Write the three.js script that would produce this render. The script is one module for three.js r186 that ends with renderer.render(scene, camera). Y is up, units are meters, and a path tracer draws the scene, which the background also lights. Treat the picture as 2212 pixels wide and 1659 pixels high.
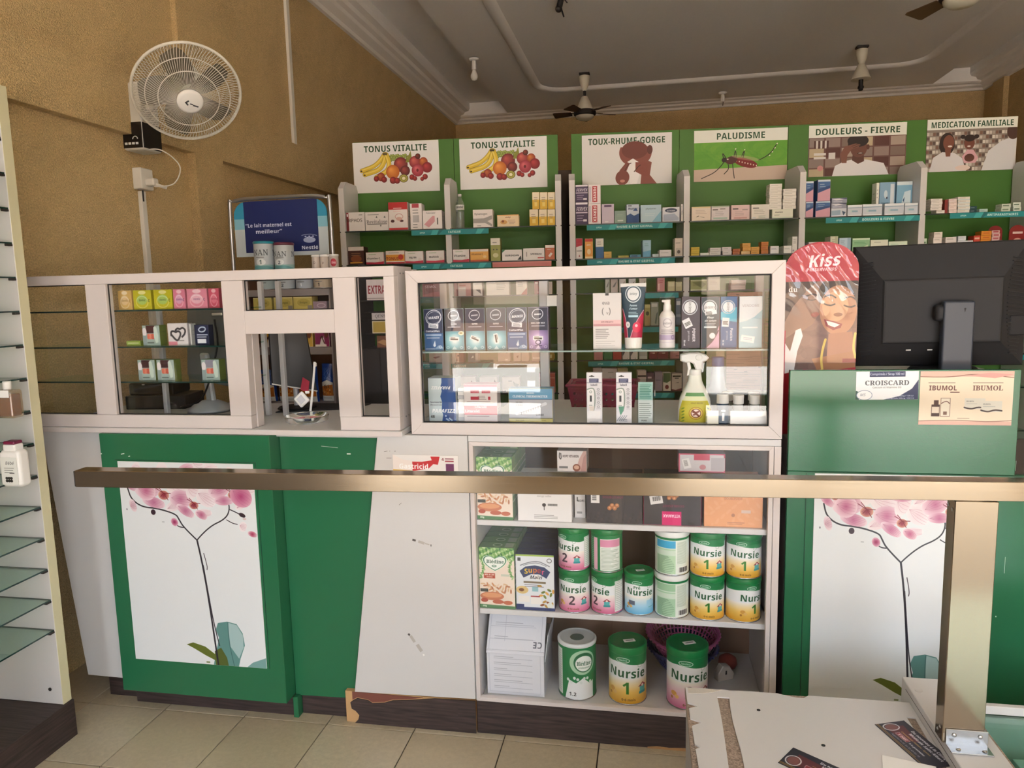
import * as THREE from 'three';
import { RoundedBoxGeometry } from 'three/addons/geometries/RoundedBoxGeometry.js';
import { mergeGeometries, toCreasedNormals } from 'three/addons/utils/BufferGeometryUtils.js';
import { ImprovedNoise } from 'three/addons/math/ImprovedNoise.js';

// ---------------------------------------------------------------- camera, sky, sun, exposure
const scene = new THREE.Scene();
const camera = new THREE.PerspectiveCamera(2 * Math.atan(829.5 / 1584.83) * 180 / Math.PI, 2212 / 1659, 0.05, 200);
{
  const pitch = 0.128305, roll = -0.0236565, yaw = -0.184263;         // looking slightly down, a little left
  const fw = new THREE.Vector3(Math.sin(yaw) * Math.cos(pitch), -Math.sin(pitch), -Math.cos(yaw) * Math.cos(pitch));
  const rt = new THREE.Vector3(Math.cos(yaw), 0, Math.sin(yaw)), up = new THREE.Vector3().crossVectors(rt, fw);
  const r2 = rt.clone().multiplyScalar(Math.cos(roll)).addScaledVector(up, Math.sin(roll));
  const u2 = up.clone().multiplyScalar(Math.cos(roll)).addScaledVector(rt, -Math.sin(roll));
  camera.position.set(0, 1.5, 0);
  camera.quaternion.setFromRotationMatrix(new THREE.Matrix4().makeBasis(r2, u2, fw.clone().negate()));
}
scene.background = new THREE.Color().setRGB(0.86, 0.95, 1.05);        // bright overcast sky
scene.backgroundIntensity = 9; scene.environmentIntensity = 9;
const sun = new THREE.DirectionalLight(0xfff4e6, 78);                  // the sun stands behind the building and lights the street
sun.position.set(5, 40, 2); sun.target.position.set(0, 0, 16); sun.castShadow = true; sun.shadow.radius = 1;
Object.assign(sun.shadow.camera, { left: -40, right: 40, top: 40, bottom: -40, far: 120 });
scene.add(sun, sun.target);
const renderer = new THREE.WebGLRenderer({ antialias: true });
renderer.toneMapping = THREE.LinearToneMapping;
renderer.toneMappingExposure = 1.05;
renderer.shadowMap.enabled = true;

// ---------------------------------------------------------------- helpers
let seed = 7;
const rnd = (a = 0, b = 1) => { seed = (seed * 1664525 + 1013904223) >>> 0; return a + (b - a) * seed / 4294967296; };
const V = (x, y, z) => new THREE.Vector3(x, y, z);
const names = new Map();
function numbered(n) { const k = names.get(n) || 0; names.set(n, k + 1); return k ? n + '_' + String(k).padStart(3, '0') : n; }
function tag(o, label, category, group) { o.userData.label = label; o.userData.category = category; if (group) o.userData.group = group; return o; }
function thing(name, label, category, pos = [0, 0, 0], turn = 0, group) {
  const o = new THREE.Group(); o.name = numbered(name); o.position.set(...pos); o.rotation.y = turn; scene.add(o);
  return tag(o, label, category, group);
}
function part(name, geo, mat, parent, pos, rot) {
  const m = new THREE.Mesh(geo, mat); m.name = name; m.castShadow = m.receiveShadow = true;
  if (pos) m.position.set(...pos);
  if (rot) m.rotation.set(...rot);
  parent.add(m); return m;
}
function struct(name, geo, mat, pos, rot, parent) {
  const m = part(parent ? name : numbered(name), geo, mat, parent || scene, pos, rot);
  if (!parent) m.userData.kind = 'structure';
  return m;
}
// box with chamfered edges: crisp faces, a thin bevel that catches light; uv in metres per face
const cache = new Map();
function cbox(w, h, d, c = 0.002) {
  const key = [w, h, d, c].map((v) => v.toFixed(4)).join();
  if (cache.has(key)) return cache.get(key);
  c = Math.min(c, w / 3, h / 3, d / 3);
  const g = boxFaces(w, h, d, c, (axis, sgn) => null);
  cache.set(key, g); return g;
}
// uvOf(axis, sign) -> [u0, v0, u1, v1] or null (metres)
function boxFaces(w, h, d, c, uvOf) {
  const P = [], U = [], I = [], H = [w / 2, h / 2, d / 2];
  const quad = (a, b, q, e, uv) => { const n = P.length / 3; for (const p of [a, b, q, e]) P.push(...p); U.push(...uv); I.push(n, n + 1, n + 2, n, n + 2, n + 3); };
  const basis = { 0: [2, 1, -1], 1: [0, 2, -1], 2: [0, 1, 1] };
  for (const ax of [0, 1, 2]) for (const s of [1, -1]) {
    const [ua, va] = basis[ax], uu = H[ua] - c, vv = H[va] - c;
    const us = ax === 0 ? -s : ax === 2 ? s : 1, vs = ax === 1 ? -s : 1;
    const pt = (a, b) => { const p = [0, 0, 0]; p[ax] = s * H[ax]; p[ua] = a * uu * us; p[va] = b * vv * vs; return p; };
    const r = uvOf(ax, s) || [0, 0, 2 * uu, 2 * vv];
    quad(pt(-1, -1), pt(1, -1), pt(1, 1), pt(-1, 1), [r[0], r[1], r[2], r[1], r[2], r[3], r[0], r[3]]);
  }
  // bevel strips
  for (const [a, b, e] of [[0, 1, 2], [1, 2, 0], [2, 0, 1]]) for (const sa of [1, -1]) for (const sb of [1, -1]) {
    const pt = (onA, t) => { const p = [0, 0, 0]; p[a] = sa * (H[a] - (onA ? 0 : c)); p[b] = sb * (H[b] - (onA ? c : 0)); p[e] = t * (H[e] - c); return p; };
    const r = uvOf(a === 1 ? b : a, a === 1 ? sb : sa) || [0, 0, 0.01, 0.01], u = (r[0] + r[2]) / 2, v = r[1] + (r[3] - r[1]) * 0.03;
    const q = [pt(true, -1), pt(true, 1), pt(false, 1), pt(false, -1)];
    if (sa * sb < 0) q.reverse();
    quad(q[0], q[3], q[2], q[1], [u, v, u, v, u, v, u, v]);
  }
  for (const sx of [1, -1]) for (const sy of [1, -1]) for (const sz of [1, -1]) {
    const n = P.length / 3, r = uvOf(2, sz) || [0, 0, 0.01, 0.01];
    P.push(sx * H[0], sy * (H[1] - c), sz * (H[2] - c), sx * (H[0] - c), sy * H[1], sz * (H[2] - c), sx * (H[0] - c), sy * (H[1] - c), sz * H[2]);
    const u = (r[0] + r[2]) / 2, v = r[1] + (r[3] - r[1]) * 0.03;
    U.push(u, v, u, v, u, v);
    if (sx * sy * sz > 0) I.push(n, n + 1, n + 2); else I.push(n, n + 2, n + 1);
  }
  const g = new THREE.BufferGeometry();
  g.setAttribute('position', new THREE.Float32BufferAttribute(P, 3)); g.setAttribute('uv', new THREE.Float32BufferAttribute(U, 2)); g.setIndex(I);
  const f = g.toNonIndexed(); f.computeVertexNormals(); return f;
}
// merge a list of geometries after moving them
function at(g, x = 0, y = 0, z = 0, rx = 0, ry = 0, rz = 0) {
  g = g.clone(); if (rx || ry || rz) g.applyMatrix4(new THREE.Matrix4().makeRotationFromEuler(new THREE.Euler(rx, ry, rz)));
  g.translate(x, y, z); return g;
}
const join = (list) => mergeGeometries(list.map((g) => { g = g.index ? g.toNonIndexed() : g; if (!g.attributes.uv) g.setAttribute('uv', new THREE.Float32BufferAttribute(new Float32Array(g.attributes.position.count * 2), 2)); for (const k of Object.keys(g.attributes)) if (!['position', 'normal', 'uv'].includes(k)) g.deleteAttribute(k); return g; }));
function prism(pts, depth, bevel = 0, holes = []) {                    // outline in x, y; back at z = -depth, front at z = 0
  const s = new THREE.Shape(pts.map((p) => new THREE.Vector2(...p)));
  for (const h of holes) s.holes.push(new THREE.Path(h.map((p) => new THREE.Vector2(...p))));
  const g = new THREE.ExtrudeGeometry(s, { depth: depth - 2 * bevel, bevelEnabled: bevel > 0, bevelSize: bevel, bevelThickness: bevel, bevelOffset: -bevel, bevelSegments: 1, curveSegments: 10 });
  g.translate(0, 0, -depth + bevel); return g;
}
const cyl = (r0, r1, h, n = 24, open = false) => new THREE.CylinderGeometry(r0, r1, h, n, 1, open);
const lathe = (pts, n = 32) => new THREE.LatheGeometry(pts.map((p) => new THREE.Vector2(...p)), n);
const tube = (pts, r, seg = 24, rad = 8, closed = false) => new THREE.TubeGeometry(new THREE.CatmullRomCurve3(pts.map((p) => V(...p)), closed, 'catmullrom', 0.5), seg, r, rad, closed);
function bar(a, b, r, n = 8) {                                          // round rod between two points
  const A = V(...a), B = V(...b), d = B.clone().sub(A), g = new THREE.CylinderGeometry(r, r, d.length(), n);
  g.applyQuaternion(new THREE.Quaternion().setFromUnitVectors(V(0, 1, 0), d.clone().normalize()));
  g.translate((A.x + B.x) / 2, (A.y + B.y) / 2, (A.z + B.z) / 2); return g;
}
// frame of four bars with mitred corners round an opening; outer x0..x1, y0..y1, bar width b, depth d, front at z = 0
function mitred(x0, x1, y0, y1, b, d, mat, parent, name = 'frame_bar', bev = 0.0015) {
  const gap = 0.0004, P = [
    [[x0, y1], [x0 + b, y1 - b], [x1 - b, y1 - b], [x1, y1]], [[x0, y0], [x1, y0], [x1 - b, y0 + b], [x0 + b, y0 + b]],
    [[x0, y0], [x0 + b, y0 + b], [x0 + b, y1 - b], [x0, y1]], [[x1, y0], [x1, y1], [x1 - b, y1 - b], [x1 - b, y0 + b]]];
  for (const p of P) part(name, prism(p, d, bev), mat, parent);
}

// ---------------------------------------------------------------- procedural textures
const perlin = new ImprovedNoise();
function canvasTex(w, h, draw, srgb = true) {
  const c = document.createElement('canvas'); c.width = w; c.height = h; const x = c.getContext('2d'); draw(x, w, h);
  const t = new THREE.CanvasTexture(c); if (srgb) t.colorSpace = THREE.SRGBColorSpace; t.anisotropy = 8; return t;
}
function noiseTex(n, f, srgb) {                                         // f(u, v) -> [r, g, b] 0..255; tileable through periodic noise
  const d = new Uint8Array(n * n * 4);
  for (let y = 0; y < n; y++) for (let x = 0; x < n; x++) { const c = f(x / n, y / n), o = (y * n + x) * 4; d[o] = c[0]; d[o + 1] = c[1]; d[o + 2] = c[2]; d[o + 3] = 255; }
  const t = new THREE.DataTexture(d, n, n); t.magFilter = THREE.LinearFilter; t.minFilter = THREE.LinearMipmapLinearFilter; t.generateMipmaps = true;
  t.wrapS = t.wrapT = THREE.RepeatWrapping; if (srgb) t.colorSpace = THREE.SRGBColorSpace; t.needsUpdate = true; return t;
}
// periodic noise: circle-embedded blend
function pn(u, v, f, z = 0) {
  const s = (a, b) => perlin.noise(a * f, b * f, z), bu = u, bv = v;
  return s(u, v) * (1 - bu) * (1 - bv) + s(u - 1, v) * bu * (1 - bv) + s(u, v - 1) * (1 - bu) * bv + s(u - 1, v - 1) * bu * bv;
}
const cl = (v) => Math.max(0, Math.min(255, v));
const rep = (t, x, y = x) => { const c = t.clone(); c.repeat.set(x, y); c.wrapS = c.wrapT = THREE.RepeatWrapping; c.needsUpdate = true; return c; };
const plasterBump = noiseTex(512, (u, v) => { const k = 128 + 150 * pn(u, v, 90, 1) + 90 * pn(u, v, 160, 4) + 60 * pn(u, v, 30, 9); return [cl(k), cl(k), cl(k)]; });
const plasterColour = noiseTex(512, (u, v) => {
  const k = 1 + 0.05 * pn(u, v, 5, 2) + 0.05 * pn(u, v, 24, 3) + 0.2 * pn(u, v, 130, 5);
  return [cl(208 * k), cl(180 * k), cl(130 * k)];
}, true);
const grain = noiseTex(512, (u, v) => { const k = 128 + 70 * pn(u, v, 60, 11) + 70 * pn(u, v, 170, 12); return [cl(k), cl(k), cl(k)]; });
const brushed = noiseTex(512, (u, v) => { const k = 150 + 60 * pn(u * 1, v, 200, 21) * 0 + 55 * perlin.noise(u * 3, v * 200, 5) + 30 * perlin.noise(u * 9, v * 420, 8); return [cl(k), cl(k), cl(k)]; });
const darkWood = noiseTex(512, (u, v) => {
  const k = 1 + 0.35 * perlin.noise(u * 6, v * 90, 3) + 0.2 * perlin.noise(u * 14, v * 240, 6) + 0.12 * pn(u, v, 9, 7);
  return [cl(62 * k), cl(50 * k), cl(49 * k)];
}, true);
const chipboard = noiseTex(512, (u, v) => {
  const k = 1 + 0.35 * pn(u, v, 60, 31) + 0.3 * pn(u, v, 130, 33) + 0.15 * pn(u, v, 20, 34);
  return [cl(158 * k), cl(140 * k), cl(126 * k)];
}, true);
const tileColour = noiseTex(512, (u, v) => {
  const k = 1 + 0.05 * pn(u, v, 6, 41) + 0.06 * pn(u, v, 60, 42) + 0.05 * pn(u, v, 160, 43);
  return [cl(196 * k), cl(184 * k), cl(160 * k)];
}, true);

// ---------------------------------------------------------------- materials
const std = (color, roughness = 0.5, extra = {}) => new THREE.MeshStandardMaterial({ color, roughness, ...extra });
const phy = (color, roughness = 0.5, extra = {}) => new THREE.MeshPhysicalMaterial({ color, roughness, ...extra });
const M = {
  wall: std(0xffffff, 0.95, { map: rep(plasterColour, 1.2), bumpMap: rep(plasterBump, 2.2), bumpScale: 0.006 }),
  ceiling: std(0xf0ede7, 0.9, { bumpMap: rep(grain, 0.7), bumpScale: 0.002 }),
  moulding: std(0xf4f1ec, 0.7),
  white: phy(0xd4d2d2, 0.38, { bumpMap: rep(grain, 2), bumpScale: 0.00015 }),      // melamine board
  whiteAlu: std(0xd8cfcd, 0.42),                                                  // lacquered aluminium profile
  greyAlu: std(0xc9c9cc, 0.4, { metalness: 0.2 }),
  green: phy(0x2a6e4b, 0.22, { bumpMap: rep(grain, 1.5), bumpScale: 0.0002 }),
  greenShelf: std(0x44762a, 0.5, { bumpMap: rep(grain, 1), bumpScale: 0.0003 }),
  kick: std(0xffffff, 0.55, { map: rep(darkWood, 1.4), bumpMap: rep(grain, 2), bumpScale: 0.0004 }),
  chip: std(0xffffff, 0.95, { map: rep(chipboard, 3), bumpMap: rep(grain, 5), bumpScale: 0.002 }),
  rawWood: std(0xc9a070, 0.85),
  tile: phy(0xffffff, 0.3, { map: rep(tileColour, 1), bumpMap: rep(grain, 1), bumpScale: 0.0003 }),
  grout: std(0x4a4237, 0.95),
  bronze: std(0x95846f, 0.26, { metalness: 0.85, roughnessMap: rep(brushed, 1, 4), bumpMap: rep(brushed, 1, 4), bumpScale: 0.00003 }),
  bronzeDark: std(0x4d3a2c, 0.3, { metalness: 0.8 }),
  glass: phy(0xffffff, 0.0, { transmission: 1, thickness: 0, ior: 1.5 }),
  glassEdge: phy(0x1d3a36, 0.15, { }),
  shelfGlass: phy(0xdff0ea, 0.03, { transmission: 1, thickness: 0, ior: 1.5 }),
  black: std(0x17171a, 0.45), blackGloss: std(0x141416, 0.2), blackSoft: std(0x1d1d21, 0.65),
  dark: std(0x2a2624, 0.7), steel: std(0xb9bcc0, 0.25, { metalness: 0.9 }), plastic: std(0xf0efec, 0.35),
  teal: std(0x1f8f92, 0.4), paper: std(0xf3f1ee, 0.7), pvc: std(0xe4e0d6, 0.4),
};

// ---------------------------------------------------------------- printed matter: label sheets shared by many packs
class Sheet {
  constructor(px, density, roughness = 0.45, extra = {}) {
    this.px = px; this.density = density; this.x = 2; this.y = 2; this.row = 0;
    this.canvas = document.createElement('canvas'); this.canvas.width = this.canvas.height = px;
    this.ctx = this.canvas.getContext('2d'); this.ctx.fillStyle = '#888'; this.ctx.fillRect(0, 0, px, px);
    this.tex = new THREE.CanvasTexture(this.canvas); this.tex.colorSpace = THREE.SRGBColorSpace; this.tex.anisotropy = 8;
    this.mat = new THREE.MeshStandardMaterial({ color: 0xffffff, map: this.tex, roughness, ...extra });
  }
  // reserve w x h metres, draw(ctx, W, H) in pixels with y down; returns [u0, v0, u1, v1]
  add(w, h, draw, density = this.density) {
    const W = Math.max(6, Math.round(w * density)), H = Math.max(6, Math.round(h * density));
    if (this.x + W + 4 > this.px) { this.x = 2; this.y += this.row + 4; this.row = 0; }
    if (this.y + H + 4 > this.px) throw new Error('label sheet full');
    const c = this.ctx; c.save(); c.translate(this.x, this.y); c.beginPath(); c.rect(-1, -1, W + 2, H + 2); c.clip(); draw(c, W, H); c.restore();
    const r = [this.x / this.px, 1 - (this.y + H) / this.px, (this.x + W) / this.px, 1 - this.y / this.px];
    this.x += W + 4; this.row = Math.max(this.row, H); return r;
  }
}
const FONT = { '': 'sans-serif', b: 'bold sans-serif', s: 'serif', i: 'italic serif', m: 'monospace' };
function text(c, s, x, y, size, color, style = '', rot = 0, max) {
  c.save(); c.translate(x, y); c.rotate(rot); c.fillStyle = color; c.textAlign = 'center'; c.textBaseline = 'middle';
  c.font = (style.includes('i') ? 'italic ' : '') + (style.includes('b') ? 'bold ' : '') + Math.max(1, size) + 'px ' + (style.includes('s') ? 'serif' : 'sans-serif');
  const w = c.measureText(s).width; if (max && w > max) c.scale(max / w, 1);
  c.fillText(s, 0, 0); c.restore();
}
const fill = (c, col, x, y, w, h) => { c.fillStyle = col; c.fillRect(x, y, w, h); };
function ell(c, x, y, rx, ry, col, rot = 0) { c.fillStyle = col; c.beginPath(); c.ellipse(x, y, rx, ry, rot, 0, 7); c.fill(); }
function ring(c, x, y, rx, ry, col, lw, rot = 0) { c.strokeStyle = col; c.lineWidth = lw; c.beginPath(); c.ellipse(x, y, rx, ry, rot, 0, 7); c.stroke(); }
function poly(c, col, pts, W = 1, H = 1) { c.fillStyle = col; c.beginPath(); pts.forEach(([x, y], i) => i ? c.lineTo(x * W, y * H) : c.moveTo(x * W, y * H)); c.closePath(); c.fill(); }
function curve(c, col, lw, pts, W = 1, H = 1) {
  c.strokeStyle = col; c.lineWidth = lw; c.lineCap = c.lineJoin = 'round'; c.beginPath(); c.moveTo(pts[0][0] * W, pts[0][1] * H);
  for (let i = 1; i < pts.length - 1; i++) { const mx = (pts[i][0] + pts[i + 1][0]) / 2, my = (pts[i][1] + pts[i + 1][1]) / 2; c.quadraticCurveTo(pts[i][0] * W, pts[i][1] * H, mx * W, my * H); }
  c.lineTo(pts[pts.length - 1][0] * W, pts[pts.length - 1][1] * H); c.stroke();
}
function lines(c, x, y, w, n, step, col, lw = 1) { for (let i = 0; i < n; i++) fill(c, col, x, y + i * step, w * (0.75 + 0.25 * Math.abs(Math.sin(i * 2.3 + x))), lw); }
function printSpec(c, W, H, spec) {
  const [bg, ...ops] = spec.split(';').filter(Boolean); fill(c, bg || '#ddd', -1, -1, W + 2, H + 2);
  for (const op of ops) {
    const a = op.split(','), n = a.map(Number);
    if (a[0] === 'R') fill(c, a[5], n[1] * W, n[2] * H, n[3] * W, n[4] * H);
    else if (a[0] === 'T') text(c, a[1], n[2] * W, n[3] * H, n[4] * H, a[5], a[6] || '', n[7] || 0, n[7] ? H * 0.9 : W * 0.92);
    else if (a[0] === 'L') lines(c, n[1] * W, n[2] * H, n[3] * W, n[4], H * 0.11, a[5], Math.max(1, H * 0.03));
    else if (a[0] === 'E') ell(c, n[1] * W, n[2] * H, n[3] * W, n[4] * H, a[5]);
    else if (a[0] === 'O') ring(c, n[1] * W, n[2] * H, n[3] * W, n[4] * H, a[5], n[6] * H);
    else if (a[0] === 'P') { const p = []; for (let i = 2; i + 1 < a.length; i += 2) p.push([n[i], n[i + 1]]); poly(c, a[1], p, W, H); }
  }
}
// a carton with printed front, plain printed sides and lid; position = middle of its foot line at the front
const cartonCache = new Map();
function cartonGeo(sheet, key, w, h, d, spec, side, lid, draw) {
  const k = [sheet.px + sheet.density, key, w.toFixed(4), h.toFixed(4), d.toFixed(4)].join();
  if (cartonCache.has(k)) return cartonCache.get(k);
  const front = sheet.add(w, h, draw || ((c, W, H) => printSpec(c, W, H, spec)));
  const bg = side || (spec || '#ddd').split(';')[0];
  const sd = sheet.add(Math.min(d, 0.05), Math.min(h, 0.08), (c, W, H) => typeof bg === 'function' ? bg(c, W, H) : (fill(c, bg, -1, -1, W + 2, H + 2), lines(c, W * 0.2, H * 0.3, W * 0.6, 2, H * 0.2, 'rgba(90,90,90,.4)', 1)));
  const tp = sheet.add(Math.min(w, 0.06), Math.min(d, 0.05), (c, W, H) => typeof lid === 'function' ? lid(c, W, H) : fill(c, lid || (typeof bg === 'string' ? bg : '#ddd'), -1, -1, W + 2, H + 2));
  const g = boxFaces(w, h, d, Math.min(0.0008, h / 12), (ax, s) => ax === 2 ? (s > 0 ? front : sd) : ax === 0 ? sd : tp);
  g.translate(0, h / 2, -d / 2); cartonCache.set(k, g); return g;
}
function goods(name, geo, mat, label, category, pos, turn = 0, group) {
  const m = part(numbered(name), geo, mat, scene, pos, [0, turn, 0]); return tag(m, label, category, group);
}
const farSheet = new Sheet(2048, 620, 0.5), nearSheet = new Sheet(2048, 1000, 0.42), nearSheet2 = new Sheet(2048, 1000, 0.42);

// ---------------------------------------------------------------- the room
const XL = -2.3, XR = 3.56, ZB = -9.0, ZF = 2.6, YC = 3.56;
function slab(name, x0, x1, y0, y1, z0, z1, mat) {
  return struct(name, cbox(x1 - x0, y1 - y0, z1 - z0, 0.001), mat, [(x0 + x1) / 2, (y0 + y1) / 2, (z0 + z1) / 2]);
}
const floor = slab('floor', XL - 0.2, XR + 0.2, -0.2, -0.006, ZB - 0.2, ZF + 0.2, M.grout);
{ // ceramic tiles, 317 mm pitch, laid square to the counter
  const geos = [0, 1, 2].map((k) => { const g = cbox(0.3135, 0.006, 0.3215, 0.0012).clone(), u = g.attributes.uv; for (let i = 0; i < u.count; i++) u.setXY(i, u.getX(i) + k * 0.37, u.getY(i) + k * 0.21); return g; });
  const mats = [0xffffff, 0xf6f3ee, 0xfbf8f4].map((c) => { const m = M.tile.clone(); m.color.set(c); return m; });
  const rest = [];
  for (let i = -8; i < 13; i++) for (let j = -21; j < 16; j++) {
    const x = -0.158 + 0.317 * (i + 0.5), z = -2.241 - 0.325 * (j - 0.5) + 0, X0 = x - 0.157, X1 = x + 0.157;
    if (X0 > XR || X1 < XL || z < ZB - 0.1 || z > ZF + 0.1) continue;
    if (x < 0.75 && z > -2.75 && z < -1.0) part('tile', geos[(i * 7 + j * 3 + 90) % 3], mats[(i * 5 + j + 90) % 3], floor, [x - floor.position.x, -0.003 - floor.position.y, z - floor.position.z]);
    else rest.push(at(geos[0], x - floor.position.x, -0.003 - floor.position.y, z - floor.position.z));
  }
  part('tiling', join(rest), mats[0], floor).userData.kind = 'stuff';
}
slab('wall_left', XL - 0.2, XL, -0.2, 3.9, ZB - 0.2, ZF + 0.2, M.wall);
slab('wall_right', XR, XR + 0.2, -0.2, 3.9, ZB - 0.2, ZF + 0.2, M.wall);
slab('wall_back', XL - 0.2, XR + 0.2, -0.2, 3.9, ZB - 0.2, ZB, M.wall);
// street front behind the camera: two openings beside and between piers
slab('wall_front', XL, -2.0, 0, 3.56, ZF, ZF + 0.2, M.wall);
slab('wall_front', -1.05, 0.55, 0, 3.56, ZF, ZF + 0.2, M.wall);
slab('wall_front', 3.3, XR, 0, 3.56, ZF, ZF + 0.2, M.wall);
slab('wall_front', -2.0, -1.05, 2.7, 3.56, ZF, ZF + 0.2, M.wall);
slab('wall_front', 0.55, 3.3, 2.8, 3.56, ZF, ZF + 0.2, M.wall);
slab('window_1', 1.62, 1.70, 0, 2.8, ZF + 0.05, ZF + 0.13, M.bronzeDark);
// ceiling: upper slab with gutters left and right, a wide lowered panel with a raised ring
slab('ceiling', XL - 0.2, XR + 0.2, 3.7, 3.9, ZB - 0.2, ZF + 0.2, M.ceiling);
slab('ceiling', -1.62, 2.98, YC, 3.7, ZB, ZF, M.ceiling);
{ // cornice: stepped profile along left, back and right walls
  const prof = [[0, 0], [0.03, 0.0], [0.045, 0.02], [0.10, 0.045], [0.115, 0.065], [0.15, 0.075], [0.165, 0.1], [0.21, 0.112], [0.225, 0.14], [0.225, 0.2], [0, 0.2]];
  const run = (len) => { const g = new THREE.ExtrudeGeometry(new THREE.Shape(prof.map((p) => new THREE.Vector2(...p))), { depth: len, bevelEnabled: false }); return g; };
  struct('trim_1', run(ZF - ZB), M.moulding, [XL, 3.5, ZB]);
  const r = struct('trim_2', run(ZF - ZB), M.moulding, [XR, 3.5, ZF], [0, Math.PI, 0]);
  const bk = [[0, 0], [0.03, 0.0], [0.045, 0.02], [0.10, 0.03], [0.115, 0.045], [0.16, 0.05], [0.18, 0.06], [0.18, 0.2], [0, 0.2]];
  struct('trim_3', new THREE.ExtrudeGeometry(new THREE.Shape(bk.map((p) => new THREE.Vector2(...p))), { depth: XR - XL, bevelEnabled: false }), M.moulding, [XR, 3.5, ZB], [0, -Math.PI / 2, 0]);
  // raised ring on the panel
  const x0 = -1.12, x1 = 2.6, z0 = -7.95, z1 = -1.2, R = 0.28, pts = [];
  const corner = (cx, cz, a0) => { for (let i = 0; i <= 8; i++) { const a = a0 + i / 8 * Math.PI / 2; pts.push([cx + Math.cos(a) * R, cz + Math.sin(a) * R]); } };
  corner(x1 - R, z1 - R, 0); corner(x0 + R, z1 - R, Math.PI / 2); corner(x0 + R, z0 + R, Math.PI); corner(x1 - R, z0 + R, 1.5 * Math.PI);
  const P = [], I = [], sec = [[-0.05, 0], [-0.032, -0.026], [0.0, -0.036], [0.032, -0.026], [0.05, 0]], n = pts.length;
  pts.forEach((p, i) => { const a = pts[(i + n - 1) % n], b = pts[(i + 1) % n], t = new THREE.Vector2(b[0] - a[0], b[1] - a[1]).normalize(); for (const [o, y] of sec) P.push(p[0] + t.y * o, y, p[1] - t.x * o); });
  for (let i = 0; i < n; i++) for (let k = 0; k < 4; k++) { const a = i * 5 + k, b = ((i + 1) % n) * 5 + k; I.push(a, a + 1, b, a + 1, b + 1, b); }
  const g = new THREE.BufferGeometry(); g.setAttribute('position', new THREE.Float32BufferAttribute(P, 3)); g.setIndex(I); g.computeVertexNormals();
  const ring = M.moulding.clone(); ring.side = THREE.DoubleSide;
  struct('trim_4', g, ring, [0, YC + 0.001, 0]);
}
{ // ring beam and column in the left wall, a few centimetres proud
  slab('wall_left_beam', XL, XL + 0.05, 2.222, 2.47, ZB, ZF, M.wall);
  slab('wall_left_column', XL, XL + 0.05, 0, 2.222, -3.73, -3.48, M.wall);
  slab('wall_left_column', XL, XL + 0.03, 2.47, 3.5, -3.74, -3.44, M.wall);
  slab('wall_right_column', XR - 0.05, XR, 0, 3.5, -8.7, -8.45, M.wall);
}
// outside: pavement, street, far buildings and a parked car that the glass mirrors
const street = slab('ground', -60, 60, -1.7, -1.5, 9.5, 75, std(0xb8a184, 0.95, { map: rep(chipboard, 0.1) }));
slab('forecourt', -12, 12, -0.4, -0.02, ZF + 0.2, 9.5, std(0xc9c6c4, 0.9));
{ // unseen dark box added by the left wall to darken rail and left side
  const t = thing('added_cupboard', 'unseen dark box added by the left wall to darken the bronze rail', 'added_cupboard', [-2.1, 0, 0.5]);
  part('body', cbox(0.36, 1.95, 3.2, 0.004), std(0x2c221d, 0.7), t, [0, 0.976, 0]); for (let i = 0; i < 4; i++) part('door', cbox(0.018, 1.8, 0.78, 0.003), std(0x33271f, 0.6), t, [0.1895, 0.99, -1.2 + i * 0.8]);
}

// ---------------------------------------------------------------- counters, showcases, rail
const K = (a, b, c, d, e, f, mat, name, parent, bev = 0.0015) => part(name, cbox(b - a, d - c, f - e, bev), mat, parent, [(a + b) / 2, (c + d) / 2, (e + f) / 2]);
function board(parent, name, x0, x1, y0, y1, z0, z1, mat, bev) { const p = parent.position; return K(x0 - p.x, x1 - p.x, y0 - p.y, y1 - p.y, z0 - p.z, z1 - p.z, mat, name, parent, bev); }
function sheet(parent, name, pts, zf, t, mat, bev = 0.001) { const p = parent.position; return part(name, prism(pts.map(([x, y]) => [x - p.x, y - p.y]), t, bev), mat, parent, [0, 0, zf - p.z]); }

// left display rack: white back board on a dark plinth, glass shelves on clips
{
  const t = thing('display_rack', 'tall white display rack with thin glass shelves on a dark plinth', 'rack', [-2.12, 0, -1.9]);
  board(t, 'back_panel', -2.29, -1.958, 0.1325, 2.16, -2.056, -2.02, M.white);
  const edge = std(0xd9d3b0, 0.5);
  board(t, 'edge_strip', -1.958, -1.9565, 0.1325, 2.16, -2.056, -2.02, edge, 0.0004).userData.label = 'edge strip tinted for the yellowish light on it';  // yellowish light on the board edge put into its colour
  board(t, 'plinth', -2.29, -1.95, 0, 0.1315, -2.06, -1.62, M.kick);
  for (let k = 0; k < 17; k++) {
    const y = 0.4 + k * 0.1067;
    const s = board(t, 'glass_shelf', -2.28, -1.961, y - 0.0025, y + 0.0025, -2.018, -1.8, M.shelfGlass, 0.0004);
    part('shelf_edge', join([at(cbox(0.0012, 0.005, 0.218, 0.0003), 0.16, 0, 0), at(cbox(0.319, 0.005, 0.0012, 0.0003), 0, 0, 0.1095), at(cbox(0.319, 0.005, 0.0012, 0.0003), 0, 0, -0.1095)]), M.glassEdge, s);
    part('shelf_clip', cbox(0.012, 0.007, 0.02, 0.001), M.dark, t, [-1.9655 + 2.12, y - 0.006, -2.01 + 1.9]);
  }
  part('screw_cap', cyl(0.006, 0.006, 0.002, 16), M.dark, t, [-2.003 + 2.12, 0.185, -2.019 + 1.9], [Math.PI / 2, 0, 0]);
}
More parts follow.
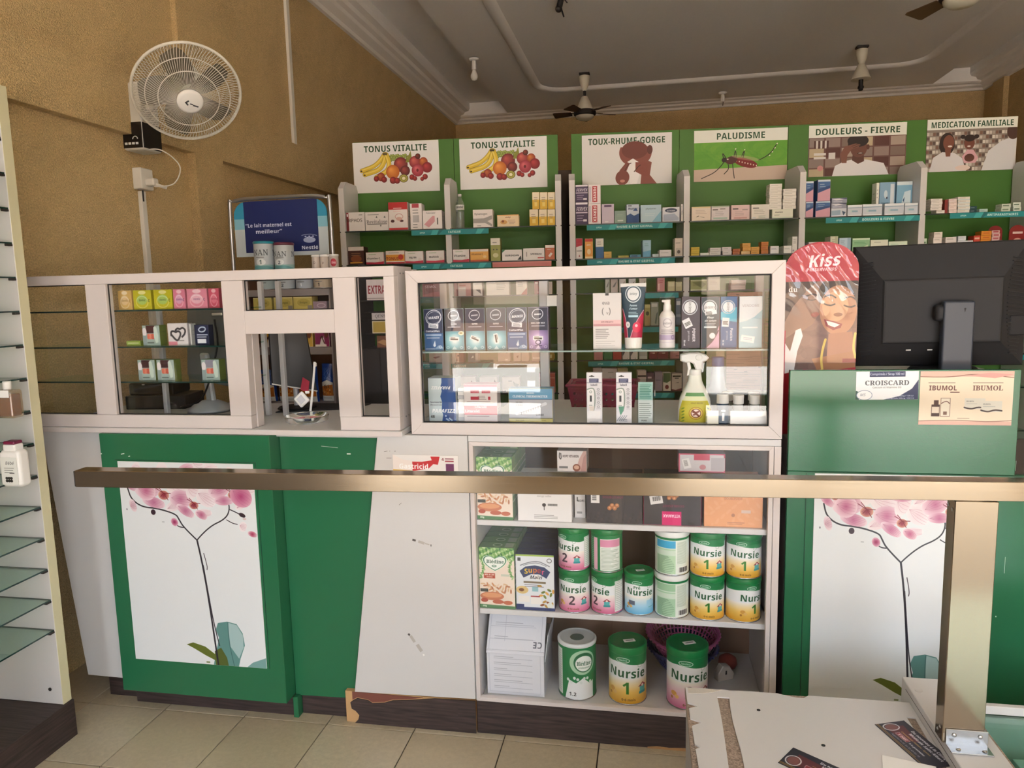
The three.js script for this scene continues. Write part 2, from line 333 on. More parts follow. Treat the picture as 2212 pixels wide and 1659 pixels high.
// service counter, left wing
{
  const t = thing('service_counter', 'white and green service counter with leaning side panels and dark kickboards', 'counter', [-1.35, 0, -2.4]);
  board(t, 'carcass', -2.03, -0.575, 0.1, 1.03, -2.75, -2.31, M.white);
  sheet(t, 'side_panel', [[-2.165, 1.034], [-1.89, 1.034], [-1.89, 0.096], [-2.072, 0.098]], -2.263, 0.04, M.white, 0.002);
  board(t, 'kickboard', -2.02, -1.88, 0, 0.095, -2.33, -2.305, M.kick);
  // projecting green block
  board(t, 'front_panel', -1.888, -1.243, 0.078, 1.034, -2.30, -2.218, M.green, 0.002);
  board(t, 'kickboard', -1.883, -1.243, 0, 0.077, -2.3, -2.276, M.kick);
  board(t, 'post', -1.243, -1.224, 0, 0.078, -2.30, -2.262, M.green);
  // recessed green panel
  sheet(t, 'recessed_panel', [[-1.242, 1.022], [-0.8805, 1.022], [-1.0215, 0.078], [-1.242, 0.073]], -2.285, 0.025, M.green);
  board(t, 'kickboard', -1.224, -1.046, 0, 0.073, -2.32, -2.294, M.kick);
  sheet(t, 'cover_panel', [[-0.879, 1.034], [-0.5735, 1.034], [-0.5735, 0.125], [-1.008, 0.116]], -2.263, 0.04, M.white, 0.0015);
  board(t, 'top_rail', -1.243, -0.874, 1.022, 1.034, -2.30, -2.266, M.white);
  board(t, 'kick_core', -1.045, -0.575, 0, 0.116, -2.31, -2.267, M.rawWood);
  sheet(t, 'kickboard', [[-1.04, 0.0], [-1.012, 0.0], [-1.0, 0.012], [-0.995, 0.03], [-1.008, 0.045], [-1.022, 0.052], [-1.026, 0.075], [-1.018, 0.082], [-1.0, 0.093], [-0.96, 0.088], [-0.945, 0.079], [-0.9, 0.084], [-0.87, 0.095], [-0.8, 0.103], [-0.72, 0.115], [-0.5745, 0.118], [-0.5745, 0], [-0.9, 0]].filter((p, i) => i !== 0), -2.263, 0.004, M.kick, 0.0005);
  const peeled = std(0x7d4b40, 0.9, { bumpMap: rep(grain, 6), bumpScale: 0.001 });
  sheet(t, 'peeled_strip', [[-1.018, 0.1158], [-1.018, 0.085], [-1.0, 0.096], [-0.96, 0.091], [-0.945, 0.082], [-0.9, 0.087], [-0.87, 0.098], [-0.8, 0.106], [-0.76, 0.114]], -2.2645, 0.0025, peeled, 0.0003).userData.label = 'bare reddish fibre where the laminate has peeled';
  // scuffs and stuck scraps of tape
  const tape = std(0xb9b3ad, 0.7), scuff = std(0xd9e8de, 0.6), ink = std(0x55504e, 0.8);
  const scrap = (x, y, w, h, a, m, z, n = 'tape_scrap') => part(n, cbox(w, h, 0.0006, 0.0002), m, t, [x + 1.35, y, z + 2.4], [0, 0, a]);
  scrap(-0.742, 0.67, 0.022, 0.009, -0.3, tape, -2.2628); scrap(-0.767, 0.677, 0.012, 0.007, -0.3, ink, -2.2628); scrap(-0.722, 0.665, 0.016, 0.004, -0.25, tape, -2.2628); scrap(-0.709, 0.661, 0.003, 0.007, 0, ink, -2.2628);
  scrap(-0.787, 0.327, 0.026, 0.01, -1.0, tape, -2.2628); scrap(-0.764, 0.296, 0.028, 0.012, -1.0, tape, -2.2628); scrap(-0.799, 0.342, 0.008, 0.007, -0.9, ink, -2.2628); scrap(-0.75, 0.272, 0.006, 0.006, -1.0, paper0(), -2.2628);
  function paper0() { return M.paper; }
  for (const [x, y, w, a] of [[-0.852, 0.978, 0.012, 0.2], [-0.838, 0.979, 0.003, 0], [-0.82, 0.979, 0.006, 0.1], [-0.842, 0.956, 0.018, 0.02], [-0.81, 0.8, 0.012, 0.7], [-0.858, 0.857, 0.006, 0.1]]) scrap(x, y, w, 0.0012, a, ink, -2.2628, 'scuff');
  for (const [x, y, w, h, a] of [[-1.80, 0.963, 0.014, 0.003, 0.2], [-1.775, 0.955, 0.007, 0.003, 0.2], [-1.885, 0.962, 0.006, 0.004, 0.1]]) scrap(x, y, w, h, a, scuff, -2.2178, 'scuff');
  scrap(-0.992, 0.962, 0.014, 0.004, 0, scuff, -2.2848, 'scuff');
  scrap(-1.06, 0.985, 0.06, 0.0012, -0.08, scuff, -2.2848, 'scuff');
  const wt = thing('worktop', 'white worktop board under the glazed kiosk screen', 'worktop', [-1.47, 1.034, -2.5]);
  board(wt, 'top_board', -2.17, -0.782, 1.0345, 1.052, -2.8, -2.23, M.white);
  part('edge_strip', cbox(1.386, 0.016, 0.001, 0.0003), M.whiteAlu, wt, [-0.006, 0.0088, 0.2706]);
}
// glazed kiosk screen on the worktop
const shelfY = [1.457, 1.330, 1.206];
{
  const t = thing('kiosk_screen', 'white framed glazed kiosk screen with a serving hatch and glass shelves', 'kiosk', [-1.5, 1.052, -2.3]);
  const zf = -2.24, zb = -2.275, m = M.whiteAlu;
  board(t, 'top_rail', -2.2, -0.79, 1.5505, 1.583, zb, zf, m, 0.001);
  board(t, 'bottom_rail', -2.2, -1.3145, 1.0525, 1.097, zb, zf, m, 0.001);
  board(t, 'bottom_rail', -0.9955, -0.79, 1.0525, 1.097, zb, zf, m, 0.001);
  board(t, 'transom', -1.3135, -0.998, 1.3735, 1.4495, zb, zf, m, 0.001);
  board(t, 'mullion', -1.905, -1.826, 1.0975, 1.55, zb, zf, m, 0.001);
  board(t, 'mullion', -1.391, -1.314, 1.0975, 1.55, zb, zf, m, 0.001);
  board(t, 'mullion', -0.9975, -0.9215, 1.0975, 1.55, zb, zf, m, 0.001);
  board(t, 'mullion', -0.8255, -0.79, 1.0975, 1.55, zb, zf, m, 0.001);
  for (const [a, b, c, d] of [[-2.2, -1.905, 1.097, 1.55], [-1.826, -1.391, 1.097, 1.55], [-1.314, -0.998, 1.4495, 1.55], [-0.9215, -0.8255, 1.097, 1.55]]) {
    part('pane', new THREE.PlaneGeometry(b - a, d - c), M.glass, t, [(a + b) / 2 + 1.5, (c + d) / 2 - 1.052, -2.262 + 2.3]);
    const gk = std(0x1c1a19, 0.6), w = b - a, h = d - c, q = (ww, hh, x, y) => at(cbox(ww, hh, 0.004, 0.0005), x, y, 0);
    part('gasket', join([q(w, 0.003, 0, h / 2 - 0.0015), q(w, 0.003, 0, -h / 2 + 0.0015), q(0.003, h, w / 2 - 0.0015, 0), q(0.003, h, -w / 2 + 0.0015, 0)]), gk, t, [(a + b) / 2 + 1.5, (c + d) / 2 - 1.052, -2.254 + 2.3]);
  }
  // returns: grey uprights carrying the shelves, right end profile
  board(t, 'side_profile', -0.798, -0.79, 1.0525, 1.583, -2.42, -2.2755, m);
  board(t, 'side_profile', -0.797, -0.783, 1.0525, 1.575, -2.46, -2.425, m);
  for (const x of [-1.824, -1.4, -1.33]) board(t, 'shelf_upright', x - 0.008, x + 0.008, 1.0525, 1.55, -2.52, -2.50, M.greyAlu);
  board(t, 'hatch_jamb', -1.329, -1.312, 1.0525, 1.373, -2.32, -2.276, M.whiteAlu);
  for (const y of shelfY) {
    const s = board(t, 'glass_shelf', -2.2, -1.395, y - 0.0025, y + 0.0025, -2.50, -2.285, M.shelfGlass, 0.0004);
    part('shelf_edge', cbox(0.803, 0.0052, 0.0015, 0.0003), M.glassEdge, s, [0, 0, 0.1078]);
  }
  for (let k = 0; k < 2; k++) for (const y of [1.09, 1.56]) part('screw', cyl(0.0025, 0.003, 0.002, 10), M.steel, t, [-0.789 + 1.5, y - 1.052, -2.30 + 2.3 - k * 0.03], [0, 0, Math.PI / 2]);
}
// upper showcase
{
  const t = thing('upper_showcase', 'white framed glass showcase standing on the counter, filled with cartons and bottles', 'showcase', [-0.182, 1.036, -2.45]);
  const p = t.position, x0 = -0.76, x1 = 0.3955, y0 = 1.036, y1 = 1.566, zf = -2.263, zb = -2.66, b = 0.036;
  const fr = new THREE.Group(); fr.name = 'front_frame'; fr.position.set(-p.x, -p.y, zf - p.z); t.add(fr);
  mitred(x0, x1, y0 + 0.0005, y1, 0.0385, 0.03, M.whiteAlu, fr, 'frame_bar');
  part('pane', new THREE.PlaneGeometry(x1 - x0 - 0.08, y1 - y0 - 0.08), M.glass, t, [0.0, 0.265, zf - 0.02 - p.z]);
  { const w = x1 - x0 - 0.077, h = y1 - y0 - 0.077, q = (ww, hh, x, y) => at(cbox(ww, hh, 0.004, 0.0005), x, y, 0);
    part('gasket', join([q(w, 0.004, 0, h / 2 - 0.002), q(w, 0.005, 0, -h / 2 + 0.002), q(0.004, h, w / 2 - 0.002, 0), q(0.004, h, -w / 2 + 0.002, 0)]), std(0x1c1a19, 0.6), t, [0, 0.265, zf - 0.011 - p.z]); }
  board(t, 'base_board', x0 + 0.004, x1 - 0.004, y0 + 0.0008, y0 + 0.03, zb, zf - 0.031, M.white);
  part('side_glass', new THREE.PlaneGeometry(0.36, 0.47), M.glass, t, [x0 + 0.008 - p.x, 0.27, -2.475 - p.z], [0, Math.PI / 2, 0]);
  part('side_glass', new THREE.PlaneGeometry(0.36, 0.47), M.glass, t, [x1 - 0.008 - p.x, 0.27, -2.475 - p.z], [0, Math.PI / 2, 0]);
  part('top_glass', new THREE.PlaneGeometry(x1 - x0 - 0.02, 0.36), M.glass, t, [0, y1 - 0.004 - p.y, -2.475 - p.z], [-Math.PI / 2, 0, 0]);
  for (const x of [x0 + 0.02, x1 - 0.02]) board(t, 'corner_post', x - 0.014, x + 0.014, y0 + 0.031, y1, zb, zb + 0.028, M.whiteAlu);
  board(t, 'back_rail', x0 + 0.035, x1 - 0.035, y1 - 0.03, y1, zb, zb + 0.028, M.whiteAlu);
  board(t, 'back_mullion', -0.385, -0.352, y0 + 0.031, y1 - 0.031, zb, zb + 0.028, M.greyAlu);
  part('sliding_pane', new THREE.PlaneGeometry(0.36, 0.46), M.glass, t, [-0.57 - p.x, 0.265, zb + 0.016 - p.z]);
  part('sliding_pane', new THREE.PlaneGeometry(0.70, 0.46), M.glass, t, [0.0 - p.x, 0.265, zb + 0.01 - p.z]);
  const s = board(t, 'glass_shelf', x0 + 0.03, x1 - 0.012, 1.299, 1.304, -2.60, -2.305, M.shelfGlass, 0.0004);
  part('shelf_edge', cbox(1.11, 0.0052, 0.0012, 0.0003), std(0x8fa6a2, 0.2), s, [0, 0, 0.148]);
  for (const x of [-0.4, -0.34]) board(t, 'shelf_bracket', x - 0.025, x + 0.025, 1.2925, 1.2985, -2.64, -2.60, M.plastic);
  // shelf strip and small signs
  board(t, 'price_holder', -0.354, -0.318, 1.437, 1.475, -2.616, -2.614, M.paper, 0.0004);
}
// lower showcase
{
  const t = thing('lower_showcase', 'low white showcase with three stocked shelves behind an aluminium framed glass front', 'showcase', [-0.09, 0, -2.5]);
  const p = t.position, x0 = -0.5715, x1 = 0.394, zf = -2.263, zb = -2.72;
  board(t, 'top_board', x0, x1, 1.0145, 1.0345, zb, zf, M.white);
  board(t, 'side_board', x0, x0 + 0.016, 0.121, 1.0142, zb, zf - 0.003, M.white);
  board(t, 'side_board', x1 - 0.02, x1, 0.121, 1.0142, zb, zf - 0.001, M.white);
  board(t, 'back_board', x0 + 0.016, x1 - 0.02, 0.121, 1.0142, zb, zb + 0.012, std(0x8a6a58, 0.8));
  board(t, 'base_board', x0 + 0.0165, x1 - 0.0205, 0.109, 0.126, zb + 0.012, zf - 0.0205, M.white);
  const fr = new THREE.Group(); fr.name = 'front_frame'; fr.position.set(-p.x, 0, zf + 0.0015 - p.z); t.add(fr);
  mitred(x0 + 0.003, x1 - 0.021, 0.122, 1.0142, 0.0135, 0.02, M.whiteAlu, fr, 'frame_bar', 0.0008);
  board(t, 'side_trim', x1 - 0.0195, x1, 0.121, 1.0142, zf - 0.0, zf + 0.002, M.whiteAlu, 0.0005);
  for (const [y, d] of [[0.7385, 0.40], [0.4315, 0.40]]) board(t, 'shelf', x0 + 0.0165, x1 - 0.0205, y - 0.009, y + 0.009, zf - d, zf - 0.0215, M.white);
  for (const [a, b, z] of [[x0 + 0.016, -0.08, -0.012], [-0.11, x1 - 0.034, -0.018]]) part('sliding_pane', new THREE.PlaneGeometry(b - a, 0.85), M.glass, t, [(a + b) / 2 - p.x, 0.576, zf + z - p.z]);
  board(t, 'kickboard', x0 + 0.001, x1, 0, 0.1205, zf - 0.03, zf - 0.006, M.kick);
  const chipd = std(0xb58c60, 0.9);
  sheet(t, 'bare_edge', [[0.0, 0.004], [0.03, 0.009], [0.07, 0.007], [0.12, 0.011], [0.17, 0.007], [0.2, 0.009], [0.2, 0], [0, 0]], zf - 0.0045, 0.0015, chipd, 0.0002);
}
// green till counter on the right
{
  const t = thing('till_counter', 'tall glossy green till counter carrying the computer monitor', 'counter', [0.75, 0, -2.5]);
  board(t, 'upper_panel', 0.42, 1.046, 0.931, 1.2395, -2.32, -2.3, M.green, 0.0015);
  board(t, 'lower_panel', 0.42, 1.5, 0.0, 0.9305, -2.32, -2.3, M.green, 0.0015);
  board(t, 'carcass', 0.424, 1.5, 0.0, 0.93, -2.85, -2.321, std(0x6a625e, 0.7));
  board(t, 'inner_ledge', 0.424, 0.655, 0.9305, 1.0215, -2.62, -2.321, std(0x6a625e, 0.7));
  board(t, 'top_board', 0.66, 1.04, 1.2, 1.2175, -2.62, -2.321, M.white);
  board(t, 'upstand_side', 1.02, 1.036, 0.9305, 1.199, -2.6, -2.321, std(0x6a625e, 0.7));
  const sc = std(0xbfe3cf, 0.6);
  for (const [x, y, w, h] of [[1.035, 0.66, 0.0012, 0.05], [1.02, 0.5, 0.003, 0.004], [0.99, 0.3, 0.003, 0.002], [1.047, 0.96, 0.001, 0.03]]) part('scuff', cbox(w, h, 0.0006, 0.0002), sc, t, [x - 0.75, y, -2.2998 + 2.5]);
}
// bronze queue rail on a post, and the worn white bench it stands on
{
  const t = thing('queue_rail', 'square bronze aluminium rail crossing the counters on a flat post', 'railing', [0.68, 0.486, -1.665]);
  const rail = new THREE.Group(); rail.name = 'rail'; rail.rotation.y = 0.0436; rail.position.set(0, 0, 0); t.add(rail);
  part('tube', cbox(2.6, 0.0415, 0.042, 0.0012), M.bronze, rail, [-0.785, 0.5715, 0.0]);
  part('end_cap', cbox(0.003, 0.0395, 0.04, 0.001), M.blackSoft, rail, [-2.0866, 0.5715, 0]);
  const post = part('post', cbox(0.084, 0.5485, 0.042, 0.0015), M.bronze, t, [0.0, 0.2755, 0.0]);
  const b = part('angle_bracket', join([at(cbox(0.084, 0.036, 0.003, 0.0006), 0.006, 0.0185, 0.0235), at(cbox(0.084, 0.003, 0.034, 0.0006), 0.006, 0.0017, 0.041)]), M.steel, t);
  for (const [x, y, z, r] of [[-0.02, 0.024, 0.026, 1], [0.032, 0.024, 0.026, 1], [-0.018, 0.004, 0.044, 0], [0.034, 0.004, 0.044, 0]]) part('screw', lathe([[0, 0.0022], [0.002, 0.0022], [0.0042, 0.0012], [0.0048, 0]], 14), M.steel, b, [x, y - 0.0, z], [r ? Math.PI / 2 : 0, 0, 0]);
  for (const [y, z] of [[0.03, 0.006], [0.018, -0.006], [0.528, 0.008], [0.533, -0.012]]) part('rivet', lathe([[0, 0.0018], [0.003, 0.0014], [0.0045, 0]], 12), M.steel, t, [-0.0421, y, z], [0, 0, Math.PI / 2]);
}
{
  const t = thing('display_bench', 'worn white bench with chipped edges and a bare chipboard strip', 'bench', [0.4, 0, -1.3]);
  // top board outline seen from above, with broken-out notches along the left and back edges (x, z)
  const out = [[0.098, -1.863], [0.2, -1.865], [0.21, -1.861], [0.24, -1.866], [0.33, -1.866], [0.352, -1.858], [0.375, -1.852], [0.392, -1.853], [0.405, -1.866], [0.645, -1.868], [0.645, -0.6], [0.11, -0.6],
    [0.111, -1.52], [0.108, -1.60], [0.118, -1.607], [0.107, -1.618], [0.105, -1.69], [0.128, -1.707], [0.103, -1.72], [0.102, -1.765], [0.124, -1.777], [0.1, -1.79]];
  const sh = new THREE.Shape(out.map(([x, z]) => new THREE.Vector2(x - 0.4, -(z + 1.3))));
  const hole = (x0, x1, z0, z1) => { const n = 10, p = []; for (let i = 0; i <= n; i++) p.push([x0 + 0.0015 * Math.sin(i * 7), z0 + (z1 - z0) * i / n]); for (let i = n; i >= 0; i--) p.push([x1 + 0.003 * Math.sin(i * 5.3), z0 + (z1 - z0) * i / n]); sh.holes.push(new THREE.Path(p.map(([x, z]) => new THREE.Vector2(x - 0.4, -(z + 1.3))))); };
  hole(0.176, 0.206, -1.828, -1.3); hole(0.617, 0.637, -1.80, -1.2);
  const g = new THREE.ExtrudeGeometry(sh, { depth: 0.003, bevelEnabled: false }); g.rotateX(-Math.PI / 2);
  part('top_laminate', g, M.white, t, [0, 0.447, 0]);
  board(t, 'top_core', 0.097, 0.645, 0.427, 0.447, -1.868, -0.6, M.chip);
  board(t, 'side_board', 0.1, 0.118, 0, 0.4265, -1.863, -0.6, std(0xa9a5a0, 0.6));
  board(t, 'back_board', 0.1185, 0.645, 0, 0.4265, -1.863, -1.845, M.white);
  for (const [x, z] of [[0.271, -1.78], [0.395, -1.655], [0.276, -1.2]]) part('screw_hole', cyl(0.0045, 0.0045, 0.0012, 16), M.black, t, [x - 0.4, 0.4503, z + 1.3]);
  sheetTop('bare_corner', [[0.104, -1.86], [0.19, -1.861], [0.165, -1.846], [0.13, -1.836], [0.104, -1.834]]);
  function sheetTop(n, pts) { const s = new THREE.Shape(pts.map(([x, z]) => new THREE.Vector2(x - 0.4, -(z + 1.3)))); const q = new THREE.ExtrudeGeometry(s, { depth: 0.0006, bevelEnabled: false }); q.rotateX(-Math.PI / 2); part(n, q, std(0xcfc7bd, 0.95, { bumpMap: rep(grain, 6), bumpScale: 0.0015 }), t, [0, 0.45, 0]); }
  const u = thing('partition_ledge', 'narrow white ledge carrying the bronze post beside the bench', 'ledge', [0.7, 0, -1.3]);
  board(u, 'body', 0.646, 0.752, 0, 0.485, -1.93, -0.6, M.white);
  board(u, 'edge_band', 0.752, 0.756, 0.03, 0.484, -1.93, -0.6, M.chip, 0.0005);
  part('groove', cbox(0.0006, 0.0015, 1.2, 0.0002), M.dark, u, [-0.0541, 0.467, 0.0]);
  part('screw_cap', lathe([[0, 0.0025], [0.008, 0.0022], [0.0095, 0]], 20), M.white, u, [-0.036, 0.4852, -0.566]);
}

// ---------------------------------------------------------------- back shelving: green backed gondolas turned 6 degrees to the counter
const SH = { o: V(-0.4679, 0, -4.1659), a: Math.PI / 30 };
const su = V(Math.cos(SH.a), 0, -Math.sin(SH.a)), sn = V(Math.sin(SH.a), 0, Math.cos(SH.a));
const onShelf = (s, y, back = 0) => SH.o.clone().addScaledVector(su, s).addScaledVector(sn, -back).setY(y);
const LEVELS = [1.851, 1.661, 1.468, 1.278, 1.088, 0.903, 0.66, 0.42];
function gondola(s0, s1, posts, label) {
  const c = (s0 + s1) / 2, t = thing('shelving_unit', label, 'shelving', onShelf(c, 0).toArray(), SH.a, 'green backed shelving units');
  const b = (n, a0, a1, y0, y1, f, k, m, bev = 0.001) => K(a0 - c, a1 - c, y0, y1, -k, -f, m, n, t, bev);
  for (let i = 0; i + 1 < posts.length; i++) {
    b('back_panel', posts[i] + 0.001, posts[i + 1] - 0.001, 0.1, 2.4, 0.30, 0.312, M.greenShelf);
    for (const y of LEVELS) {
      const g = b('shelf', posts[i] + 0.018, posts[i + 1] - 0.018, y - 0.006, y, 0.008, 0.296, M.shelfGlass, 0.0005);
      part('shelf_edge', cbox(posts[i + 1] - posts[i] - 0.036, 0.007, 0.0025, 0.0004), std(0x20302a, 0.3), g, [0, 0, 0.1455]);
    }
    b('base', posts[i] + 0.018, posts[i + 1] - 0.018, 0, 0.1, 0.02, 0.3, M.white);
  }
  const prof = [[0, 0.0], [0, 2.092], [-0.06, 2.135], [-0.26, 2.14], [-0.29, 2.11], [-0.29, 0]];
  for (const s of posts) {
    const g = prism(prof, 0.033, 0.001); g.rotateY(-Math.PI / 2); // x of the outline becomes depth
    const u = part('upright', g, M.white, t, [s - c + 0.0165 - 0.033, 0, 0]);
    const holes = []; for (const y of LEVELS.slice(0, 6)) for (const q of [0.07]) holes.push(at(cbox(0.006, 0.006, 0.012, 0.0008), 0.0022, y - 0.004, -0.004), at(cbox(0.006, 0.006, 0.012, 0.0008), 0.0308, y - 0.004, -0.004));
    part('shelf_pins', join(holes), M.dark, u);
  }
}
gondola(-1.272, -0.005, [-1.255, -0.645, -0.022], 'green backed shelving unit with two bays under the fruit posters');
gondola(0.038, 2.58, [0.055, 0.684, 1.304, 1.933, 2.562], 'green backed shelving unit with bays under the people and mosquito posters');
{ // dark filler board seen in the gap between the units
  const t = thing('filler_board', 'dark brown board filling the gap between the two shelving units', 'board', onShelf(0.0165, 0, 0.33).toArray(), SH.a);
  part('board', cbox(0.12, 2.2, 0.016, 0.001), std(0x4a3d36, 0.8), t, [0, 1.1, -0.02]);
}
// teal and pink strips clipped to the shelf edges
function strip(s0, s1, y, name, label, str, spec) {
  const h = 0.029, w = s1 - s0, t = thing('shelf_strip', label, 'sign', onShelf((s0 + s1) / 2, y - 0.001, -0.0105).toArray(), SH.a);
  const uv = farSheet.add(w, h, (c, W, H) => {
    fill(c, spec || '#1c8f93', -1, -1, W + 2, H + 2);
    if (!spec) { poly(c, '#3fb0b2', [[0.28, 0], [0.36, 0], [0.33, 1], [0.25, 1]], W, H); poly(c, '#127377', [[0.36, 0], [0.42, 0], [0.35, 1], [0.33, 1]], W, H); poly(c, '#43b5b5', [[0.86, 0], [0.95, 0], [0.9, 1], [0.83, 1]], W, H); text(c, 'UPSA', W * 0.14, H * 0.55, H * 0.42, '#c9ecea', 'bi'); }
    else fill(c, '#d98a82', 0, 0, W, H * 0.25);
    if (str) text(c, str, W * 0.56, H * 0.5, H * 0.6, '#d3efec', 'b');
  });
  part('label', at(boxFaces(w, h, 0.002, 0.0003, (ax, s) => uv), 0, -h / 2, 0.001), farSheet.mat, t);
  part('clip', cbox(w * 0.98, 0.004, 0.007, 0.0005), M.teal, t, [0, -0.003, -0.0034]);
}
strip(-0.855, -0.415, 1.845, '', 'teal shelf strip lettered for fatigue, on the top shelf under the fruit posters', 'FATIGUE');
strip(-0.855, -0.405, 1.655, '', 'teal shelf strip lettered for fatigue, on the second shelf below the fruit posters', 'FATIGUE');
strip(-0.398, -0.065, 1.655, '', 'plain pink shelf strip on the second shelf under the right fruit poster', '', '#cf7d77');
strip(0.135, 0.605, 1.845, '', 'teal shelf strip for colds, on the top shelf under the sneezing poster', 'RHUME & ETAT GRIPPAL');
strip(0.135, 0.62, 1.655, '', 'teal shelf strip for colds, on the second shelf under the sneezing poster', 'RHUME & ETAT GRIPPAL');
strip(1.425, 1.915, 1.845, '', 'teal shelf strip for pain and fever, under the headache poster', 'DOULEURS & FIEVRE');
strip(2.07, 2.55, 1.85, '', 'teal shelf strip for parasites, under the family poster', 'ANTIPARASITAIRES');
strip(1.32, 1.545, 1.655, '', 'teal shelf strip half hidden behind the red standee', 'DOULEURS');
strip(0.165, 0.64, 1.462, '', 'teal shelf strip on the third shelf behind the glass showcase', '');
strip(0.165, 0.64, 1.272, '', 'teal shelf strip on the fourth shelf behind the glass showcase', '');
strip(0.135, 0.62, 1.083, '', 'teal shelf strip for colds, on the fifth shelf behind the showcase', 'RHUME & ETAT GRIPPAL');
strip(0.165, 0.62, 0.898, '', 'teal shelf strip on the lowest shelf behind the glass showcase', '');
strip(-0.86, -0.40, 1.083, '', 'teal shelf strip for fatigue, on the fifth shelf behind the showcase', 'FATIGUE');
strip(2.36, 2.55, 1.655, '', 'short teal shelf strip at the right edge, above the monitor corner', '');
strip(2.38, 2.55, 1.462, '', 'teal shelf strip on the third shelf right of the monitor', '');
strip(2.34, 2.55, 1.272, '', 'teal shelf strip on the fourth shelf right of the monitor', '');
strip(2.24, 2.55, 1.083, '', 'teal shelf strip on the fifth shelf right of the monitor', 'BRULURES');

// ---------------------------------------------------------------- posters and printed panels
function printed(name, label, category, tex, w, h, pos, turn = 0, t = 0.003, rough = 0.4, group) {
  const m = new THREE.MeshStandardMaterial({ map: tex, roughness: rough });
  const g = boxFaces(w, h, t, Math.min(0.0004, t / 4), (ax, s) => ax === 2 ? [0, 0, 1, 1] : [0.001, 0.001, 0.004, 0.004]);
  return goods(name, g, m, label, category, pos, turn, group);
}
const radial = (c, x, y, r, a, b) => { const g = c.createRadialGradient(x - r * 0.3, y - r * 0.35, r * 0.1, x, y, r); g.addColorStop(0, a); g.addColorStop(1, b); c.fillStyle = g; c.beginPath(); c.arc(x, y, r, 0, 7); c.fill(); };
function heading(c, W, H, s, strip) { if (strip) fill(c, '#e9ece4', 0, 0, W, H * 0.24); text(c, s, W / 2, H * 0.135, H * 0.17, '#1d4a2b', 'b', 0, W * 0.86); }
const fruitTex = canvasTex(720, 400, (c, W, H) => {
  fill(c, '#ebebec', 0, 0, W, H); heading(c, W, H, 'TONUS VITALITE');
  c.translate(0, 18);
  for (let i = 0; i < 26; i++) radial(c, 300 + (i % 9) * 17 + 6 * Math.sin(i), 96 + Math.floor(i / 9) * 15 + 4 * Math.cos(i * 2), 12, '#b9c46a', '#6d7f2e');
  for (const [a, b, cc, d, e, f, w] of [[265, 80, 215, 160, 70, 205, 30], [275, 82, 262, 190, 95, 235, 34], [282, 84, 330, 190, 190, 262, 34]]) { curve(c, '#8a7423', w + 5, [[a, b], [cc, d], [e, f]]); curve(c, '#e4c53a', w, [[a, b], [cc, d], [e, f]]); curve(c, '#f0da6c', w * 0.3, [[a - 6, b + 6], [cc - 8, d], [e, f - 4]]); }
  fill(c, '#4a3a1c', 252, 70, 38, 16); ell(c, 66, 207, 8, 6, '#3a2c16'); ell(c, 92, 240, 8, 6, '#3a2c16');
  radial(c, 400, 165, 58, '#c4564a', '#6e1f24'); radial(c, 468, 120, 26, '#aab24c', '#5f6a22'); poly(c, '#8a8f3a', [[440, 150], [486, 60], [500, 150]]);
  radial(c, 520, 150, 48, '#d86a5e', '#8a2630'); radial(c, 590, 150, 36, '#d9823c', '#9a3c22'); radial(c, 545, 105, 22, '#8a3526', '#4a1a16'); radial(c, 620, 195, 42, '#c43a40', '#7a1420');
  radial(c, 330, 222, 56, '#f2a44a', '#c4661e'); radial(c, 435, 215, 40, '#a8463c', '#5a1a1e'); radial(c, 540, 215, 50, '#dc6a74', '#9a2738'); ell(c, 538, 215, 10, 12, '#6e1624');
  radial(c, 230, 258, 34, '#c96a3a', '#8a2f22'); for (const [x, y, r] of [[190, 272, 22], [255, 280, 24], [330, 288, 28], [365, 292, 24], [490, 268, 22], [515, 280, 18], [600, 268, 22], [575, 285, 16]]) radial(c, x, y, r, '#c43a36', '#6a1119');
  ell(c, 420, 275, 38, 33, '#6a5a2a'); ell(c, 420, 275, 32, 28, '#b9b552'); ell(c, 420, 275, 14, 12, '#efe9c8'); for (let i = 0; i < 14; i++) ell(c, 420 + 20 * Math.cos(i * 0.45), 275 + 17 * Math.sin(i * 0.45), 2, 3, '#2a2210');
});
const sneezeTex = canvasTex(720, 400, (c, W, H) => {
  fill(c, '#e4e3e3', 0, 0, W, H); heading(c, W, H, 'TOUX-RHUME-GORGE');
  ell(c, 430, 150, 130, 110, '#8a4a3e'); fill(c, '#e4e3e3', 280, 40, 330, 64); text(c, 'TOUX-RHUME-GORGE', W / 2, H * 0.135, H * 0.17, '#1d4a2b', 'b', 0, W * 0.86);
  ell(c, 425, 130, 105, 70, '#73382f'); ell(c, 545, 130, 22, 36, '#5e2c26'); poly(c, '#8a4a3e', [[490, 200], [560, 230], [545, 330], [600, 400], [470, 400], [480, 300]]);
  poly(c, '#f2eff0', [[350, 230], [410, 195], [455, 225], [470, 300], [440, 400], [390, 400], [370, 300]]);
  ell(c, 325, 345, 55, 60, '#7d3e34', 0.4); poly(c, '#7d3e34', [[300, 290], [360, 220], [385, 235], [350, 310]]); poly(c, '#8a463b', [[430, 225], [520, 230], [540, 330], [500, 340], [430, 300]]);
  curve(c, '#4a211c', 6, [[345, 290], [372, 240], [395, 232]]); curve(c, '#4a211c', 6, [[420, 300], [450, 262], [470, 250]]); ell(c, 325, 372, 20, 12, '#c98a7c');
});
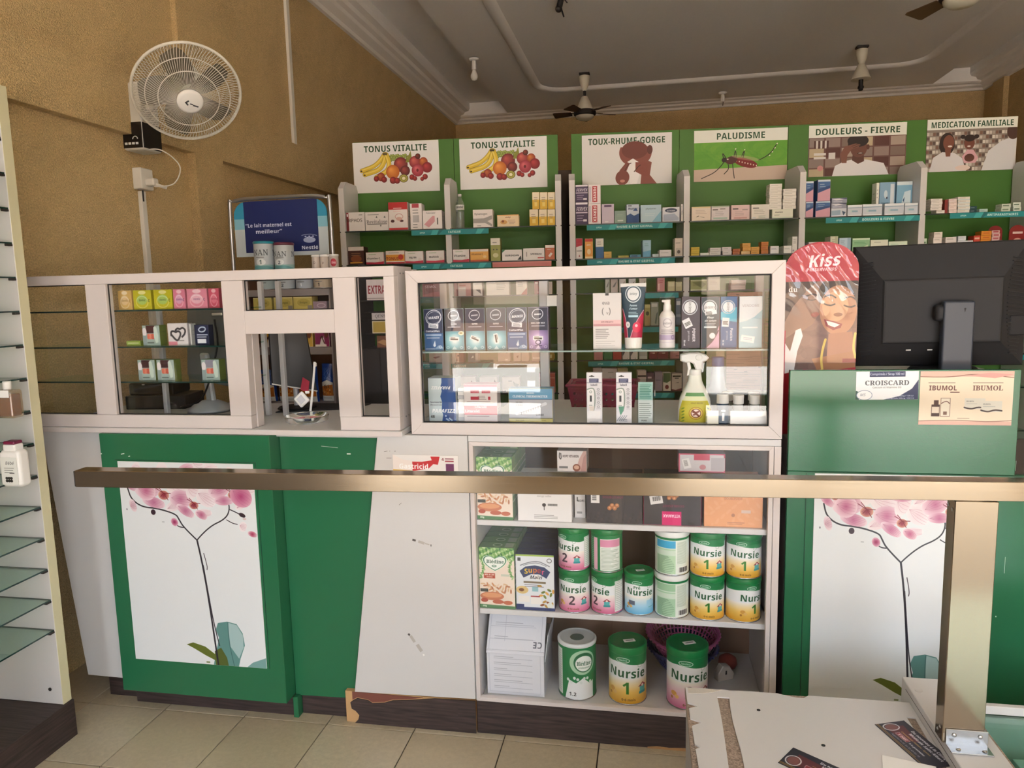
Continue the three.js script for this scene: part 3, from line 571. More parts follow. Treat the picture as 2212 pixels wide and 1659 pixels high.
const mosquitoTex = canvasTex(720, 400, (c, W, H) => {
  fill(c, '#5fa32c', 0, 0, W, H); for (let i = 0; i < 40; i++) { c.globalAlpha = 0.16; ell(c, 60 + (i * 97) % 640, 110 + (i * 53) % 180, 90, 55, i % 2 ? '#3f8a1d' : '#8ac23e'); } c.globalAlpha = 1;
  poly(c, '#cdb8a8', [[0, 305], [W, 290], [W, H], [0, H]]); fill(c, '#e9ece4', 0, 0, W, H * 0.24); text(c, 'PALUDISME', W / 2, H * 0.125, H * 0.17, '#1d4a2b', 'b');
  for (const p of [[[250, 225], [215, 160], [235, 245]], [[310, 215], [320, 140], [330, 230]], [[370, 210], [395, 145], [380, 230]], [[240, 240], [190, 320], [60, 375]], [[260, 255], [280, 300], [235, 345]], [[300, 260], [305, 320], [315, 380]], [[500, 245], [580, 215], [640, 120]]]) curve(c, '#20160f', 6, p);
  for (const [x, y] of [[585, 212], [606, 185], [625, 155], [640, 122], [322, 152], [392, 160]]) ell(c, x, y, 6, 4, '#efeada', -0.8);
  ell(c, 400, 262, 95, 34, '#7a1614', 0.28); for (let i = 0; i < 8; i++) ell(c, 330 + i * 22, 245 + i * 6, 4, 6, '#e9dccb'); ell(c, 290, 238, 48, 30, '#4a1f18', -0.2); ell(c, 235, 235, 20, 18, '#241610'); ell(c, 262, 230, 8, 5, '#e6dcc8');
  c.globalAlpha = 0.5; ell(c, 400, 225, 110, 16, '#b9a98c', 0.18); c.globalAlpha = 1;
});
const headacheTex = canvasTex(720, 400, (c, W, H) => {
  fill(c, '#6a4a44', 0, 0, W, H); for (let i = 0; i < 6; i++) for (let j = 0; j < 4; j++) fill(c, ['#8a7a74', '#a9988c', '#57302c', '#b9a88a', '#7d6a62', '#94807a'][(i * 5 + j * 3) % 6], i * 120 + 6, 95 + j * 80 + 6, 108, 70);
  for (let i = 0; i < 7; i++) fill(c, i % 2 ? '#d9d2cc' : '#4a2622', 40 + i * 16, 120, 12, 60); fill(c, '#d9d6d4', 40, 215, 90, 20); fill(c, '#d9d6d4', 40, 245, 90, 18); fill(c, '#d9d6d4', 150, 215, 50, 50); ell(c, 90, 335, 22, 22, '#c98a8a');
  poly(c, '#e3e2e6', [[180, 400], [200, 320], [270, 285], [350, 270], [440, 280], [560, 310], [600, 400]]); poly(c, '#5a352c', [[330, 225], [410, 225], [415, 290], [370, 310], [325, 280]]);
  ell(c, 372, 185, 62, 74, '#6e4438'); ell(c, 365, 130, 78, 48, '#221512'); fill(c, '#221512', 292, 130, 24, 50); ell(c, 440, 180, 12, 20, '#5a352c');
  poly(c, '#7d5042', [[250, 300], [235, 230], [270, 170], [350, 150], [385, 160], [370, 180], [320, 195], [290, 240], [285, 300]]); curve(c, '#4a2b22', 4, [[330, 185], [360, 172], [385, 165]]); curve(c, '#4a2b22', 4, [[320, 172], [352, 160], [372, 155]]);
  ell(c, 385, 228, 24, 8, '#43241e'); ell(c, 385, 226, 16, 3, '#d9d0cc'); fill(c, '#e9ece4', 0, 0, W, H * 0.24); text(c, 'DOULEURS - FIEVRE', W / 2, H * 0.13, H * 0.17, '#1d4a2b', 'b', 0, W * 0.9);
});
const familyTex = canvasTex(720, 400, (c, W, H) => {
  fill(c, '#8a8078', 0, 0, W, H); for (let j = 0; j < 9; j++) for (let i = 0; i < 30; i++) fill(c, ['#c9c2ba', '#5a4a44', '#a99c92', '#d9d4cc', '#7a5a4c'][(i * 7 + j * 11) % 5], i * 25, 100 + j * 34, 21, 24);
  ell(c, 165, 190, 62, 86, '#2a1815'); ell(c, 178, 180, 44, 58, '#7a4838'); ell(c, 190, 208, 18, 7, '#e9e0dc'); poly(c, '#dcdade', [[30, 400], [60, 290], [130, 250], [230, 260], [290, 300], [330, 400]]); poly(c, '#7a4838', [[150, 230], [200, 230], [195, 285], [160, 285]]);
  ell(c, 345, 190, 42, 46, '#744336'); ell(c, 345, 150, 44, 26, '#241512'); ell(c, 290, 140, 20, 16, '#241512'); ell(c, 400, 140, 20, 16, '#241512'); ell(c, 342, 212, 14, 6, '#e9e0dc'); poly(c, '#d9a9b4', [[290, 290], [330, 238], [380, 240], [420, 300], [400, 340], [310, 340]]); ell(c, 350, 300, 40, 30, '#5e352b');
  poly(c, '#d9dade', [[450, 400], [500, 250], [600, 180], [720, 140], [720, 400]]); ell(c, 690, 110, 50, 60, '#4a3029'); ell(c, 300, 375, 60, 20, '#e6d3cc'); fill(c, '#e9ece4', 0, 0, W, H * 0.2); text(c, 'MEDICATION FAMILIALE', W / 2, H * 0.11, H * 0.15, '#1d4a2b', 'b', 0, W * 0.92);
});
function wallPoster(tex, s0, s1, y0, y1, label, tilt = 0) {
  const p = onShelf((s0 + s1) / 2, (y0 + y1) / 2, 0.2975).toArray();
  const m = printed('poster', label, 'poster', tex, s1 - s0, y1 - y0, p, SH.a, 0.003, 0.5); m.rotation.z = tilt; return m;
}
wallPoster(fruitTex, -1.26, -0.735, 2.1, 2.397, 'left one of two white posters with bananas and mixed fruit');
wallPoster(fruitTex, -0.61, -0.088, 2.1, 2.394, 'right one of two white posters with bananas and mixed fruit');
wallPoster(sneezeTex, 0.118, 0.642, 2.098, 2.387, 'pale poster of a person blowing the nose, headed for coughs');
wallPoster(mosquitoTex, 0.769, 1.301, 2.098, 2.388, 'bright green poster with a mosquito feeding on skin');
wallPoster(headacheTex, 1.419, 1.961, 2.104, 2.391, 'poster of a man in white shirt holding his forehead');
wallPoster(familyTex, 2.072, 2.561, 2.108, 2.398, 'poster of a smiling woman and child in a shop, at right edge');

const orchidTex = canvasTex(730, 1036, (c, W, H) => {
  fill(c, '#e6eaee', 0, 0, W, H);
  const X = (u) => u * W, Yv = (v) => v * H, st = '#2a2630', pts = (a) => a.map(([u, v]) => [X(u), Yv(v)]);
  const petal = (u, v, rx, ry, rot, a, b) => { c.save(); c.translate(X(u), Yv(v)); c.rotate(rot); const g = c.createRadialGradient(0, 0, 2, 0, 0, Math.max(rx, ry)); g.addColorStop(0, a); g.addColorStop(1, b); c.fillStyle = g; c.beginPath(); c.ellipse(0, 0, rx, ry, 0, 0, 7); c.fill(); c.strokeStyle = 'rgba(150,60,100,.35)'; c.lineWidth = 1.2; for (let i = -2; i <= 2; i++) { c.beginPath(); c.moveTo(-rx * 0.8, 0); c.quadraticCurveTo(0, i * ry * 0.4, rx * 0.85, i * ry * 0.25); c.stroke(); } c.restore(); };
  // leaves
  poly(c, '#5f8f8c', pts([[0.6, 1.01], [0.66, 0.86], [0.64, 0.82], [0.66, 0.785], [0.73, 0.775], [0.8, 0.785], [0.84, 0.83], [0.85, 0.89], [0.81, 0.96], [0.79, 1.01]])); poly(c, '#a7c4c6', pts([[0.735, 0.78], [0.8, 0.79], [0.84, 0.84], [0.84, 0.9], [0.8, 0.96], [0.74, 0.9]])); curve(c, '#3b6a6a', 4, pts([[0.735, 0.78], [0.73, 0.87], [0.76, 1]]));
  poly(c, '#64702a', pts([[0.41, 0.905], [0.46, 0.893], [0.55, 0.91], [0.63, 0.95], [0.66, 0.99], [0.55, 0.955], [0.47, 0.925]])); poly(c, '#56642c', pts([[0.62, 0.93], [0.67, 0.91], [0.71, 0.96], [0.72, 1.01], [0.62, 1.01]])); poly(c, '#7aa6a4', pts([[0.84, 1.01], [0.9, 0.975], [1.01, 0.945], [1.01, 1.01]])); fill(c, '#7d8a5c', X(0.55), Yv(0.985), 20, 8);
  // stems
  curve(c, st, 9, pts([[0.64, 1], [0.625, 0.85], [0.6, 0.62], [0.575, 0.47], [0.553, 0.375]])); curve(c, st, 5, pts([[0.66, 0.9], [0.63, 0.8], [0.6, 0.6], [0.585, 0.5]])); curve(c, '#3c3540', 4, pts([[0.595, 0.44], [0.615, 0.5], [0.61, 0.52]]));
  curve(c, st, 7, pts([[0.553, 0.375], [0.46, 0.315], [0.43, 0.275], [0.41, 0.25], [0.27, 0.225], [0.16, 0.222], [0.08, 0.185], [0.06, 0.13]])); curve(c, st, 6, pts([[0.553, 0.375], [0.64, 0.31], [0.78, 0.265], [0.815, 0.215], [0.8, 0.17]])); curve(c, st, 5, pts([[0.815, 0.22], [0.87, 0.235], [0.9, 0.25]])); curve(c, st, 4, pts([[0.785, 0.27], [0.82, 0.285], [0.86, 0.29]])); curve(c, st, 5, pts([[0.46, 0.315], [0.43, 0.315], [0.4, 0.3]]));
  // buds and flowers
  ell(c, X(0.24), Yv(0.245), 13, 14, '#3a2230'); ell(c, X(0.9), Yv(0.245), 18, 10, '#3a2832', 0.4); ell(c, X(0.915), Yv(0.262), 10, 6, '#d9c9cc');
  const flower = (u, v, k, a) => {
    for (const [du, dv, rx, ry, r, deep] of [[-0.1, -0.02, 66, 46, -0.2, 1], [0.1, -0.03, 60, 46, 0.2, 0], [0, -0.075, 34, 60, 0.1, 0], [-0.07, 0.04, 56, 24, 0.25, 1], [0.07, 0.05, 50, 22, -0.4, 0]]) petal(u + du * k, v + dv * k, rx * k, ry * k, r + a, deep ? '#c4789c' : '#ead3dc', deep ? '#f1dfe7' : '#f3ecf0');
    petal(u, v + 0.01, 26 * k, 20 * k, 0, '#8a2238', '#e0b29a'); for (let i = 0; i < 6; i++) curve(c, '#7a1c2c', 3, pts([[u, v], [u + 0.05 * k * Math.cos(i), v + 0.03 * k * Math.sin(i * 1.3)]]));
  };
  flower(0.33, 0.15, 1.15, 0); flower(0.55, 0.195, 0.95, 0.3); flower(0.84, 0.14, 0.95, -0.3); flower(0.13, 0.09, 0.7, 0.4); flower(0.6, 0.06, 0.85, -0.2);
  petal(0.9, 0.155, 60, 52, 0.6, '#b5487a', '#e0a9c0'); petal(0.2, 0.14, 52, 50, 0.2, '#c0688e', '#efd6e0'); petal(0.6, 0.25, 34, 20, 0.5, '#c06a8c', '#efdbe4'); petal(0.395, 0.29, 22, 18, 1, '#a02c5c', '#e9c6d6'); petal(0.09, 0.215, 18, 34, -0.3, '#cfa9b9', '#efe2e8'); petal(0.965, 0.335, 26, 14, 0.3, '#a83a5c', '#f0e0e6'); petal(0.9, 0.3, 20, 26, 0.3, '#ead9e0', '#f2ecf0');
  fill(c, '#9aa0a8', X(0.3), Yv(0.29), 14, 3); ell(c, X(0.04), Yv(0.235), 4, 5, '#8a8a94');
});
printed('poster', 'tall white panel with a pink orchid, left of two orchid panels', 'poster', orchidTex, 0.514, 0.731, [-1.5645, 0.5715, -2.2163], 0, 0.003, 0.45);
printed('poster', 'tall white panel with a pink orchid, right one behind the bronze post', 'poster', orchidTex, 0.455, 0.72, [0.7265, 0.566, -2.2983], 0, 0.003, 0.35);
{
  const inset = thing('inset_frame', 'thin dark green line framing the right orchid panel', 'frame', [0.75, 0, -2.299]), g = std(0x184a33, 0.5);
  part('line', join([at(cbox(0.002, 0.72, 0.0012, 0.0003), -0.275, 0.565, 0), at(cbox(0.6, 0.002, 0.0012, 0.0003), 0.026, 0.929, 0)]), g, inset);
  const inset2 = thing('inset_frame', 'thin dark green line framing the left orchid panel', 'frame', [-1.56, 0, -2.2172]);
  part('line', join([at(cbox(0.002, 0.735, 0.0012, 0.0003), 0.262, 0.572, 0), at(cbox(0.535, 0.002, 0.0012, 0.0003), -0.005, 0.9415, 0)]), g, inset2);
}
function sticker(label, w, h, pos, draw, rot = 0) {
  const uv = nearSheet.add(w, h, draw);
  const m = goods('sticker', boxFaces(w, h, 0.0008, 0.0002, (ax, s) => ax === 2 ? uv : [uv[0] + 0.001, uv[1] + 0.001, uv[0] + 0.002, uv[1] + 0.002]), nearSheet.mat, label, 'sticker', pos); m.rotation.z = rot; return m;
}
sticker('white and navy sticker with a sweeping blue corner on the green till counter', 0.171, 0.084, [0.6915, 1.194, -2.2994], (c, W, H) => {
  fill(c, '#eef0f4', 0, 0, W, H); poly(c, '#1c2a55', [[0.45, 1], [0.7, 0.88], [0.9, 0.62], [1, 0.3], [1, 1]], W, H); fill(c, '#1c2a55', W * 0.22, 0, W * 0.57, H * 0.19); text(c, 'Comprimés / Sirop 100 ml', W * 0.5, H * 0.095, H * 0.11, '#eef', '', 0, W * 0.54);
  text(c, 'CROISCARD', W * 0.5, H * 0.4, H * 0.24, '#2c3038', 'bs', 0, W * 0.8); text(c, 'Calcium et Vitamine D3', W * 0.5, H * 0.57, H * 0.09, '#555', '', 0, W * 0.6); poly(c, '#1c4a3c', [[0, 0.68], [0.08, 0.75], [0.05, 1], [0, 1]], W, H); ell(c, W * 0.14, H * 0.84, W * 0.125, H * 0.17, '#f4f4f6'); ring(c, W * 0.14, H * 0.84, W * 0.125, H * 0.17, '#7a8aa8', 1.5); text(c, 'MS', W * 0.11, H * 0.83, H * 0.13, '#8a90a0', 'i');
  text(c, 'Sirop 250mg / 125 I.U', W * 0.76, H * 0.88, H * 0.07, '#dfe4f0'); text(c, 'Comprimés 500mg / 250 I.U', W * 0.72, H * 0.955, H * 0.07, '#dfe4f0');
}, 0.012);
sticker('cream sticker with pink waves, a small bottle and cartons on the till counter', 0.247, 0.158, [0.9045, 1.157, -2.2994], (c, W, H) => {
  fill(c, '#ecdcc4', 0, 0, W, H); fill(c, '#e3b9a8', 0, 0, W, H * 0.1); curve(c, '#8a5a4c', 2, [[0, 0.1], [0.3, 0.12], [0.6, 0.04], [1, 0.12]], W, H); poly(c, '#d9a098', [[0.5, 0.08], [0.75, 0.03], [1, 0.06], [0.8, 0.13]], W, H); fill(c, '#dfb4a4', 0, H * 0.93, W, H * 0.07); curve(c, '#9a6a5c', 2, [[0, 0.93], [0.4, 0.9], [0.7, 0.94], [1, 0.91]], W, H);
  for (const [x, st] of [[0.25, 'b'], [0.73, 'bs']]) { lines(c, W * (x - 0.16), H * 0.21, W * 0.36, 1, 1, '#6a4a3c', 1.5); text(c, 'IBUMOL', W * x, H * 0.31, H * 0.12, '#5a2c24', st, 0, W * 0.36); }
  fill(c, '#5a2c24', W * 0.33, H * 0.38, W * 0.1, 3); fill(c, '#4a2a20', W * 0.16, H * 0.54, W * 0.05, H * 0.08); fill(c, '#3f2018', W * 0.135, H * 0.62, W * 0.09, H * 0.22); fill(c, '#e6d6c4', W * 0.14, H * 0.66, W * 0.08, H * 0.12); fill(c, '#e9dfce', W * 0.235, H * 0.5, W * 0.1, H * 0.34); c.strokeStyle = '#8a6a5c'; c.lineWidth = 1.5; c.strokeRect(W * 0.235, H * 0.5, W * 0.1, H * 0.34); curve(c, '#5a2c24', 2, [[0.24, 0.6], [0.29, 0.54], [0.33, 0.6]], W, H); fill(c, '#7a5a4c', W * 0.265, H * 0.75, W * 0.04, H * 0.06);
  for (const [x, y] of [[0.49, 0.5], [0.67, 0.55]]) { fill(c, '#dcd8cc', W * x, H * y, W * 0.22, H * 0.2); text(c, 'IBUMOL', W * (x + 0.06), H * (y + 0.06), H * 0.035, '#444'); lines(c, W * (x + 0.02), H * (y + 0.1), W * 0.14, 1, 1, '#999'); curve(c, '#3a2a28', 4, [[x, y + 0.19], [x + 0.07, y + 0.23], [x + 0.14, y + 0.18], [x + 0.22, y + 0.2]].map((q) => [q[0], q[1] - 0.02]), W, H); }
  lines(c, W * 0.42, H * 0.87, W * 0.17, 1, 1, '#7a5a4c');
});
sticker('white sticker with a red arrow and swoosh above the bronze rail', 0.224, 0.09, [-0.717, 0.924, -2.2625], (c, W, H) => {
  fill(c, '#ece9e8', 0, 0, W, H); c.strokeStyle = '#c9c4c2'; c.strokeRect(0.5, 0.5, W - 1, H - 1);
  poly(c, '#f0e6e2', [[0, 0], [0.15, 0.18], [0.3, 0.24], [0.3, 0.62], [0, 0.62]], W, H); poly(c, '#c8262c', [[0.3, 0.26], [0.45, 0.26], [0.6, 0.2], [0.58, 0.06], [0.72, 0.06], [0.69, 0.36], [0.62, 0.34], [0.55, 0.5], [0.3, 0.62]], W, H); poly(c, '#e0b23c', [[0, 0.56], [0.3, 0.6], [0.42, 0.72], [0, 0.72]], W, H); poly(c, '#b83a2c', [[0.42, 0.72], [0.55, 0.6], [0.48, 0.72]], W, H);
  text(c, 'Gastricid', W * 0.32, H * 0.44, H * 0.26, '#fff', 'b', 0, W * 0.55); text(c, '4', W * 0.765, H * 0.16, H * 0.16, '#7a2a34', 'b'); fill(c, '#7a2a44', W * 0.8, H * 0.12, W * 0.13, H * 0.03); fill(c, '#a84a54', W * 0.8, H * 0.2, W * 0.13, H * 0.05); fill(c, '#6a2a5c', W * 0.81, H * 0.32, W * 0.12, H * 0.3);
}, 0);
// red standee with two faces, behind the till counter
{
  const t = thing('standee', 'red arched cardboard standee with the faces of a couple, wrapped in clear film', 'display', [0.527, 1.0222, -2.42]);
  const W0 = 0.216, H0 = 0.6, R = W0 / 2;
  const tex = canvasTex(432, 1176, (c, W, H) => {
    fill(c, '#b3122f', 0, 0, W, H); poly(c, '#7a5a52', [[0, 0.2], [1, 0.2], [1, 0.72], [0, 0.72]], W, H);
    for (let i = 0; i < 40; i++) { c.globalAlpha = 0.25; ell(c, (i * 83) % W, H * (0.21 + ((i * 37) % 50) / 100), 60, 40, i % 2 ? '#94776c' : '#5a4038'); } c.globalAlpha = 1;
    // man, left, in profile
    poly(c, '#8a6655', [[0, 0.21], [0.42, 0.205], [0.5, 0.26], [0.46, 0.3], [0.52, 0.35], [0.46, 0.38], [0.4, 0.42], [0.15, 0.48], [0, 0.52]], W, H); poly(c, '#3f2419', [[0, 0.2], [0.45, 0.2], [0.3, 0.25], [0.12, 0.33], [0, 0.42]], W, H); curve(c, '#241410', 8, [[0.3, 0.275], [0.38, 0.262], [0.44, 0.27]], W, H); curve(c, '#2a1712', 5, [[0.32, 0.292], [0.38, 0.298], [0.43, 0.292]], W, H); ell(c, W * 0.43, H * 0.37, 24, 14, '#a05a4c', -0.2); poly(c, '#6a4232', [[0, 0.5], [0.16, 0.46], [0.24, 0.5], [0.1, 0.62], [0, 0.64]], W, H);
    // woman, right
    ell(c, W * 0.76, H * 0.27, 130, 120, '#2a1712'); ell(c, W * 0.74, H * 0.35, 108, 150, '#b58060'); ell(c, W * 0.7, H * 0.33, 76, 90, '#cf9f7a'); curve(c, '#2a1510', 8, [[0.55, 0.28], [0.62, 0.265], [0.7, 0.285]], W, H); curve(c, '#2a1510', 8, [[0.82, 0.29], [0.9, 0.275], [0.98, 0.3]], W, H); curve(c, '#241210', 9, [[0.55, 0.315], [0.62, 0.328], [0.69, 0.318]], W, H); curve(c, '#241210', 9, [[0.82, 0.325], [0.89, 0.338], [0.96, 0.328]], W, H); ell(c, W * 0.74, H * 0.372, 26, 12, '#8a5436');
    poly(c, '#8a2f34', [[0.55, 0.395], [0.68, 0.405], [0.8, 0.42], [0.78, 0.44], [0.68, 0.452], [0.58, 0.43]], W, H); poly(c, '#f4efea', [[0.58, 0.402], [0.68, 0.412], [0.77, 0.424], [0.7, 0.438], [0.61, 0.425]], W, H); poly(c, '#a9745a', [[0.62, 0.47], [0.94, 0.46], [0.98, 0.6], [0.6, 0.62]], W, H); poly(c, '#a8724c', [[0.4, 0.6], [0.98, 0.56], [1, 0.66], [0.5, 0.68]], W, H); curve(c, '#e3c766', 14, [[0.58, 0.5], [0.52, 0.58], [0.55, 0.66]], W, H); curve(c, '#e3c766', 14, [[0.98, 0.47], [0.95, 0.54], [1, 0.6]], W, H);
    poly(c, '#eceaee', [[0, 0.5], [0.1, 0.56], [0.17, 0.45], [0.24, 0.44], [0.27, 0.48], [0.2, 0.56], [0.16, 0.66], [0, 0.7]], W, H); poly(c, '#b3122f', [[0, 0.68], [0.3, 0.655], [0.6, 0.665], [1, 0.645], [1, 1], [0, 1]], W, H); fill(c, '#b3122f', 0, 0, W, H * 0.2);
    text(c, 'Kiss', W * 0.52, H * 0.095, H * 0.085, '#f6dfe4', 'bi', -0.06); text(c, 'PRESERVATIFS', W * 0.5, H * 0.14, H * 0.022, '#f0ccd4', 'b'); text(c, 'du', W * 0.12, H * 0.24, H * 0.035, '#f4eaec', 'bs'); text(c, 'Kiss', W * 0.55, H * 0.71, H * 0.085, '#f6e6ea', 'bi', -0.06); fill(c, '#8a0f26', W * 0.82, H * 0.6, W * 0.18, H * 0.02);
  });
  const pts = [[-R, 0], [R, 0]]; for (let i = 0; i <= 24; i++) { const a = i / 24 * Math.PI; pts.push([Math.cos(a) * R, H0 - R * 0.78 + Math.sin(a) * R * 0.78]); }
  const g = prism(pts, 0.004, 0.0005), u = g.attributes.uv, q = g.attributes.position; for (let i = 0; i < u.count; i++) u.setXY(i, (q.getX(i) + R) / W0, q.getY(i) / H0);
  part('card', g, new THREE.MeshStandardMaterial({ map: tex, roughness: 0.42 }), t);
  // clear film, creased
  const film = new THREE.PlaneGeometry(W0 * 0.98, H0 * 0.62, 26, 60), fp = film.attributes.position;
  for (let i = 0; i < fp.count; i++) { const x = fp.getX(i), y = fp.getY(i), k = Math.max(0, Math.min(1, (y + 0.05) / 0.2)); const inside = y < H0 * 0.31 - R * 0.78 ? 1 : 0; fp.setZ(i, 0.004 + k * (0.0035 * Math.sin(x * 90 + y * 60) + 0.003 * perlin.noise(x * 40, y * 25, 3) + 0.004 * Math.abs(perlin.noise(x * 18 + y * 22, y * 14, 9)))); if (y > H0 * 0.31 - R * 0.8) { const yy = y - (H0 * 0.31 - R * 0.78), lim = Math.sqrt(Math.max(0, 1 - (yy / (R * 0.78)) ** 2)) * R; fp.setX(i, Math.max(-lim, Math.min(lim, x))); } }
  film.computeVertexNormals(); part('clear_film', film, phy(0xffffff, 0.03, { transmission: 1, thickness: 0, ior: 1.5, side: THREE.DoubleSide }), t, [0, H0 * 0.69 - 0.001, 0.001]);
  part('side_flap', cbox(0.016, 0.33, 0.004, 0.0006), std(0xc8324e, 0.45), t, [-R - 0.004, 0.165, 0.012]);
  part('back_strut', cbox(0.1, 0.4, 0.004, 0.0006), std(0xb9a48a, 0.8), t, [0, 0.2, -0.05], [-0.2, 0, 0]);
}

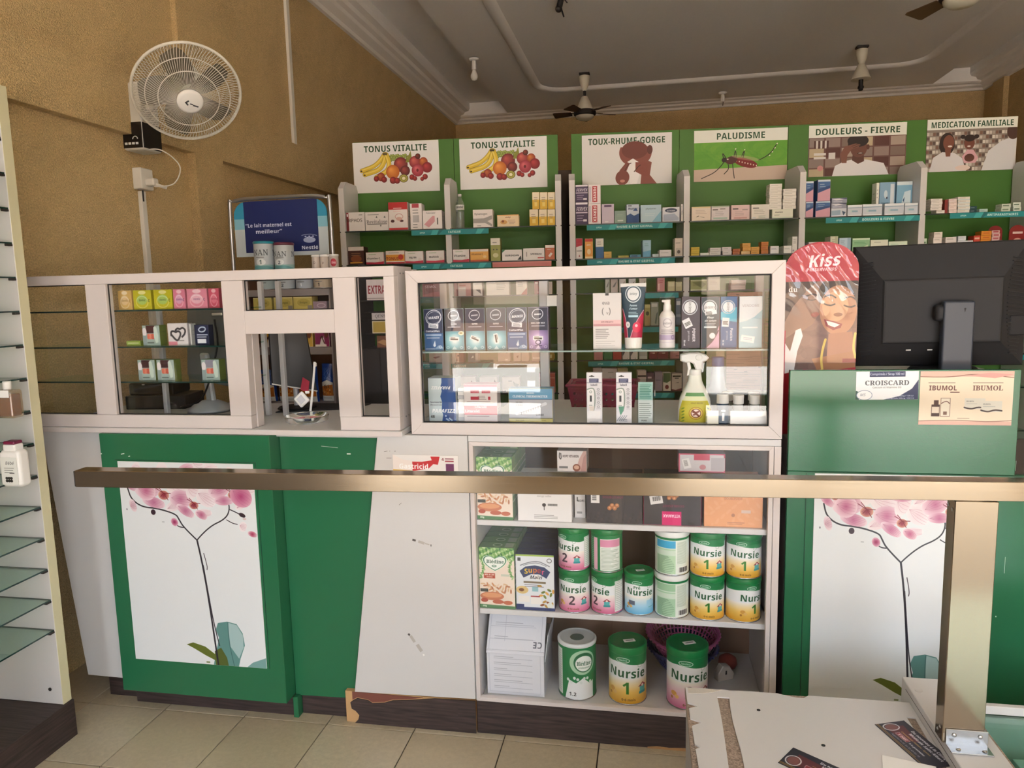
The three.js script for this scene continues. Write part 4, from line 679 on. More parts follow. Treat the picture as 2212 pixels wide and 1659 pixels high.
// ---------------------------------------------------------------- goods on the back shelves
// print of each carton: ground colour, then marks in fractions of its face
const SPECS = [
"#efe9e6;R,0,0,.13,1,#7d1f24;R,.03,.08,.07,.14,#fff;T,ARPHOS,.42,.42,.26,#221;L,.7,.12,.2,1,#777",
"#efe9e6;T,Revitalose,.5,.52,.26,#3a3a3c,s;R,.07,.64,.86,.03,#555;P,#6a6a6a,.45,.3,.5,.2,.53,.33;P,#6a6a6a,.8,.3,.86,.2,.88,.34;L,.1,.12,.5,1,#999;P,#777,.62,.7,.7,.7,.66,.82",
"#f1e9e6;R,0,0,1,.26,#c3282b;L,.25,.2,.45,2,#f0d0d0;O,.55,.52,.2,.1,#c99,.02;E,.2,.68,.1,.05,#45181a;E,.68,.68,.1,.04,#45181a;E,.55,.6,.16,.07,#d9b0a8;R,0,.93,1,.07,#c3282b",
"#efe9e8;R,.15,0,.6,.16,#b6454f;R,.2,.45,.55,.28,#b9b7b9;L,.2,.24,.5,2,#888;L,.2,.8,.4,2,#888",
"#f1ebea;T,Potenciator,.42,.13,.1,#333;P,#d99fa8,.05,.75,.5,.3,.62,.3,.62,.6,.3,.92;L,.75,.4,.04,1,#333;R,.74,.42,.05,.35,#444",
"#4a231a;R,0,0,1,.22,#e8dfd8;L,.2,.35,.6,2,#b98a62;E,.5,.68,.35,.2,#8a4b2a;R,.1,.85,.8,.08,#e0a13a",
"#efe9e6;L,.15,.16,.5,1,#8a7;T,Vitamine C,.42,.5,.22,#333,b;P,#c9304c,0,.82,.5,.86,1,.78,1,1,0,1;E,.82,.7,.1,.12,#e9dcd6",
"#f0e6dc;R,0,.3,1,.5,#e9a13b;T,TONUS,.35,.6,.3,#7d1d1d,b;L,.15,.14,.6,1,#987;E,.8,.5,.14,.22,#c9402f;R,0,.88,1,.12,#b32b31",
"#efe9e6;L,.15,.16,.5,1,#8a7;T,Mg B6,.42,.5,.22,#333,b;P,#c9304c,0,.82,.5,.86,1,.78,1,1,0,1;E,.82,.7,.1,.12,#e9dcd6",
"#efe9e6;L,.15,.16,.5,1,#8a7;T,Multivit,.42,.5,.22,#333,b;P,#c9304c,0,.82,.5,.86,1,.78,1,1,0,1;E,.82,.7,.1,.12,#e9dcd6",
"#7c1826;T,STIMOL,.45,.42,.2,#f2e6e8;P,#a8474e,0,.9,.5,.75,1,.7,1,1,0,1",
"#e9dedb;P,#7c1826,.6,.2,.75,.3,.65,.6,.8,.8;L,.15,.2,.3,5,#b0a3a0",
"#8a3340",
"#bdb3ab;R,.04,.03,.92,.94,#b3a9a1",
"#d5c3b8;P,#8a5a52,.3,.6,.7,.5,.9,.55,.5,.7;R,.05,.05,.9,.03,#eee",
"#d9b3ac;R,.5,.45,.4,.12,#4a2f30;P,#7a4440,.1,.9,.3,.7,.3,.95;R,0,.95,1,.05,#eed9d4",
"#a5655f",
"#cabab2",
"",
"#efe9e6;T,Dynamogen,.4,.24,.14,#333;P,#a9a5a3,0,.5,.55,.5,.97,.34,.97,.55,.72,.66,.97,.85,.97,.98,.6,.76,0,.76;L,.2,.9,.2,1,#888",
"#f4ddb8;T,alvityl,.5,.2,.15,#8b4a2a,b;E,.3,.62,.16,.18,#d9a55e;E,.26,.55,.06,.1,#8d4b24;L,.5,.45,.4,2,#b98;L,.55,.65,.3,2,#a87;R,0,0,1,.06,#f2a94a",
"#efe3c8;R,0,.45,1,.55,#e3b83a;L,.2,.3,.55,3,#a98;R,.3,.6,.4,.25,#efd678",
"#efe9e6;L,.15,.16,.5,1,#8a7;T,Vitamine,.42,.5,.22,#333,b;P,#c9304c,0,.82,.5,.86,1,.78,1,1,0,1;E,.82,.7,.1,.12,#e9dcd6",
"#efb45c;R,0,0,1,.2,#ece3da;T,Vitamine C,.38,.42,.18,#8a4a1c,b;E,.8,.62,.1,.12,#f6cf8e;R,0,.88,1,.12,#d4572f",
"#a3a45e;R,0,0,1,.3,#e9e5d8;E,.3,.5,.07,.03,#555;E,.65,.5,.07,.03,#555;E,.5,.75,.3,.1,#d9d8a8;L,.2,.18,.5,1,#888",
"#efe9e6;T,OUROKSAN,.5,.55,.24,#222,b;P,#333,.78,.95,.95,.55,.97,.95;P,#2f7d4c,0,0,.16,0,0,.25",
"#efe9e6;T,SPERMAX,.6,.5,.22,#333,b;R,.15,.3,.02,.4,#555;R,.68,.78,.3,.08,#b33",
"#c9724e;R,0,0,1,.2,#eadfd6;L,.2,.28,.5,1,#eee;P,#f0e4dc,.3,.75,.6,.5,.8,.6,.5,.85",
"#cf9a98;R,.1,.15,.8,.08,#f2dcd8;R,0,.5,.6,.5,#e9d9d4;R,.1,.35,.5,.06,#b0433f",
"#e6e3df;R,0,.1,.9,.2,#fff;P,#555,.3,.6,.8,.6,.9,.9",
"#e2dfdb;R,.05,.1,.35,.12,#fff;L,.45,.3,.4,4,#aaa",
"#e6dfda;P,#b5545a,.45,1,1,.55,1,1;L,.15,.2,.5,3,#aaa",
"#7c1f36;T,Fi,.6,.55,.34,#e9cfd4,i;R,.05,.2,.3,.1,#e9dfe0;L,.3,.85,.5,1,#e0b9c0",
"#d8cbc5;R,.06,.04,.88,.92,#cdbfb8",
"#8f9aa4;P,#dfe6ea,.3,.7,.5,.4,.6,.6",
"#c9bcb4;T,CMS,.7,.85,.16,#fff,b;E,.75,.2,.04,.03,#333",
"#d2c2ba;P,#7d5a54,.4,.5,.7,.4,.6,.7",
"#d9cbc4;R,.05,.05,.9,.9,#cfc0b8",
"#b9a8a0;R,.1,.6,.8,.2,#e6dcd6",
"#d6c6be;P,#8a4f4c,.7,.45,.78,.2,.84,.45;R,0,.95,1,.05,#efe2dc",
"#d6c8c2;P,#6a4644,.65,.4,.7,.3,.76,.4;P,#6a4644,.82,.4,.86,.14,.92,.4",
"#d9cfc8;P,#8a8a84,.62,.25,.75,.4,.95,.45,.9,.65,.68,.55;R,.35,.22,.2,.05,#777;E,.15,.88,.04,.05,#555",
"#b3503c;R,0,.22,1,.04,#e0a48c;L,.15,.38,.6,2,#e0a48c;P,#dcd0c8,.3,.75,.6,.8,.6,1,.3,.95",
"#3f2f52;R,0,0,1,.1,#e8e2ea;T,FERVEX,.5,.3,.24,#f2eef4,i;R,0,.44,1,.06,#cfc4d4;L,.1,.6,.6,3,#b9a9c6;R,.62,.78,.3,.1,#e8e2ea",
"#efe6e8;R,.32,.08,.4,.84,#b5262e;T,FERVEX,.52,.5,.22,#fff,b,1.57;R,.05,.1,.14,.8,#cbbfd0",
"#cfc3d4;T,ACTIFED,.5,.1,.1,#55405f;R,.2,.05,.6,.1,#584062;L,.25,.9,.3,2,#fff",
"#8fa79b;L,.2,.3,.5,2,#a9bdb3;R,.25,.75,.5,.1,#dfe8e3",
"#c9d6e4;P,#1f4b86,0,.6,.3,.5,.6,.62,1,.5,1,1,0,1;T,Humer,.5,.24,.16,#1c2d5c,b;R,.1,.05,.3,.05,#445;P,#1f4b86,.5,.35,.75,.2,.9,.36",
"#bcd8e6;T,physiomer,.5,.22,.13,#4a5f73;P,#84bcd6,.55,1,1,.35,1,1;L,.2,.5,.5,2,#dceaf1",
"#dfe4ee;E,.5,.22,.36,.15,#35405c;T,ACTIGRIP,.5,.25,.12,#dfe4ee,b;P,#aebbd2,.05,.5,.7,.45,.95,.75,.95,.95,.05,.95",
"#e9e4e0;P,#444,.4,.4,.6,.35,.5,.62,.35,.62;L,.2,.1,.3,1,#888",
"#ece4e0;R,0,0,1,.24,#b8293c;P,#b8293c,0,.24,1,.24,1,.34,0,.42;R,.1,.6,.8,.03,#444;P,#933,.4,.9,.5,.8,.62,.9",
"#e9a24a;R,0,0,1,.14,#cf4a36;L,.2,.3,.55,1,#fff;E,.5,.66,.25,.14,#f3d9a6;R,0,.9,1,.1,#f2d9a0",
"#3a6a9c;R,0,0,1,.42,#e8e6dc;L,.2,.16,.5,2,#998",
"#d9b25a;L,.2,.4,.5,1,#a83",
"#b9ac4e;L,.2,.4,.5,1,#774",
"#5d9fbc;R,.1,.3,.6,.4,#235;",
"#a9cfe2;L,.2,.2,.5,2,#7aa;P,#6fb0d2,0,.7,1,.6,1,1,0,1",
"#d5e4ea;L,.1,.4,.7,1,#79a",
"#e9e6e6;L,.1,.4,.7,1,#888",
"#dcd0c4;L,.1,.25,.7,1,#887;R,.2,.6,.6,.3,#6a5a4c;R,.12,.55,.76,.4,#c9bfb4;E,.5,.76,.2,.1,#5b5148",
"#b9bdb8;R,.1,.1,.7,.06,#555;P,#77777a,.2,.7,.5,.5,.9,.3,.6,.65",
"#cbbfba;R,.1,.1,.7,.06,#555;P,#77777a,.2,.7,.5,.5,.9,.3,.6,.65",
"#cfcac8;R,.1,.1,.7,.06,#555;P,#77777a,.2,.7,.5,.5,.9,.3,.6,.65",
"#d5d6d8;R,.1,.1,.7,.06,#555;P,#77777a,.2,.7,.5,.5,.9,.3,.6,.65",
"#cfc6bf;R,.1,.1,.7,.06,#555;P,#77777a,.2,.7,.5,.5,.9,.3,.6,.65",
"#c98a8f;R,.1,.5,.2,.4,#e9c9cc;L,.3,.3,.5,2,#a35",
"#c9c49a;R,.1,.1,.8,.4,#dcd8b4",
"#a8a160;R,0,0,1,.15,#c9c486;E,.5,.42,.3,.1,#3c3a22;R,0,.55,1,.45,#a98f5c",
"#8f988c;R,.05,.05,.8,.15,#c9cbc2;P,#47605c,.5,.9,.7,.5,.95,.4,.7,.95",
"#5d6d80;R,.1,.1,.8,.15,#c9ced4;R,0,.6,1,.1,#8c99a8",
"#c4878a;R,.1,.1,.6,.06,#ddd",
"#24703c;R,.1,.1,.6,.06,#ddd",
"#a82530;R,.1,.1,.6,.06,#ddd",
"#e2dcd8;P,#4a3f48,0,.7,.35,.3,.5,0,0,0;E,.7,.9,.04,.03,#333",
"#a9b0ac;R,0,.7,1,.3,#c4cac6",
"#6f1c34;R,.1,.4,.3,.05,#d9b3bd;R,.4,.4,.3,.08,#eee",
"#b98288;R,.6,.7,.4,.06,#5a2730;R,.3,.4,.5,.04,#e0c4c6",
"#cdbdb9",
"#cfc3c0;L,.4,.15,.4,1,#998;E,.55,.45,.12,.1,#bdb0ae",
"#a8a06c;R,0,.13,1,.87,#cbbfba",
"#cbbcb4;R,0,.22,1,.08,#3a2c2c",
"#5a3f4e;R,.1,.2,.6,.1,#cbb",
"#8a8294;R,.1,.4,.7,.04,#6a6274",
"#e2ded6;P,#4e6a48,0,0,1,0,1,.42,.5,.55,0,.5;E,.5,.78,.25,.12,#7a2f3c",
"#cbbdb4;R,.1,.12,.8,.08,#2a2422;R,.3,.25,.4,.05,#444;P,#555,.3,.55,.7,.5,.7,.54;P,#6a2430,0,.9,.4,.95,1,.85,1,1,0,1",
"#f1e4d6;R,0,0,1,.08,#e6d3a0;L,.2,.25,.6,3,#c9b7ac;P,#554,.2,.75,.38,.64,.36,.7;P,#776,.4,.7,.68,.76,.66,.8",
"#e6e1e6;R,0,0,1,.08,#aebfae;R,.06,.22,.3,.07,#444;R,.48,.18,.3,.05,#777;L,.2,.4,.5,3,#a9a4ae;R,.1,.82,.8,.1,#a8c9c2",
"#e9cfd0;R,.08,.22,.3,.07,#444;R,.6,.28,.3,.08,#a99;L,.2,.45,.5,3,#b9a4a6;R,.15,.84,.72,.1,#cf9f9f",
"#ece9e2;R,.08,.22,.34,.06,#444;L,.15,.38,.6,3,#a9a69f;L,.4,.8,.4,2,#9a9;R,.05,.9,.2,.05,#bcd",
"#ebe8e0;L,.1,.4,.6,1,#a8a59d",
"#e9ebdd;T,Coartem,.32,.3,.2,#333,bi;L,.1,.6,.3,2,#9a9;R,0,.85,1,.15,#d7e4cf",
"#d6bb3c;R,0,.35,1,.2,#b99a28",
"#ecefe8",
"#e2e0de;L,.1,.4,.7,1,#888",
"#e4dfe0;L,.1,.4,.7,1,#888",
"#b9693a;R,.15,.3,.6,.4,#8e4a26",
"#ecc98c;R,.1,.5,.8,.2,#c98",
"#e0a650;L,.1,.5,.7,1,#a73",
"#dba348;L,.1,.5,.7,1,#a73",
"#c47a34;L,.1,.5,.7,1,#933",
"#e6e6e8;L,.1,.3,.7,2,#99a",
"#e9e8e4;L,.1,.3,.7,2,#aaa",
"#e4e3de;L,.2,.15,.6,3,#9a9a98;R,.1,.8,.3,.1,#889;E,.1,.58,.02,.02,#333",
"#9aa06a;R,0,0,1,.1,#c9ccA0;P,#6f7746,.1,.2,.7,.12,.95,.4,.7,.8;L,.15,.3,.5,3,#5d6538;R,0,.9,1,.1,#d9dac0",
"#dcd8d2;L,.1,.2,.7,4,#c4beb8",
"#3f68a0;P,#d7a3b4,0,.6,.35,.55,.7,.35,1,.3,1,1,0,1;R,0,0,1,.09,#cfe0ec;P,#274a80,0,.45,.5,.35,1,.28,1,.4,0,.62;L,.15,.2,.5,2,#9fb8d4",
"#9aa0b4;P,#e4e4ea,0,.25,.5,.1,.8,.3,.3,.5;P,#4a526c,.4,0,1,0,1,.3;L,.1,.7,.6,2,#dde",
"#d4dae4;P,#9cb6cc,0,.3,.6,.2,.6,.8,0,.9;R,0,.88,1,.12,#eef;P,#445a78,.7,.3,.95,.5,.8,.9",
"#cfd7e2;R,0,0,1,.2,#e6edf3;P,#8fa9bf,.0,.22,1,.2,1,.26,0,.3;L,.2,.5,.5,2,#9db;R,.05,.9,.9,.1,#eef3f6;R,.3,.5,.4,.16,#96b7cc",
"#e8ece2;L,.2,.2,.4,3,#aaa",
"#87aecb;R,.7,.05,.25,.9,#d5e0e8;E,.4,.35,.12,.12,#cfe0ea;E,.48,.46,.04,.03,#223;L,.1,.6,.5,4,#5d87a8",
"#7fb0cd;R,0,0,1,.1,#dde9ef;P,#cfe2ea,.5,.3,.9,.25,.9,.7,.3,.68;P,#24507a,.4,.55,.52,.45,.48,.6;L,.1,.75,.8,3,#dfe6ea",
"#e2cfd6;L,.2,.35,.6,2,#a8929a;R,0,0,1,.06,#f2e4ea",
"#dfe0c4;L,.2,.2,.4,3,#9a9b82;R,.6,0,.4,1,#c3c7a6",
"#c4d9e8;R,.7,0,.3,1,#9fbdd0;L,.1,.2,.4,3,#7d97ad",
"#8fbf92;R,0,0,1,.12,#d9ead2;L,.1,.3,.7,2,#4f8a5c;P,#d6e8c8,.4,.85,.9,.5,.9,.9;P,#376b45,.35,.9,.42,.68,.45,.8",
"#e2e6d2;R,0,.6,.55,.4,#5fae8c;L,.2,.2,.4,1,#776;L,.6,.6,.3,2,#9b9",
"#d2e2cc;L,.1,.3,.5,2,#7a9;P,#8fbf9c,.05,.8,.6,.6,.6,.9",
"#cfc0bd;R,.05,.3,.9,.2,#e6d6d2;R,.05,.65,.9,.2,#e6d6d2",
"#ece7e2;L,.1,.35,.7,1,#9a948e",
"#8a2a26",
"#ead9d4;L,.1,.3,.6,1,#b99",
"#e9e6dc;L,.1,.35,.6,1,#999;R,0,.8,1,.2,#d5e4ea",
"#1d4a50;L,.1,.5,.6,1,#cde",
"#b5d3cc;L,.1,.5,.6,1,#799",
"#d9e4d4;R,.1,.3,.7,.4,#7a8f7a",
"#dfeadd;R,.1,.35,.7,.3,#66806a",
"#cfe3cb;R,.1,.28,.6,.16,#557a5c;R,.05,.5,.9,.4,#b4d6b2",
"#e9e0d9;L,.1,.25,.7,2,#a39a92",
"#e2dcd8;L,.1,.25,.7,2,#a39a92",
"#d9dfe4;L,.1,.4,.7,1,#789",
"#d6dae0;L,.1,.4,.7,1,#778",
"#c9402c;R,.1,.3,.8,.3,#e9b9a8",
"#d98a26;R,.2,.4,.6,.2,#c05a1c",
"#d9b4b2;R,.15,.2,.7,.5,#b3555c",
"#e6cfd2;L,.1,.4,.7,1,#b98",
"#cfd98a;R,.1,.5,.8,.35,#e6ead0;R,.1,.2,.6,.2,#4c7a3a",
"#e0dad6;P,#9a3444,.2,.6,.6,.3,.95,.2,.95,1,.1,1;L,.2,.15,.5,1,#888",
"#ddd6cc;R,.3,.15,.2,.6,#7d766c",
"#dedcda;R,.1,.14,.7,.03,#555;R,.1,.24,.7,.02,#777;P,#777,.4,.55,.55,.5,.5,.6",
"#d9d6cc;R,.2,.2,.5,.06,#777",
"#dcd9d6;R,.5,.5,.2,.4,#999",
"#8a8a94;R,.3,.4,.3,.08,#666",
"#23418a;T,Prosta,.5,.5,.3,#dfe6f4,i,1.57",
"#16201e;R,.8,.4,.12,.55,#aab",
"#142019;R,.8,.4,.12,.55,#9b9"
];
// kind, place along the shelf, width, height, depth, foot above floor, setback (mm), print, label
const GOODS = [
["c",-1182,107,105.9,90,1851.3,0,0,"white carton with dark red edge, top shelf under left fruit poster"],
["c",-1057,134,104.1,90,1851.3,0,1,"white carton with serif lettering, top shelf under left fruit poster"],
["c",-933,110,154.9,90,1851.3,0,2,"tall white carton with red head and fruit, top shelf under left fruit poster"],
["c",-829,67,144.4,90,1851.3,0,3,"narrow white carton with grey square, top shelf under left fruit poster"],
["c",-736,110,102.7,90,1851.3,0,4,"white carton with slanted pink patch, top shelf under left fruit poster"],
["c",-1188,93,103.0,90,1661.3,0,5,"dark brown carton with white head, second shelf under left fruit poster"],
["c",-1079,105,68.5,90,1661.3,0,6,"white carton with crimson foot, second shelf under left fruit poster"],
["c",-960,109,74.1,90,1661.3,0,7,"white and orange carton, second shelf under left fruit poster"],
["c",-850,105,68.1,90,1661.3,0,8,"white carton with crimson foot and dark bars, second shelf under left fruit poster"],
["c",-728,105,68.5,90,1661.3,0,9,"white carton with crimson foot and wide bar, second shelf under left fruit poster"],
["c",-756,106,97.1,90,1468.3,0,10,"maroon carton with white capitals, third shelf under left fruit poster"],
["c",-675,23,100.5,90,1468.3,0,11,"white carton with maroon figure, third shelf under left fruit poster"],
["c",-616,20,93.8,90,1468.3,0,12,"narrow maroon carton, third shelf under left fruit poster"],
["c",-666,11,180.2,60,1278.3,0,13,"beige carton, fourth shelf under left fruit poster"],
["c",-747,77,72.7,90,1088.3,0,14,"beige carton with scribble, fifth shelf under left fruit poster"],
["c",-618,17,75.1,90,1088.3,0,15,"pinkish carton with dark bar, fifth shelf under left fruit poster"],
["c",-595,25,70.1,90,1088.3,0,16,"narrow brick red carton, fifth shelf under left fruit poster"],
["c",-624,11,93.7,90,903.3,0,17,"narrow beige carton, lowest shelf under left fruit poster"],
["b",-583,57,193.9,65,1851.3,0,18,"clear plastic water bottle with black lettering, top shelf under right fruit poster"],
["c",-448,112,99.0,90,1851.3,0,19,"white carton with grey chevron, top shelf under right fruit poster"],
["c",-306,122,65.9,90,1851.3,0,20,"cream carton with brown picture, top shelf under right fruit poster"],
["c",-160,49,91.1,60,1851.3,0,21,"small yellow carton in lower row, leftmost of 3, top shelf under right fruit poster"],
["c",-147,40,92.3,60,1943.4,0,21,"small yellow carton in upper row, leftmost of 3, top shelf under right fruit poster"],
["c",-109,45,89.5,60,1851.3,0,21,"small yellow carton in lower row, second of 3, top shelf under right fruit poster"],
["c",-103,42,92.4,60,1941.8,0,21,"small yellow carton in upper row, second of 3, top shelf under right fruit poster"],
["c",-62,42,88.0,60,1851.3,0,21,"small yellow carton in lower row, third of 3, top shelf under right fruit poster"],
["c",-60,39,92.5,60,1940.3,0,21,"small yellow carton in upper row, third of 3, top shelf under right fruit poster"],
["c",-579,93,71.0,90,1661.3,0,22,"white carton with crimson foot and moon, second shelf under right fruit poster"],
["c",-474,104,70.2,90,1661.3,0,23,"orange carton with white head, second shelf under right fruit poster"],
["c",-381,55,128.9,90,1661.3,0,24,"tall olive carton with white head, second shelf under right fruit poster"],
["c",-288,113,61.1,90,1661.3,0,25,"white carton with black capitals above pink strip, second shelf under right fruit poster"],
["c",-164,121,65.9,90,1661.3,0,26,"white carton with small red bar above pink strip, second shelf under right fruit poster"],
["c",-73,53,82.1,90,1661.3,0,27,"small rust coloured carton, second shelf under right fruit poster"],
["c",-565,74,98.1,90,1468.3,0,28,"pink and white carton, third shelf under right fruit poster"],
["c",-490,54,85.0,90,1468.3,0,29,"small white carton with dark patch, third shelf under right fruit poster"],
["c",-374,132,90.6,90,1468.3,0,30,"wide white carton, third shelf under right fruit poster"],
["c",-238,63,87.3,90,1468.3,0,31,"white carton with pink curved corner, third shelf under right fruit poster"],
["c",-136,60,87.6,90,1468.3,0,32,"maroon carton with white script, third shelf under right fruit poster"],
["c",-84,41,69.5,90,1468.3,0,33,"plain beige carton, third shelf under right fruit poster"],
["c",-528,61,64.7,90,1088.3,0,34,"grey blue carton with white tick, fifth shelf under right fruit poster"],
["c",-348,71,61.7,90,1088.3,0,35,"beige carton with white letters, fifth shelf under right fruit poster"],
["c",-272,43,56.1,90,1088.3,0,36,"small beige carton, fifth shelf under right fruit poster"],
["c",-225,41,57.5,90,1088.3,0,37,"plain pinkish beige carton, fifth shelf under right fruit poster"],
["c",-160,56,54.2,90,1088.3,0,38,"low grey beige carton, fifth shelf under right fruit poster"],
["t",-83,56,55.0,80,1088.3,0,18,"yellow round tub with white label, fifth shelf under right fruit poster"],
["c",-568,103,97.0,90,903.3,0,39,"beige carton with small red print, lowest shelf under right fruit poster"],
["c",-442,104,95.2,90,903.3,0,40,"beige carton with two dark figures, lowest shelf under right fruit poster"],
["c",-311,102,92.5,90,903.3,0,41,"white carton with grey splash, lowest shelf under right fruit poster"],
["c",-100,90,112.4,90,903.3,0,42,"brick orange carton, lowest shelf under right fruit poster"],
["c",108,68,120.8,90,1851.3,0,43,"purple carton below its twin, top shelf under sneezing poster"],
["c",109,69,94.4,90,1973.1,0,43,"purple carton on top of its twin, top shelf under sneezing poster"],
["c",179,69,110.5,70,1851.3,0,44,"white carton with red vertical strip below its twin, top shelf under sneezing poster"],
["c",180,67,102.9,70,1962.8,0,44,"white carton with red vertical strip on its twin, top shelf under sneezing poster"],
["c",253,68,106.9,90,1851.3,0,45,"pale lavender carton, top shelf under sneezing poster"],
["c",322,64,68.0,90,1851.3,0,46,"grey green carton, top shelf under sneezing poster"],
["c",391,69,100.7,90,1851.3,0,47,"white carton with dark blue wave, top shelf under sneezing poster"],
["c",490,113,94.4,90,1851.3,0,48,"pale blue carton, top shelf under sneezing poster"],
["c",600,94,78.7,90,1851.3,0,49,"white carton with dark oval badge, top shelf under sneezing poster"],
["c",660,11,92.8,90,1851.3,0,50,"small white carton with dark squiggle, top shelf under sneezing poster"],
["c",92,37,113.1,90,1661.3,0,51,"tall white carton with red head, second shelf under sneezing poster"],
["c",146,44,110.2,90,1661.3,0,52,"tall orange carton with red head, second shelf under sneezing poster"],
["c",206,45,109.7,90,1661.3,0,53,"bottle shaped carton white over blue, second shelf under sneezing poster"],
["c",251,42,35.7,90,1661.3,0,54,"small mustard carton, second shelf under sneezing poster"],
["c",338,60,11.4,90,1661.3,0,55,"flat olive yellow carton, second shelf under sneezing poster"],
["c",404,60,15.4,50,1661.3,0,56,"flat blue carton, second shelf under sneezing poster"],
["c",468,45,92.9,90,1661.3,0,57,"tall pale blue carton, second shelf under sneezing poster"],
["c",516,35,15.5,50,1661.3,0,58,"flat white carton, second shelf under sneezing poster"],
["c",570,65,36.3,90,1661.3,0,59,"small white carton with grey line, second shelf under sneezing poster"],
["c",643,43,99.1,90,1661.3,0,60,"tall beige carton with picture, second shelf under sneezing poster"],
["c",248,25,95.0,60,1468.3,0,61,"slim pale grey carton, leftmost of 5, third shelf under sneezing poster"],
["c",286,39,94.0,60,1468.3,0,62,"slim pale grey carton, second of 5, third shelf under sneezing poster"],
["c",332,37,92.9,60,1468.3,0,63,"slim pale grey carton, third of 5, third shelf under sneezing poster"],
["c",386,38,91.6,60,1468.3,0,64,"slim pale grey carton, fourth of 5, third shelf under sneezing poster"],
["c",445,38,90.1,60,1468.3,0,65,"slim pale grey carton, fifth of 5, third shelf under sneezing poster"],
["c",546,41,87.6,60,1468.3,0,66,"rose carton, third shelf under sneezing poster"],
["c",603,39,55.0,60,1468.3,0,67,"small cream carton, third shelf under sneezing poster"],
["c",471,32,118.8,60,1278.3,0,68,"olive tube carton, fourth shelf under sneezing poster"],
["c",512,42,132.0,60,1278.3,0,69,"grey green carton, fourth shelf under sneezing poster"],
["c",643,28,150.0,60,1278.3,0,70,"slate blue carton, fourth shelf under sneezing poster"],
["c",194,48,62.5,60,1088.3,0,71,"rose carton with red side, fifth shelf under sneezing poster"],
["c",250,47,61.5,60,1088.3,0,72,"green carton, fifth shelf under sneezing poster"],
["c",301,47,60.7,60,1088.3,0,73,"red carton, fifth shelf under sneezing poster"],
["c",350,39,59.8,60,1088.3,0,74,"white carton with dark curve, leftmost of 2, fifth shelf under sneezing poster"],
["c",396,40,59.0,60,1088.3,0,74,"white carton with dark curve, second of 2, fifth shelf under sneezing poster"],
["c",447,46,58.1,60,1088.3,0,75,"grey carton, fifth shelf under sneezing poster"],
["c",504,45,60.2,60,1088.3,0,76,"maroon carton with white tag, leftmost of 2, fifth shelf under sneezing poster"],
["c",559,60,59.3,60,1088.3,0,76,"maroon carton with white tag, second of 2, fifth shelf under sneezing poster"],
["c",624,51,58.2,60,1088.3,0,77,"dusty pink carton, fifth shelf under sneezing poster"],
["c",187,48,138.6,60,903.3,0,78,"pale pink carton, lowest shelf under sneezing poster"],
["c",256,85,134.4,60,903.3,0,79,"large pale carton, lowest shelf under sneezing poster"],
["c",331,59,133.9,60,903.3,0,80,"carton with yellow lid, lowest shelf under sneezing poster"],
["c",440,49,119.8,60,903.3,0,81,"beige carton with dark band, lowest shelf under sneezing poster"],
["c",487,38,106.0,60,903.3,0,82,"dark plum carton, lowest shelf under sneezing poster"],
["c",534,42,110.0,60,903.3,0,83,"mauve carton, lowest shelf under sneezing poster"],
["c",581,43,104.6,60,903.3,0,84,"green and white carton with heart, lowest shelf under sneezing poster"],
["c",636,57,101.3,60,903.3,0,85,"beige carton with black headline, lowest shelf under sneezing poster"],
["c",764,103,75.8,90,1851.3,0,86,"cream carton with small signature, top shelf under mosquito poster"],
["c",868,96,76.5,90,1851.3,0,87,"white carton with green foot line, top shelf under mosquito poster"],
["c",976,99,78.1,90,1851.3,0,88,"pale pink carton, top shelf under mosquito poster"],
["c",1083,96,78.2,90,1851.3,0,89,"ivory carton with dark headline, top shelf under mosquito poster"],
["c",1166,66,19.0,70,1901.7,12,90,"flat white carton of the left stack, bottom of 7 up, top shelf under mosquito poster"],
["c",1167,66,19.0,70,1921.3,12,90,"flat white carton of the left stack, second of 7 up, top shelf under mosquito poster"],
["c",1165,66,19.0,70,1940.9,12,90,"flat white carton of the left stack, third of 7 up, top shelf under mosquito poster"],
["c",1167,66,19.0,70,1960.4,12,90,"flat white carton of the left stack, fourth of 7 up, top shelf under mosquito poster"],
["c",1165,66,19.0,70,1980.0,12,90,"flat white carton of the left stack, fifth of 7 up, top shelf under mosquito poster"],
["c",1166,66,19.0,70,1999.6,12,90,"flat white carton of the left stack, sixth of 7 up, top shelf under mosquito poster"],
["c",1167,66,19.0,70,2019.1,12,90,"flat white carton of the left stack, topmost of 7, top shelf under mosquito poster"],
["c",1202,111,49.4,90,1851.3,0,91,"wide pale green carton under the stacks, top shelf under mosquito poster"],
["c",1242,69,17.4,70,1901.7,12,90,"flat white carton of the right stack, bottom of 6 up, top shelf under mosquito poster"],
["c",1240,69,17.4,70,1919.7,12,90,"flat white carton of the right stack, second of 6 up, top shelf under mosquito poster"],
["c",1241,69,17.4,70,1937.8,12,90,"flat white carton of the right stack, third of 6 up, top shelf under mosquito poster"],
["c",1243,69,17.4,70,1955.8,12,90,"flat white carton of the right stack, fourth of 6 up, top shelf under mosquito poster"],
["c",1241,69,17.4,70,1973.8,12,90,"flat white carton of the right stack, fifth of 6 up, top shelf under mosquito poster"],
["c",1242,69,17.4,70,1991.8,12,90,"flat white carton of the right stack, topmost of 6, top shelf under mosquito poster"],
["c",733,46,23.4,60,1661.3,0,92,"small yellow carton, bottom of 2 up, second shelf under mosquito poster"],
["c",734,46,23.4,60,1685.3,0,92,"small yellow carton, topmost of 2, second shelf under mosquito poster"],
["c",785,47,14.6,60,1661.3,0,93,"low white carton, second shelf under mosquito poster"],
["c",842,60,20.1,60,1661.3,0,94,"white lined carton, bottom of 2 up, second shelf under mosquito poster"],
["c",844,60,20.1,60,1682.0,0,94,"white lined carton, topmost of 2, second shelf under mosquito poster"],
